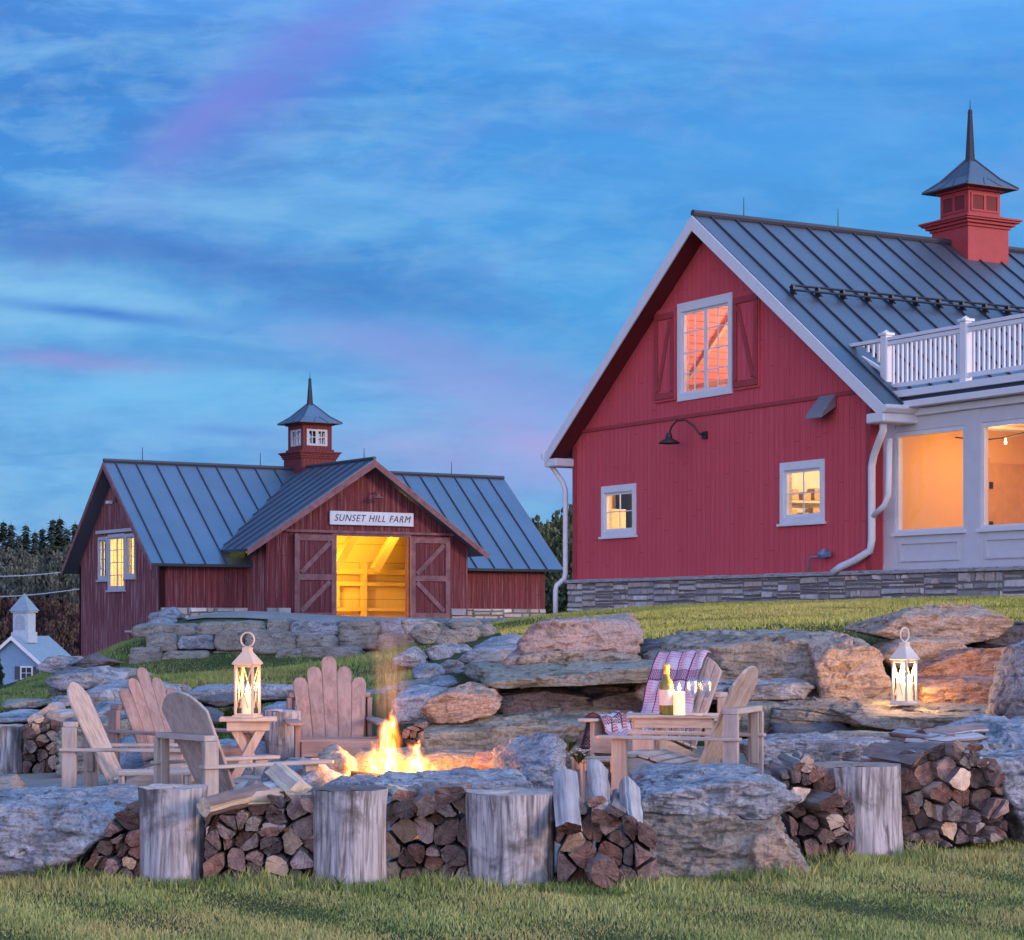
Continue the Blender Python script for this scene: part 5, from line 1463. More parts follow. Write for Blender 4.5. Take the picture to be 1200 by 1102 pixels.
logpile([(300, 846), (332, 843), (346, 850), (346, 882), (300, 882)], 20.4, 12, 'split firewood log stacked in the dark behind the lantern table', 'firewood behind the lantern table', 8, L=.5)
logpile([(474, 852), (496, 845), (498, 884), (470, 886)], 17.9, 7, 'split firewood log wedged between the reclining chair and the bench slab', 'firewood left of the bench slab', 9, L=.5)
# loose logs lying on top
log_at('pale triangular log leaning on the first stump, lit from the fire', 238, 945, 12.45, .16, .13, .42, (R_(8), 0, R_(-48)), 31, ('pale', 'bark', 'pale'))
log_at('second pale log lying across the stack by the first stump', 268, 938, 12.6, .13, .10, .40, (R_(4), 0, R_(-62)), 32, ('pale', 'split', 'pale'))
log_at('blue grey bark log on top of the stack between the first two stumps', 305, 930, 12.75, .17, .12, .42, (0, 0, R_(-25)), 33, ('log_end', 'birch', 'birch'))
log_at('broad pale chunk of split wood tipped up left of the second stump', 352, 930, 12.7, .22, .17, .40, (R_(14), R_(20), R_(30)), 34, ('pale', 'split', 'pale'))
log_at('pale topped log above the stack right of the second stump', 475, 932, 12.62, .16, .09, .4, (0, 0, R_(12)), 35, ('log_end', 'bark', 'pale'))
log_at('dark half log standing high on the stack beside the third stump', 524, 930, 12.55, .20, .13, .4, (0, R_(-12), R_(-6)), 36, ('log_end', 'bark', 'bark'))
log_at('rounded half log tipped on the stack right of the second stump', 498, 942, 12.5, .13, .17, .4, (0, R_(8), R_(8)), 37, ('log_end', 'bark', 'bark'))
log_at('large squared log with a bright blue bark face against the third stump', 668, 970, 12.3, .17, .10, .46, (R_(38), R_(6), R_(8)), 38, ('log_end', 'birch', 'birch'))
log_at('pale barked log leaning behind the squared log', 705, 958, 12.45, .15, .13, .48, (R_(34), R_(18), R_(14)), 39, ('log_end', 'birch', 'birch'))
log_at('pale barked log sloping down the right side of the heap', 742, 968, 12.5, .16, .11, .48, (R_(30), R_(32), R_(18)), 40, ('log_end', 'birch', 'birch'))
log_at('round log end at the foot of the heap', 708, 1024, 12.2, .17, .18, .42, (0, 0, R_(4)), 41, ('log_end', 'bark', 'bark'), shape=[(.085 * cos(j * pi / 4), .09 * sin(j * pi / 4)) for j in range(8)])
log_at('dark split log jutting out in front of the rightmost stump', 972, 942, 13.55, .20, .12, .42, (0, R_(-8), R_(16)), 42, ('log_end', 'bark', 'bark'))
log_at('orange lit square log end left of the rightmost stump', 978, 962, 13.6, .13, .12, .40, (0, 0, R_(8)), 43, ('split', 'bark', 'split'))
log_at('small round bark log beside the grey cap boulder', 945, 895, 13.7, .12, .13, .40, (0, 0, R_(-8)), 44, ('split', 'bark', 'bark'))
for i, (px, py, Y_, rz_) in enumerate(((1062, 884, 14.3, -58), (1088, 872, 14.6, -50), (1110, 866, 14.7, 28), (1142, 878, 14.4, 42), (1160, 895, 14.25, 40), (1078, 862, 14.9, -62))):
    log_at('flat sided grey log lying on top of the stack at the right boulder', px, py, Y_, .22, .07, .52, (R_(3), 0, R_(rz_)), 50 + i, ('log_end', 'bark', 'birch'), 'loose logs on top of the right stack')
for i, (px, py, Y_, rz_) in enumerate(((44, 846, 21.0, 10), (62, 840, 21.0, -20), (58, 832, 21.2, 5))):
    log_at('blue topped log lying on the left edge stack', px, py, Y_, .22, .15, .5, (0, 0, R_(rz_)), 60 + i, ('split', 'birch', 'birch'), 'loose logs on the left edge stack')
# ------------------------------------------------------------------ stumps
def stump(label, pxl, pxr, top, bot, Y, seed, taper=1.04, lean=0.0):
    r = random.Random(seed)
    rad = (pxr - pxl) / 2 * Y / F
    c = P((pxl + pxr) / 2, bot, Y + rad); zt = P(0, top, Y + rad).z
    c.z = min(c.z, .03) - .06 if Y < 15 else c.z - .03
    h = zt - c.z
    n, rows = 110, 16
    off = Vector((seed * 3.7, seed * 1.9, 0))
    mb = MB(); vs = []
    for i in range(rows + 1):
        t = i / rows
        for j in range(n):
            a = 2 * pi * j / n
            k_ = MN.fractal(Vector((cos(a) * 1.3, sin(a) * 1.3, t * .5)) + off, 1, 2, 3)
            k2 = MN.fractal(Vector((cos(a) * 10, sin(a) * 10, t * .7)) + off, 1, 2, 3)
            rr_ = rad * (1 + .085 * k_ + .034 * k2) * (1 + (taper - 1) * (abs(t - .45) * 2) ** 2)
            vs.append((rr_ * cos(a) + lean * t * h, rr_ * sin(a), h * t + (.012 * k_ if i == rows else 0)))
    fs = [(i * n + j, i * n + (j + 1) % n, (i + 1) * n + (j + 1) % n, (i + 1) * n + j) for i in range(rows) for j in range(n)]
    mb.add(vs, fs, 0)
    b0 = len(mb.v); rings = 5
    tv, tf = [], []
    for i in range(rings + 1):
        s_ = 1 - i / rings
        for j in range(n):
            v = vs[rows * n + j]
            tv.append(((v[0] - lean * h) * s_ + lean * h, v[1] * s_, v[2] + .010 * MN.noise(Vector((v[0] * s_ * 9, v[1] * s_ * 9, seed)))))
    mb2 = MB(); mb2.add(tv, [(i * n + j, i * n + (j + 1) % n, (i + 1) * n + (j + 1) % n, (i + 1) * n + j) for i in range(rings) for j in range(n)])
    o = mb.build('tree_stump', M['stump'], smooth=True); o.location = c
    tag(o, label, 'tree stump', 'upright stumps of the seat wall')
    mb2.build('cut_top', M['stump_top'], o)
    return o
stump('first upright grey stump from the left in the front row', 164, 241, 922, 1036, 12.55, 1)
stump('second upright grey stump, in front of the fire', 367, 453, 924, 1040, 12.4, 2)
stump('third and widest upright grey stump of the front row', 549, 648, 928, 1044, 12.35, 3)
stump('rightmost upright stump, leaning, with an orange lit edge', 958, 1060, 896, 1008, 13.85, 4, lean=-.07)
stump('tan barked stump at the left edge beside the small firewood stack', -22, 28, 850, 917, 20.9, 5)
stump('pale lit stump between the lantern table and the reclining chair', 311, 352, 833, 892, 18.2, 6)

# ------------------------------------------------------------------ adirondack chairs
def chair(label, loc, rz, arched, s=1.0, group='adirondack chairs round the fire pit', nsl=7, rec=25, wd='wood_'):
    """local axes: the sitter faces -y"""
    t = thing('adirondack_chair', label, 'chair', loc, rz, group)
    t.scale = (s, s, s)
    rc = R_(rec); up = Vector((0, sin(rc), cos(rc))); nrm = Vector((0, cos(rc), -sin(rc)))
    base = Vector((0, .02, .13)); S = .98
    # back slats
    n = nsl
    gp = .010 if arched else .0025
    wb, wt = .47 / n - gp, .64 / n - gp
    for i in range(n):
        k = i - (n - 1) / 2
        xb, xt = k * (wb + gp * .9), k * (wt + gp * .8)
        def top(x):
            if arched: return S * (1 - .20 * abs(x / .36) ** 2.2)
            return S - (.105 * abs(k) if abs(k) < 2.5 else .105 * abs(k) + .02) * (1.0 if n > 5 else .9)
        pl = []
        m_ = 8
        for q in range(m_ + 1):
            f_ = -1 + 2 * q / m_
            x = xt + f_ * wt / 2
            if arched: y_ = top(x)
            else: y_ = top(x) - (wt / 2) * (1 - math.sqrt(max(0, 1 - f_ * f_))) * .9
            xx = xb + f_ * wb / 2
            g_ = y_ / S
            pl.append((xx + (x - xx) * g_, y_))
        pts2 = [(xb - wb / 2, 0)] + pl + [(xb + wb / 2, 0)]
        mb = MB()
        mb.prism([base + Vector((px_, 0, 0)) + up * py_ for px_, py_ in pts2], nrm * 0, nrm * .022)
        mb.build('back_slat', M[wd + 'z'], t, bevel=.004)
    # cross rails behind the slats
    mb = MB()
    zc = .70; yb = base.y + (zc - base.z) * math.tan(rc) + .03
    mb.span((-.33, yb, zc - .02), (.33, yb + .11, zc + .02)); mb.build('cross_rail', M[wd + 'x'], t, bevel=.005)
    mb = MB(); mb.beam(base + Vector((-.24, 0, 0)) + up * .06 + nrm * .034, base + Vector((.24, 0, 0)) + up * .06 + nrm * .034, .022, .09, up); mb.build('lower_rail', M[wd + 'x'], t)
    # rear posts up to the cross rail, front legs, arms
    for sx in (-1, 1):
        mb = MB(); mb.span((sx * .325 - .02, yb + .005, 0), (sx * .325 + .02, yb + .115, zc - .021)); mb.span((sx * .30 - .02 * sx - .004, yb + .03, .30), (sx * .30 + .0, yb + .09, zc - .022)); mb.build('rear_post', M[wd + 'z'], t, bevel=.004)
        mb = MB(); mb.span((sx * .325 - .021, -.50, 0), (sx * .325 + .021, -.39, .493)); mb.build('front_leg', M[wd + 'z'], t, bevel=.004)
        mb = MB()
        a0, a1 = sx * .27, sx * .415
        pl = [(sx * .275, -.58), (sx * .30, -.60), (sx * .39, -.60), (sx * .415, -.57), (sx * .405, -.30), (sx * .365, yb + .13), (sx * .285, yb + .13), (sx * .28, -.1)]
        pl = pl if sx < 0 else pl[::-1]
        mb.prism([(x, y, .495) for x, y in pl], (0, 0, 0), (0, 0, .024)); mb.build('armrest', M[wd + 'y'], t, bevel=.005)
        mb = MB(); mb.prism([(sx * .285, -.50, .26), (sx * .285, -.50, .355), (sx * .285, -.30, .36), (sx * .285, yb + .08, .12), (sx * .285, yb + .08, .03), (sx * .285, yb, .03)], (-.012, 0, 0), (.012, 0, 0)); mb.build('side_rail', M[wd + 'y'], t, bevel=.004)
    ny = 6
    for i in range(ny):
        y0 = -.50 + i * .092; z0 = .36 - max(0, (y0 + .30)) * .30
        mb = MB(); mb.beam((-.31, y0 + .04, z0 + .012), (.31, y0 + .04, z0 + .012), .080, .022, (0, .28 if y0 > -.32 else 0, 1)); mb.build('seat_slat', M[wd + 'x'], t, bevel=.004)
    mb = MB(); mb.span((-.30, -.525, .25), (.30, -.503, .37)); mb.build('seat_front', M[wd + 'x'], t, bevel=.004)
    return t
def at(px, Y, z=None):
    x = (px - CX) * Y / F
    return (x, Y, G(x, Y) + .03 if z is None else z)
def facing(dx, dy): return math.atan2(dx, -dy)        # rz so that local -y looks along (dx, dy)
chair('leftmost weathered adirondack chair in profile, facing right toward the fire', at(150, 16.7, .06), facing(1, -.06), True, 1.0)
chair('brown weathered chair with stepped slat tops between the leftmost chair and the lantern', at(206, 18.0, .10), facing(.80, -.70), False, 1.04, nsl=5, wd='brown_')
chair('weathered chair with a rounded back seen from behind, nearest to the first stump', at(272, 15.1, .05), facing(.80, .66), True, 1.0)
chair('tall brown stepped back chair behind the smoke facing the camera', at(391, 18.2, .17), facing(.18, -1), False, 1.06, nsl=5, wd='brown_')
E_ = chair('chair in profile facing left beside the wine table, its slats lit orange', at(812, 15.75, .19), facing(-1, .40), True, 1.02, nsl=6)
F_ = chair('chair behind the wine table with a striped blanket over its back', at(777, 17.7, .22), facing(-.66, -.75), True, 1.03)
def footstool(label, loc, rz, s=1.0):
    t = thing('footstool', label, 'footstool', loc, rz, 'slatted footstools'); t.scale = (s, s, s)
    for i in range(4):
        mb = MB(); mb.span((-.27, -.19 + i * .098, .355 - abs(i - 1.5) * .008), (.27, -.10 + i * .098, .378 - abs(i - 1.5) * .008)); mb.build('slat', M['wood_x'], t, bevel=.004)
    for sx in (-1, 1):
        mb = MB(); mb.span((sx * .23 - .012, -.18, .27), (sx * .23 + .012, .18, .345)); mb.build('side_rail', M['wood_y'], t, bevel=.003)
        for sy in (-1, 1):
            mb = MB(); mb.beam((sx * .252, sy * .15, 0), (sx * .252, sy * .13, .345), .07, .024, (1, 0, 0)); mb.build('leg', M['wood_z'], t, bevel=.003)
    return t
footstool('slatted footstool between the leftmost chair and the rounded back chair', at(182, 16.0, .07), R_(8))
footstool('slatted footstool left of the wine table, beside the profile chair', at(712, 16.4, .17), R_(14), .92)
# ------------------------------------------------------------------ tables
def side_table(label, loc, rz, w, d, h, cross=False, shelf=True):
    t = thing('side_table', label, 'side table', loc, rz, None)
    n = 5; sl = d / n
    for i in range(n):
        mb = MB(); mb.span((-w / 2, -d / 2 + i * sl + .003, h - .025), (w / 2, -d / 2 + (i + 1) * sl - .003, h)); mb.build('top_slat', M['wood_x'], t, bevel=.004)
    for sy in (-1, 1):
        mb = MB(); mb.span((-w / 2 + .06, sy * (d / 2 - .05) - .011, h - .10), (w / 2 - .06, sy * (d / 2 - .05) + .011, h - .026)); mb.build('apron', M['wood_x'], t, bevel=.003)
    if cross:
        for sy in (-1, 1):
            for sx in (-1, 1):
                mb = MB(); y = sy * (d / 2 - .085) + sx * .013
                mb.beam((sx * (w / 2 - .03), y, 0), (-sx * (w / 2 - .09), y, h - .03), .024, .07, (0, 0, 1)); mb.build('leg', M['wood_z'], t, bevel=.003)
    else:
        for sx in (-1, 1):
            for sy in (-1, 1):
                mb = MB(); mb.span((sx * (w / 2 - .08) - .035, sy * (d / 2 - .075) - .012, 0), (sx * (w / 2 - .08) + .035, sy * (d / 2 - .075) + .012, h - .026)); mb.build('leg', M['wood_z'], t, bevel=.003)
        if shelf:
            mb = MB(); mb.span((-w / 2 + .05, -d / 2 + .10, .26), (w / 2 - .05, d / 2 - .10, .285)); mb.build('shelf', M['pale'], t, bevel=.004)
    return t
t1 = at(789, 16.75, .19); TH1 = EZ - (837 - HY) * 16.75 / F - .19
side_table('slatted side table with wine bottle and glasses on it, between the right chairs', t1, R_(-4), .72, .46, TH1)
TZ = .19 + TH1
t2 = at(291, 17.4, .12); TH2 = EZ - (841 - HY) * 17.4 / F - .12
side_table('cross legged side table carrying the left lantern', t2, R_(6), .46, .40, TH2, cross=True)
# wine bottle
m, k, b = mat('bottle_glass', .08, spec=.6); b.inputs['Base Color'].default_value = (.30, .28, .06, 1); b.inputs['Transmission Weight'].default_value = .55; b.inputs['IOR'].default_value = 1.45
M['bottle'] = m
def local(px, Y, z): return Vector(((px - CX) * Y / F, Y, z))
bo = thing('wine_bottle', 'white wine bottle with a pale label on the right side table', 'bottle', local(781, 16.62, TZ))
mb = MB(); mb.lathe([(0, 0), (.052, 0), (.056, .01), (.056, .215), (.048, .255), (.026, .29), (.022, .31), (.022, .375), (.026, .376), (.026, .392), (0, .392)], n=24); mb.build('glass_body', M['bottle'], bo, smooth=True)
mb = MB(); mb.lathe([(.0572, .075), (.0575, .195)], n=24); mb.build('label', paint('bottle_label', (.72, .60, .56), .7), bo, smooth=True)
mb = MB(); mb.lathe([(.024, .315), (.0245, .372), (.028, .374), (.028, .394), (0, .396)], n=20); mb.build('foil', plain('gold_foil', (.55, .45, .12), .4, .4), bo, smooth=True)
def flame_mat():
    return emit('candle_flame', (1.0, .74, .33), 26)
M['flame_c'] = flame_mat()
m, k, b = mat('warm_wax', .5); b.inputs['Base Color'].default_value = (.88, .76, .56, 1); b.inputs['Subsurface Weight'].default_value = .6; b.inputs['Subsurface Radius'].default_value = (.08, .05, .02)
b.inputs['Emission Color'].default_value = (1.0, .62, .25, 1); b.inputs['Emission Strength'].default_value = .55
M['wax'] = m
def candle(label, loc, r, h, power, cat='candle'):
    c = thing('candle', label, cat, loc)
    mb = MB(); mb.lathe([(0, 0), (r, 0), (r, h), (r * .85, h + .004), (r * .5, h - .012), (0, h - .014)], n=24); mb.build('wax_body', M['wax'], c, smooth=False)
    mb = MB(); mb.tube([(0, 0, h - .015), (.001, 0, h + .012)], .0025, 6); mb.build('wick', M['dark_metal'], c)
    mb = MB(); mb.lathe([(.001, h + .008), (.011, h + .022), (.012, h + .032), (.006, h + .052), (.0008, h + .072)], n=12); mb.build('flame', M['flame_c'], c, smooth=True)
    lamp('candle_light', (0, 0, h + .06), power, (1.0, .50, .14), .03, c)
    return c
candle('thick cream pillar candle beside the wine bottle', local(796, 16.58, TZ), .046, .175, 12)
M['wine_glass'] = glassmat('wine_glass', (.90, .92, .95), .5, .22)
for px, Y_, lb in ((812, 16.6, 'left wine glass of the pair on the right side table'), (827, 16.5, 'right wine glass of the pair, nearer to the table edge')):
    w_ = thing('wine_glass', lb, 'wine glass', local(px, Y_, TZ), 0, 'wine glasses on the side table')
    mb = MB(); mb.lathe([(.0, .128), (.012, .13), (.036, .16), (.048, .205), (.046, .25), (.040, .285), (.038, .285), (.044, .25), (.046, .205), (.034, .163), (.010, .135), (0, .134)], n=24); mb.build('bowl', M['wine_glass'], w_, smooth=True)
    mb = MB(); mb.lathe([(0, 0), (.038, 0), (.036, .004), (.006, .010), (.0045, .02), (.0045, .12), (.010, .131), (0, .131)], n=20); mb.build('stem', M['wine_glass'], w_, smooth=True)
# ------------------------------------------------------------------ lanterns
def lantern(label, loc, rz, w, h, roofh, mtl):
    t = thing('lantern', label, 'lantern', loc, rz, 'candle lanterns')
    p = .018; a = w / 2
    mb = MB(); mb.span((-a - .012, -a - .012, 0), (a + .012, a + .012, .022)); mb.span((-a, -a, .022), (a, a, .034)); mb.build('base', mtl, t, bevel=.003)
    mb = MB()
    for sx in (-1, 1):
        for sy in (-1, 1): mb.span((sx * a, sy * a, .0345), (sx * (a - p), sy * (a - p), h))
    for s_ in (-1, 1):
        mb.span((-a + p + .001, s_ * a, h - .02), (a - p - .001, s_ * (a - p), h - .0005)); mb.span((s_ * a, -a + p + .001, h - .02), (s_ * (a - p), a - p - .001, h - .0005))
    fr = mb.build('frame', mtl, t, bevel=.002)
    mb = MB()
    for s_ in (-1, 1):
        for k_ in (-1, 1):
            # crossed bars in the upper two thirds of each side
            mb.beam((k_ * (a - p), s_ * (a - p * .5), h - .02), (-k_ * (a - p) * .55, s_ * (a - p * .5), .08), .007, .007, (0, 1, 0))
            mb.beam((s_ * (a - p * .5), k_ * (a - p), h - .02), (s_ * (a - p * .5), -k_ * (a - p) * .55, .08), .007, .007, (1, 0, 0))
    mb.build('cross_bar', mtl, fr)
    mb = MB()
    g_ = a - p * .5
    for s_ in (-1, 1): mb.add([(-g_, s_ * g_, .035), (g_, s_ * g_, .035), (g_, s_ * g_, h - .02), (-g_, s_ * g_, h - .02)], [(0, 1, 2, 3)]); mb.add([(s_ * g_, -g_, .035), (s_ * g_, g_, .035), (s_ * g_, g_, h - .02), (s_ * g_, -g_, h - .02)], [(0, 1, 2, 3)])
    mb.build('pane', M['glass'], fr, fix=False)
    mb = MB(); e = a + .014; c_ = .034
    vs = []
    for r_, z in ((e, h), (e, h + .012), (c_, h + roofh), (c_, h + roofh + .035)): vs += [(-r_, -r_, z), (r_, -r_, z), (r_, r_, z), (-r_, r_, z)]
    fs = [(3, 2, 1, 0), (12, 13, 14, 15)] + [(i * 4 + j, i * 4 + (j + 1) % 4, i * 4 + 4 + (j + 1) % 4, i * 4 + 4 + j) for i in range(3) for j in range(4)]
    mb.add(vs, fs); mb.build('roof', mtl, t, bevel=.003)
    mb = MB(); zc = h + roofh + .035 + .060
    mb.tube([(.058 * sin(q * 2 * pi / 24), 0, zc - .058 * cos(q * 2 * pi / 24)) for q in range(25)], .0075, 8); mb.tube([(0, 0, zc - .07), (0, 0, zc - .055)], .012, 8); hd = mb.build('ring_handle', mtl, t, smooth=True)
    return t
l1 = local(290, 17.35, .12 + TH2)
lantern('cream candle lantern on the cross legged table at the left', l1, R_(-16), .165, .43, .105, M['lantern'])
candle('cream candle inside the left lantern', l1 + Vector((.0, -.01, .034)), .040, .16, 12)
zb = P(0, 826, 18.0).z
l2 = local(1060, 18.0, zb)
lantern('white candle lantern standing on the stone bench at the right', l2, R_(43), .155, .375, .115, paint('lantern_white', (.62, .56, .50), .4, .05))
candle('left cream candle inside the right lantern', l2 + Vector((-.038, -.02, .034)), .033, .15, 34)
candle('right cream candle inside the right lantern', l2 + Vector((.038, .015, .034)), .035, .15, 34)
# ------------------------------------------------------------------ blankets
def blanketmat(name, base, band, line, dark):
    m, k, b = mat(name, .95, spec=.1)
    u = k.n('ShaderNodeAttribute', attribute_name='bu').outputs['Fac']; v = k.n('ShaderNodeAttribute', attribute_name='bv').outputs['Fac']
    def stripe(t, f, w): return k.m('LESS_THAN', k.m('FRACT', k.m('MULTIPLY', t, f)), w)
    c = k.mix(stripe(u, 4.0, .42), base, band)
    c = k.mix(k.m('MULTIPLY', stripe(v, 5.0, .5), .7), c, band)
    c = k.mix(k.m('MULTIPLY', stripe(v, 42.0, .4), .55), c, line)
    c = k.mix(stripe(u, 4.0, .08), c, dark)
    ck = k.m('MULTIPLY', stripe(v, 2.5, .26), k.m('GREATER_THAN', k.m('MULTIPLY', k.m('SINE', k.m('MULTIPLY', u, 160.0)), k.m('SINE', k.m('MULTIPLY', v, 230.0))), .0))
    c = k.mix(ck, c, dark)
    c = k.mix(stripe(v, 2.5, .03), c, dark)
    n = k.noise(objco(k), 90, 4, .7)
    k.l(k.mix(.35, c, k.mix(n, (.2, .2, .2), (.9, .9, .9)), 'MULTIPLY'), b.inputs['Base Color'])
    bump(k, b, n, .5, .006)
    return m
M['blanket'] = blanketmat('striped_throw', (.46, .46, .62), (.46, .27, .40), (.64, .60, .70), (.09, .05, .12))
M['blanket2'] = blanketmat('checked_throw', (.48, .48, .58), (.40, .17, .22), (.66, .64, .70), (.08, .05, .08))
def drape(name, label, path, across, wid, mtl, parent_obj, seed, skew=0.0, fringe=True):
    """cloth over a path (list of local points), spread along the vector across by wid(t) -> (lo, hi)"""
    Mx = Matrix.LocRotScale(parent_obj.location, parent_obj.rotation_euler, parent_obj.scale)
    pts = [Vector(p) for p in path]
    cum = [0]
    for i in range(1, len(pts)): cum.append(cum[-1] + (pts[i] - pts[i - 1]).length)
    n, m_ = 70, 34
    vs, bu, bv = [], [], []
    for i in range(n + 1):
        s_ = cum[-1] * i / n
        j = max(q for q in range(len(cum)) if cum[q] <= s_ + 1e-9); j = min(j, len(pts) - 2)
        t = (s_ - cum[j]) / (cum[j + 1] - cum[j])
        p = pts[j].lerp(pts[j + 1], t); d = (pts[j + 1] - pts[j]).normalized(); nn = d.cross(Vector(across)).normalized()
        lo, hi = wid(i / n)
        for q in range(m_ + 1):
            x = lo + (hi - lo) * q / m_
            wv = MN.fractal(Vector((x * 7 + seed, s_ * 4, seed)), 1, 2, 3) * .018 + .012 * sin(x * 38 + 5 * MN.noise(Vector((s_ * 3, x * 2, seed))))
            vs.append(Mx @ (p + Vector(across) * x + nn * (wv - .012) + d * skew * x * 0))
            bu.append(q / m_); bv.append(s_)
    fs = [(i * (m_ + 1) + q, i * (m_ + 1) + q + 1, (i + 1) * (m_ + 1) + q + 1, (i + 1) * (m_ + 1) + q) for i in range(n) for q in range(m_)]
    me = bpy.data.meshes.new(name); me.from_pydata([tuple(v) for v in vs], [], fs); me.materials.append(mtl)
    for nm, dat in (('bu', bu), ('bv', bv)):
        at_ = me.attributes.new(nm, 'FLOAT', 'POINT'); at_.data.foreach_set('value', dat)
    me.polygons.foreach_set('use_smooth', [True] * len(me.polygons)); me.update()
    o = bpy.data.objects.new(name, me); COL.objects.link(o)
    sl = o.modifiers.new('thickness', 'SOLIDIFY'); sl.thickness = .010; sl.offset = 0
    tag(o, label, 'blanket', 'throw blankets')
    if fringe:
        mb = MB(); r = random.Random(seed)
        for row in (0, n):
            for q in range(0, m_ + 1, 1):
                v = vs[row * (m_ + 1) + q]
                mb.tube([v, v + Vector((r.uniform(-.01, .01), r.uniform(-.01, .01), -.05))], .003, 4)
        mb.build('fringe', plain(name + '_fringe', (.7, .68, .74), .9), o)
    return o
rc = R_(25); upv = Vector((0, sin(rc), cos(rc))); nv = Vector((0, cos(rc), -sin(rc))); b0 = Vector((0, .02, .13))
def bk(s_, off): return b0 + upv * s_ + nv * off
drape('throw_blanket', 'lilac striped throw blanket hanging over the chair back behind the wine table', [bk(.32, -.035), bk(.6, -.04), bk(.90, -.04), bk(.985, -.02), bk(.99, .035), bk(.92, .06), bk(.6, .075), bk(.25, .085) + Vector((0, .03, 0))], (1, 0, 0), lambda t: (-.36 - .06 * (t > .55), .16 - .05 * t), M['blanket'], F_, 3)
drape('throw_blanket', 'checked throw blanket bunched over the armrest left of the wine table', [(-.46, 0, .27), (-.45, 0, .42), (-.43, 0, .535), (-.36, 0, .56), (-.27, 0, .54), (-.20, 0, .42), (-.05, 0, .39), (.12, 0, .40)], (0, 1, 0), lambda t: (-.50 + .05 * sin(t * 5), .05 + .04 * sin(t * 7)), M['blanket2'], F_, 9)
# wicker basket lying under the table
m, k, b = mat('wicker', .8); v = objco(k)
wv = k.n('ShaderNodeTexWave', bands_direction='Z'); k.l(v, wv.inputs['Vector']); wv.inputs['Scale'].default_value = 22; wv.inputs['Distortion'].default_value = 2
k.l(k.mix(wv.outputs['Fac'], (.09, .055, .035), (.36, .24, .14)), b.inputs['Base Color']); bump(k, b, wv.outputs['Fac'], .8, .01); M['wicker'] = m
bk_ = thing('wicker_basket', 'dark banded wicker basket on its side beneath the wine table', 'basket', local(770, 15.9, .34))
bk_.rotation_euler = (R_(90), R_(0), R_(64))
bk_.rotation_mode = 'XYZ'
mb = MB(); mb.lathe([(0, -.14), (.085, -.14), (.10, -.06), (.105, .06), (.10, .15), (.09, .15), (.09, -.10), (0, -.12)], n=22); mb.build('body', M['wicker'], bk_, smooth=False)
mb = MB()
for z in (-.10, .0, .09): mb.lathe([(.104, z - .012), (.112, z), (.104, z + .012)], n=22)
mb.build('band', M['split'], bk_)
mb = MB(); mb.tube([(.10 * cos(q), 0, .13 + .20 * sin(q)) for q in [i * pi / 14 for i in range(15)]], .010, 8); mb.build('handle', M['bark'], bk_, smooth=True)
# ------------------------------------------------------------------ the fire
fire = thing('campfire', 'orange campfire burning in the stone ringed fire pit', 'fire', (FX - .10, FY - .05, .12))
m, k, b = mat('ash_bed', .95); v = objco(k); n = k.noise(v, 16, 5, .7)
k.l(k.ramp(n, [(.4, (.03, .027, .025)), (.65, (.22, .2, .19))]), b.inputs['Base Color'])
b.inputs['Emission Color'].default_value = (1.0, .25, .03, 1); k.l(k.m('MULTIPLY', k.ramp(n, [(.52, (0, 0, 0)), (.62, (1, 1, 1))]), 6.0), b.inputs['Emission Strength'])
mb = MB(); r = random.Random(3); vs = [(0, 0, .14)]; fs = []
for i in range(1, 7):
    for j in range(28): a = 2 * pi * j / 28; vs.append((.12 * i * cos(a), .12 * i * sin(a), .14 * (1 - (i / 6) ** 2) + r.uniform(-.015, .015)))
for j in range(28): fs.append((0, 1 + j, 1 + (j + 1) % 28))
for i in range(5):
    for j in range(28): fs.append((1 + i * 28 + j, 1 + (i + 1) * 28 + j, 1 + (i + 1) * 28 + (j + 1) % 28, 1 + i * 28 + (j + 1) % 28))
mb.add(vs, fs); mb.build('ember_bed', m, fire, smooth=True)
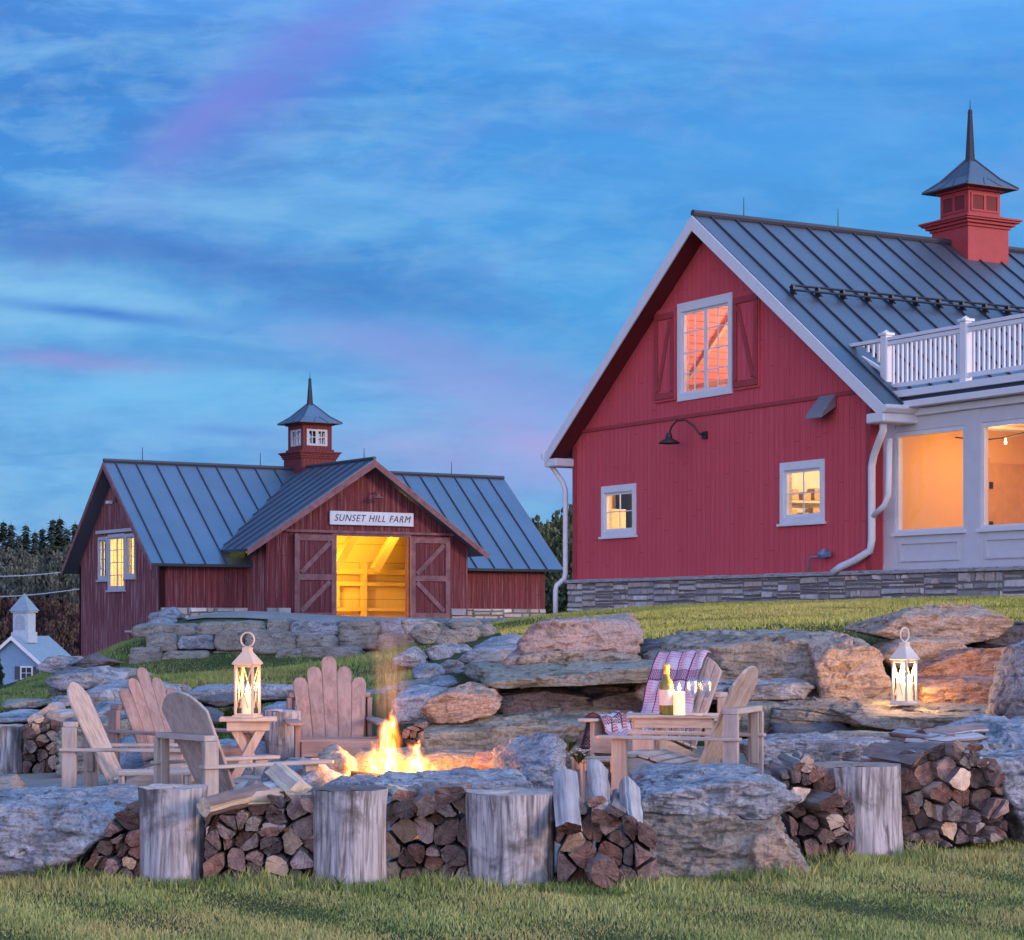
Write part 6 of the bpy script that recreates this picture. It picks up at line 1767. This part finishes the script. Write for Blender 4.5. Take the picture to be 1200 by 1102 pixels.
def flamevol(name, H, W_, strength, seed, lo=.0, soft=1.0, tint=None, dens=0.0, widen=False):
    """a body of burning gas: emission density falls off from its axis, torn by stretched noise"""
    m = bpy.data.materials.new(name); m.use_nodes = True; k = NT(m.node_tree); m.node_tree.nodes.clear()
    v = objco(k); s = k.n('ShaderNodeSeparateXYZ'); k.l(v, s.inputs[0])
    z = k.m('DIVIDE', s.outputs[2], H)
    nx_ = k.n('ShaderNodeTexNoise'); k.l(k.mapping(v, (1 / W_ * 1.1, 1 / W_ * 1.1, 2.4 / H), (0, 0, 0), (seed, seed * 2, 0)), nx_.inputs['Vector']); nx_.inputs['Scale'].default_value = 1.3; nx_.inputs['Detail'].default_value = 4
    sx = k.n('ShaderNodeSeparateXYZ'); k.l(nx_.outputs['Color'], sx.inputs[0])
    amp = k.m('MULTIPLY_ADD', z, 1.3, .25)
    x2 = k.m('ADD', k.m('DIVIDE', s.outputs[0], W_), k.m('MULTIPLY', k.m('SUBTRACT', sx.outputs[0], .5), amp))
    y2 = k.m('ADD', k.m('DIVIDE', s.outputs[1], W_), k.m('MULTIPLY', k.m('SUBTRACT', sx.outputs[1], .5), amp))
    rad = k.m('SQRT', k.m('ADD', k.m('MULTIPLY', x2, x2), k.m('MULTIPLY', y2, y2)))
    prof = k.m('POWER', k.m('SUBTRACT', 1.0, z, clamp=True), .75)
    prof = k.m('MULTIPLY', prof, k.m('MULTIPLY_ADD', k.m('MINIMUM', k.m('MULTIPLY', z, 5.0), 1.0), .35, .65))
    if widen: prof = k.m('MULTIPLY_ADD', z, 1.1, .6)
    core = k.m('SUBTRACT', 1.0, k.m('DIVIDE', rad, k.m('MAXIMUM', prof, .02)), clamp=True)
    tongue = k.noise(k.mapping(v, (5.5 / W_, 5.5 / W_, 4 / H), (0, 0, 0), (seed * 3, 0, seed)), .9, 4, .6, .6)
    fr = k.m('MULTIPLY', core, k.ramp(tongue, [(.36, (.08, .08, .08)), (.60, (1, 1, 1))]))
    if widen: fr = k.m('MULTIPLY', fr, k.m('MULTIPLY', k.m('MINIMUM', k.m('MULTIPLY', z, 5.0), 1.0), k.m('POWER', k.m('SUBTRACT', 1.0, z, clamp=True), 1.1)))
    fr = k.m('POWER', fr, soft)
    col = k.ramp(fr, [(.0, (1.0, .16, .012)), (.22, (1.0, .32, .03)), (.5, (1.0, .60, .14)), (.85, (1.0, .86, .48))]) if tint is None else None
    e = k.n('ShaderNodeEmission')
    if tint is None: k.l(col, e.inputs[0])
    else: e.inputs[0].default_value = (*tint, 1)
    k.l(k.m('MULTIPLY', fr, strength), e.inputs[1])
    o_ = k.n('ShaderNodeOutputMaterial')
    if dens:
        vs_ = k.n('ShaderNodeVolumeAbsorption'); vs_.inputs[0].default_value = (.55, .45, .42, 1); k.l(k.m('MULTIPLY', fr, dens), vs_.inputs['Density'])
        ad = k.n('ShaderNodeAddShader'); k.l(e.outputs[0], ad.inputs[0]); k.l(vs_.outputs[0], ad.inputs[1]); k.l(ad.outputs[0], o_.inputs['Volume'])
    else: k.l(e.outputs[0], o_.inputs['Volume'])
    m.cycles.volume_step_rate = .22
    return m
for px, py0, H, W_, st, sd, Yf in ((455, 905, .54, .18, 190, 1.3, 15.75), (488, 905, .30, .17, 230, 4.1, 15.6), (438, 905, .30, .13, 100, 7.7, 15.85), (508, 905, .15, .14, 80, 9.2, 15.8)):
    mb = MB(); mb.lathe([(0, .001), (W_ * 1.25, .002), (W_ * 1.35, H * .4), (W_ * 1.1, H * .75), (W_ * .8, H * .995), (0, H)], n=16)
    o = mb.build('flame', flamevol('flame_gas', H, W_, st, sd, soft=1.7), fire)
    p = P(px, py0, Yf); o.location = Vector((p.x, Yf, p.z - .06)) - fire.location
mb = MB(); mb.lathe([(0, .001), (.45, .002), (.6, .4), (.6, .8), (.5, 1.099), (0, 1.1)], n=16)
o = mb.build('rising_heat', flamevol('glowing_smoke', 1.1, .20, 15.0, 2.2, soft=1.9, tint=(1.0, .42, .26), dens=.0, widen=True), fire)
p = P(458, 862, 15.75); o.location = Vector((p.x, 15.75, p.z)) - fire.location; o['kind'] = 'stuff'
lamp('fire_light', (.0, .0, .46), 140, (1.0, .36, .07), .16, fire)
for i, (x, y, rz_, l_) in enumerate(((-.25, -.05, 30, .6), (.1, .12, -40, .62), (.05, -.12, 80, .55))):
    c = [(.06 * cos(j * pi / 3), .055 * sin(j * pi / 3)) for j in range(6)]
    o = log_mesh(c, l_, 0, 900 + i).build('burning_log', plain('charred_wood', (.03, .022, .02), .95)); o.location = (fire.location.x + x, fire.location.y + y, .27 + .05 * i); o.rotation_euler = (R_(6), 0, R_(rz_))
    tag(o, 'charred log burning among the flames of the fire pit', 'firewood log', 'burning logs in the fire pit')
# ------------------------------------------------------------------ flowers and weeds by the patio
def leafmat(name, a, b_, c_, sc=1.2):
    m, k, b = mat(name, .75, spec=.2)
    g = k.n('ShaderNodeNewGeometry').outputs['Position']
    n = k.noise(g, sc, 4, .6); t = tone(k)
    c = k.ramp(k.m('ADD', k.m('MULTIPLY', n, .6), k.m('MULTIPLY', t, .4)), [(.28, a), (.5, b_), (.72, c_)])
    k.l(c, b.inputs['Base Color'])
    return m
M['leaf'] = leafmat('leaves', (.022, .038, .018), (.055, .085, .035), (.10, .13, .055))
M['petal'] = paint('white_petals', (.75, .72, .68), .7)
def plant(label, px, py, Y, h, seed, flowers=True, n=26):
    r = random.Random(seed); z0 = P(px, py, Y).z
    t = thing('flowering_plant' if flowers else 'wild_plant', label, 'plant', local(px, Y, z0))
    mb = MB(); fl = MB()
    for i in range(n):
        a = r.uniform(0, 2 * pi); d = r.uniform(.02, .13); hh = h * r.uniform(.5, 1)
        tip = Vector((d * cos(a), d * sin(a), hh)); mid = tip * .5 + Vector((0, 0, .02)); mb.t = r.random()
        s_ = Vector((-sin(a), cos(a), 0)) * .014
        mb.add([(0, 0, 0), mid - s_, tip, mid + s_], [(0, 1, 2, 3)])
        if flowers and i % 2 == 0:
            for q in range(5):
                b_ = q * 2 * pi / 5; fl.add([tip, tip + Vector((.016 * cos(b_), .016 * sin(b_), .008)), tip + Vector((.016 * cos(b_ + .9), .016 * sin(b_ + .9), .008))], [(0, 1, 2)])
    mb.build('leaves', M['leaf'], t, fix=False)
    if flowers: fl.build('flowers', M['petal'], t, fix=False)
plant('small white flowering plant between the fire pit rim and the footstool', 678, 896, 16.2, .11, 1, n=36)
plant('green weed growing out of the stones at the foot of the bench slab', 666, 882, 16.8, .12, 3, False)
# ------------------------------------------------------------------ trees
def card(mb, c, n, up, w, h):
    n = n.normalized(); s_ = n.cross(up)
    s_ = s_.normalized() if s_.length > 1e-4 else n.orthogonal().normalized()
    u = s_.cross(n)
    mb.add([c - u * h * .5, c + s_ * w * .5, c + u * h * .5, c - s_ * w * .5], [(0, 1, 2, 3)])
def crown_broad(seed, R=1.0, ncl=46, leaf=.13, per=80, squash=1.15):
    """clumps of leaf-sized faces through the volume of a unit crown (radius 1, standing on z = 0.35)"""
    r = random.Random(seed); mb = MB()
    for i in range(ncl):
        while True:
            v = Vector((r.uniform(-1, 1), r.uniform(-1, 1), r.uniform(-1, 1)))
            if .25 < v.length < 1: break
        v *= r.uniform(.75, 1.05)
        c = Vector((v.x, v.y, v.z * squash + 1.35)); cr = r.uniform(.2, .40)
        mb.t = r.random()
        base_t = mb.t
        for _ in range(per):
            d = Vector((r.gauss(0, 1), r.gauss(0, 1), r.gauss(0, .8))).normalized() * cr * r.random() ** .4
            mb.t = min(1, max(0, base_t + r.uniform(-.25, .25)))
            card(mb, c + d, Vector((r.uniform(-1, 1), r.uniform(-1, 1), r.uniform(-.2, 1))), Vector((r.uniform(-1, 1), r.uniform(-1, 1), r.uniform(-1, 1))), leaf * r.uniform(.6, 1.2), leaf * r.uniform(.8, 1.6))
    return mb
def trunk_broad(seed):
    r = random.Random(seed); mb = MB()
    mb.tube([(0, 0, -.2), (.02, .01, .4), (.0, .03, .9), (.03, 0, 1.5)], [.07, .055, .04, .015], 7)
    for i in range(6):
        a = r.uniform(0, 6.28); z = r.uniform(.4, 1.1)
        mb.tube([(0, 0, z), (.3 * cos(a), .3 * sin(a), z + .3), (.65 * cos(a), .65 * sin(a), z + .65)], [.03, .02, .006], 5)
    return mb
def crown_fir(seed):
    """unit-height conifer"""
    r = random.Random(seed); mb = MB(); z = .06
    while z < 1.0:
        R0 = .20 * (1 - z) ** .85 + .008
        nb = max(5, int(15 * (1 - z) + 4))
        for i in range(nb):
            a = r.uniform(0, 6.28); L = R0 * r.uniform(.35, 1.3); mb.t = r.random()
            dirv = Vector((cos(a), sin(a), r.uniform(-.35, .05))); s_ = Vector((-sin(a), cos(a), 0))
            for q in range(4):
                c = Vector((0, 0, z)) + dirv * L * (.25 + .22 * q)
                w = .035 * (1 - .15 * q)
                mb.add([c - s_ * w, c + dirv * .06 + Vector((0, 0, -.012)), c + s_ * w, c + Vector((0, 0, .014))], [(0, 1, 2, 3)])
        z += .020
    mb.add([(-.006, 0, .96), (.006, 0, .96), (0, 0, 1.04)], [(0, 1, 2)])
    return mb
M['leaf_dark'] = leafmat('dark_leaves', (.022, .036, .018), (.055, .080, .036), (.10, .12, .055), .5)
M['leaf_grey'] = leafmat('grey_leaves', (.045, .055, .045), (.095, .11, .085), (.15, .16, .12), .5)
M['leaf_rust'] = leafmat('rusty_leaves', (.035, .018, .018), (.075, .040, .038), (.10, .075, .05), .5)
M['needle'] = leafmat('needles', (.025, .038, .032), (.045, .065, .05), (.07, .09, .065), .5)
M['trunk'] = plain('trunk_bark', (.09, .07, .06), .9)
def proto(name, crown, trunk, mtl, tmat):
    t = bpy.data.objects.new(name, None); COL.objects.link(t)
    crown.build('crown', mtl, t, fix=False); trunk.build('trunk', tmat, t)
    return t
tf = MB(); tf.tube([(0, 0, -.05), (0, 0, 1.0)], [.016, .002], 6)
PR = {'broad': [proto('broadleaf_tree', crown_broad(s_), trunk_broad(s_), M['leaf_dark'], M['trunk']) for s_ in (1, 2)],
      'grey': [proto('broadleaf_tree', crown_broad(s_), trunk_broad(s_), M['leaf_grey'], M['trunk']) for s_ in (3, 4)],
      'rust': [proto('broadleaf_tree', crown_broad(s_, squash=.9), trunk_broad(s_), M['leaf_rust'], M['trunk']) for s_ in (5, 6)],
      'fir': [proto('conifer_tree', crown_fir(s_), tf, M['needle'], M['trunk']) for s_ in (7, 8)]}
used = set(); rt = random.Random(5)
def tree(kind, label, px, top, Y, wpx, group, hpx=None):
    p = PR[kind][rt.randrange(2)]
    if p.name in used: o = copy_tree(p)
    else: o = p; used.add(p.name)
    x = (px - CX) * Y / F; gz = G(x, Y); zt = P(px, top, Y).z
    H = max(zt - gz, 1.0)
    if kind == 'fir': o.scale = (H * 1.0, H * 1.0, H)
    else:
        w = wpx * Y / F / 2; o.scale = (w / 1.15, w / 1.15, H / 2.75)
    o.location = (x, Y, gz - .1); o.rotation_euler = (0, 0, rt.uniform(0, 6.28))
    tag(o, label, 'tree', group)
GT = 'trees between the two barns'
for px, top, Y, w in ((580, 588, 96, 90), (607, 573, 92, 84), (634, 584, 99, 90), (660, 566, 90, 80), (690, 556, 96, 90), (645, 612, 84, 76), (618, 622, 86, 80), (672, 618, 84, 70), (655, 650, 80, 60), (636, 655, 81, 60), (668, 660, 79, 56)):
    tree('broad', 'dark green broadleaf tree in the gap between the two barns', px, top, Y, w, GT)
GS = 'conifers on the skyline of the left hill'
for px, top, Y in ((4, 610, 196), (13, 613, 192), (30, 614, 200), (41, 622, 190), (50, 618, 197), (62, 607, 194), (70, 606, 199), (78, 618, 190), (88, 612, 195), (-12, 615, 190), (97, 622, 190), (22, 626, 186), (108, 616, 196)):
    tree('fir', 'dark conifer standing on the skyline of the left hill', px, top, Y, 20, GS)
GH = 'pale leafed trees on the left hillside'
for px, top, Y, w in ((5, 632, 176, 50), (30, 636, 174, 46), (55, 634, 176, 50), (78, 630, 174, 46), (98, 640, 172, 46), (15, 652, 164, 50), (42, 655, 162, 50), (70, 652, 163, 52), (92, 660, 160, 44), (-15, 650, 165, 50)):
    tree('grey', 'grey green broadleaf tree in the middle of the left hillside', px, top, Y, w, GH)
GR_ = 'rusty brown trees behind the cottage'
for px, top, Y, w in ((0, 676, 152, 50), (28, 680, 150, 50), (58, 676, 150, 54), (82, 682, 148, 46), (100, 690, 146, 40), (75, 700, 143, 44), (92, 715, 140, 34), (60, 706, 146, 40), (8, 704, 148, 40), (-20, 690, 150, 50), (112, 700, 146, 40)):
    tree('rust', 'rusty brown bushy tree behind the pale cottage', px, top, Y, w, GR_)
for px, top, Y, w in ((-6, 770, 60, 26), (-14, 745, 66, 34)):
    tree('broad', 'small dark green bush at the left edge beside the cottage', px, top, Y, w, 'bushes beside the cottage')
for lst in PR.values():
    for p in lst:
        if p.name not in used:
            for c in list(p.children): bpy.data.objects.remove(c)
            bpy.data.objects.remove(p)
# ------------------------------------------------------------------ cottage
FC = Frame((57 - CX) * 130 / F, 130.0, R_(-15))
cz0 = -4.0
ct = thing('cottage', 'small pale blue cottage with a square cupola, far left below the hill', 'cottage', (FC.X, FC.Y, 0), FC.a)
# local x = width to the right? : gable wall lies in y = 0 from x = -4.7 to 0
M['cottage_trim'] = paint('cottage_trim', (.38, .48, .58), .7); M['cottage'] = paint('cottage_boards', (.20, .34, .50), .7); M['croof'] = paint('cottage_roof', (.20, .30, .38), .8, .1)
ze = EZ - (783 - HY) * 130 / F; za = EZ - (746 - HY) * 130 / F; Wc = 4.7; Lc = 4.3
mb = MB(); mb.prism([(-Wc, 0, cz0), (0, 0, cz0), (0, 0, ze), (-Wc / 2, 0, za - .15), (-Wc, 0, ze)], (0, 0, 0), (0, Lc, 0)); mb.build('wall', M['cottage'], ct)
mb = MB()
for sx in (0, 1):
    xe = .35 if sx else -Wc - .35; zz = ze - .28
    mb.prism([(-Wc / 2, -.3, za), (xe, -.3, zz), (xe, -.3, zz - .12), (-Wc / 2, -.3, za - .14)], (0, 0, 0), (0, Lc + .6, 0))
cr_ = mb.build('roof', M['croof'], ct)
mb = MB()
for sx in (0, 1):
    xe = .36 if sx else -Wc - .36; zz = ze - .30
    mb.prism([(-Wc / 2, -.34, za + .02), (xe, -.34, zz + .02), (xe, -.34, zz - .2), (-Wc / 2, -.34, za - .22)], (0, 0, 0), (0, .038, 0))
mb.build('rake_board', M['white'], cr_)
xc = -2.3
zt = za - .1
mb = MB(); mb.span((xc - .58, .7, zt - .3), (xc + .58, 1.86, zt + .35)); mb.span((xc - .50, .78, zt + .351), (xc + .50, 1.78, zt + 1.55)); mb.span((xc - .6, .68, zt + 1.551), (xc + .6, 1.88, zt + 1.65))
cu = mb.build('cupola', M['cottage_trim'], ct)
mb = MB(); e = .68; mb.add([(xc - e, 1.28 - e, zt + 1.652), (xc + e, 1.28 - e, zt + 1.652), (xc + e, 1.28 + e, zt + 1.652), (xc - e, 1.28 + e, zt + 1.652), (xc, 1.28, zt + 2.75)], [(0, 1, 4), (1, 2, 4), (2, 3, 4), (3, 0, 4), (3, 2, 1, 0)]); mb.build('cupola_roof', M['croof'], cu)
mb = MB(); mb.prism([(xc + .34 * q, .77, z_) for q, z_ in ((-1, zt + .5), (1, zt + .5), (1, zt + 1.1), (.7, zt + 1.3), (0, zt + 1.4), (-.7, zt + 1.3), (-1, zt + 1.1))], (0, -.02, 0), (0, .008, 0)); mb.build('arched_louver', paint('cottage_louver', (.28, .36, .44), .7), cu)
wx, wz = -1.45, EZ - (836 - HY - 0) * 130 / F
wz = EZ - (797 - HY) * 130 / F + .0
wz = EZ - (789 - HY) * 130 / F
mb = MB(); mb.span((wx - .42, -.06, wz - .42), (wx + .42, -.002, wz + .42)); w_ = mb.build('window', M['white'], ct)
mb = MB(); mb.span((wx - .32, -.075, wz - .32), (wx + .32, -.061, wz + .32)); mb.build('pane', plain('dark_pane', (.03, .04, .06), .1), w_)
mb = MB(); mb.span((wx - .015, -.09, wz - .32), (wx + .015, -.076, wz + .32)); mb.span((wx - .32, -.089, wz - .015), (wx + .32, -.0765, wz + .015)); mb.build('muntin', M['white'], w_)
for s_ in (-1, 1):
    mb = MB(); mb.span((wx + s_ * .44, -.05, wz - .40), (wx + s_ * .80, -.002, wz + .40)); mb.build('shutter', plain('dark_shutter', (.05, .055, .075), .6), ct)
# overhead wires
for (a, b_, lb) in ((P(-60, 697, 74), P(97, 691, 70), 'upper overhead wire crossing before the left hillside'), (P(-60, 672, 74), P(97, 667, 70), 'lower overhead wire crossing before the left hillside')):
    a = P(-60, 699 if 'lower' in lb else 674, 74); b_ = P(97, 690 if 'lower' in lb else 668, 70)
    mb = MB(); mb.tube([a.lerp(b_, t / 10) - Vector((0, 0, .12 * sin(pi * t / 10))) for t in range(11)], .018, 5)
    tag(mb.build('overhead_wire', plain('wire', (.55, .55, .6), .5)), lb, 'wire', 'overhead wires')
# ------------------------------------------------------------------ grass
def grass(name, poly, n, h, w, mtl, seed, clump=.5, lean=.6):
    r = np.random.default_rng(seed)
    pl = np.array(poly); lo, hi = pl.min(0), pl.max(0)
    pts = np.zeros((0, 2))
    while len(pts) < n:
        q = r.uniform(lo, hi, (n * 2, 2))
        ins = np.zeros(len(q), bool); j = len(pl) - 1
        for i in range(len(pl)):
            c_ = ((pl[i, 1] > q[:, 1]) != (pl[j, 1] > q[:, 1])) & (q[:, 0] < (pl[j, 0] - pl[i, 0]) * (q[:, 1] - pl[i, 1]) / (pl[j, 1] - pl[i, 1] + 1e-9) + pl[i, 0])
            ins ^= c_; j = i
        q = q[ins]
        f_ = np.sin(q[:, 0] * 2.1 + 1.3 * np.sin(q[:, 1] * 1.7)) * np.sin(q[:, 1] * 2.6 + np.sin(q[:, 0] * 3.1)) + .5 * np.sin(q[:, 0] * 7.3 + q[:, 1] * 5.1)
        q = q[r.random(len(q)) > clump * (0.5 - .4 * f_)]
        pts = np.concatenate([pts, q])
    pts = pts[:n]
    f_ = np.sin(pts[:, 0] * 1.9 + seed) * np.sin(pts[:, 1] * 2.3) + .6 * np.sin(pts[:, 0] * 6.1 + pts[:, 1] * 4.3)
    z = ground(pts[:, 0], pts[:, 1])
    hh = h * (1 + .35 * f_) * r.uniform(.45, 1.35, n); a = r.uniform(0, 2 * pi, n); ww = w * r.uniform(.6, 1.3, n)
    b_ = np.column_stack([pts, z - .01]); s_ = np.column_stack([np.cos(a), np.sin(a), np.zeros(n)]) * ww[:, None] / 2
    la = r.uniform(0, 2 * pi, n); ll = hh * r.uniform(0, lean, n)
    tip = b_ + np.column_stack([np.cos(la) * ll, np.sin(la) * ll, hh]); mid = b_ + np.column_stack([np.cos(la) * ll * .3, np.sin(la) * ll * .3, hh * .55])
    V = np.stack([b_ - s_, b_ + s_, mid + s_ * .8, tip, mid - s_ * .8], 1).reshape(-1, 3)
    me = bpy.data.meshes.new(name)
    me.vertices.add(n * 5); me.vertices.foreach_set('co', V.ravel())
    me.loops.add(n * 5); me.loops.foreach_set('vertex_index', np.arange(n * 5))
    me.polygons.add(n); me.polygons.foreach_set('loop_start', np.arange(n) * 5)
    at_ = me.attributes.new('tone', 'FLOAT', 'FACE'); at_.data.foreach_set('value', np.clip(.5 + .25 * f_ + r.uniform(-.35, .35, n), 0, 1))
    me.update(calc_edges=True); me.validate()
    me.materials.append(mtl)
    o = bpy.data.objects.new(name, me); COL.objects.link(o)
    return tag(o, kind='stuff')
M['grass'] = grassmat('lawn_grass', [(.065, .11, .034), (.24, .31, .095), (.52, .54, .21)], .9, (.50, .43, .18), .7)
M['grass_y'] = grassmat('bank_grass', [(.15, .19, .035), (.36, .38, .08), (.56, .52, .16)], .35, (.60, .48, .17), .6)
M['grass_g'] = grassmat('slope_grass', [(.06, .11, .03), (.15, .24, .065), (.27, .34, .12)], .35, (.34, .28, .12), .4)
grass('lawn_grass', [(-3.6, 9.9), (3.6, 9.9), (4.4, 12), (5.2, 14.9), (3.4, 14.7), (2.6, 13.9), (1.5, 12.9), (-.5, 12.75), (-2.4, 12.7), (-4.4, 13.2)], 170000, .031, .006, M['grass'], 1)
grass('rough_grass', [(-3.4, 12.35), (-1.5, 12.3), (.9, 12.15), (1.6, 12.6), (2.4, 13.5), (4.2, 13.9), (4.2, 14.15), (2.4, 13.9), (1.3, 12.85), (-.5, 12.6), (-3.4, 12.9)], 14000, .07, .006, M['grass'], 6)
grass('bank_grass', [(1.0, 20.9), (6.5, 20.4), (12.5, 21), (14, 30), (10, 34), (6.0, 36.8), (1.2, 45.6), (-.2, 46), (-.6, 40), (-.1, 30), (.1, 24.5)], 210000, .042, .012, M['grass_y'], 2)
grass('slope_grass', [(-9.6, 25.0), (-1.0, 23.6), (-1.0, 30), (-1.1, 44.9), (-7.6, 45.2), (-7.8, 48), (-9.2, 57), (-11.0, 60), (-13.5, 62), (-12, 42)], 140000, .06, .015, M['grass_g'], 3)
grass('slope_grass', [(-8, 20.9), (-4, 20.9), (-1.2, 21.6), (-1, 23.6), (-9.6, 25)], 16000, .07, .012, M['grass_g'], 4)
# tufts of longer grass and weeds round the feet of stumps, stacks and boulders
tf_ = [(px, Y_) for px, Y_ in ((30, 12.75), (70, 12.7), (120, 12.7), (160, 12.6), (200, 12.5), (243, 12.5), (300, 12.55), (362, 12.45), (410, 12.35), (456, 12.45), (500, 12.5), (545, 12.4), (600, 12.3), (652, 12.3), (700, 12.15), (760, 12.6), (820, 12.75), (880, 12.7), (940, 12.75), (960, 13.5), (1010, 13.75), (1070, 14.0), (1120, 14.05), (1170, 14.1))]
rg_ = random.Random(77)
tufts = []
for i, (px, Y_) in enumerate(tf_):
    c_ = (px - CX) * Y_ / F; w_ = rg_.uniform(.10, .28)
    tufts.append(grass('weed_grass', [(c_ - w_, Y_ - .10), (c_ + w_, Y_ - .12), (c_ + w_ * .8, Y_ + .08), (c_ - w_ * .9, Y_ + .07)], int(900 * w_), rg_.uniform(.055, .095), .007, M['grass_g' if i % 3 else 'grass'], 40 + i, lean=.8))
with bpy.context.temp_override(active_object=tufts[0], object=tufts[0], selected_objects=tufts, selected_editable_objects=tufts):
    bpy.ops.object.join()
for o in list(SC.objects):
    if o.type == 'MESH' and not o.get('category') and o.parent is None and not o.get('kind'):
        print('UNTAGGED', o.name)
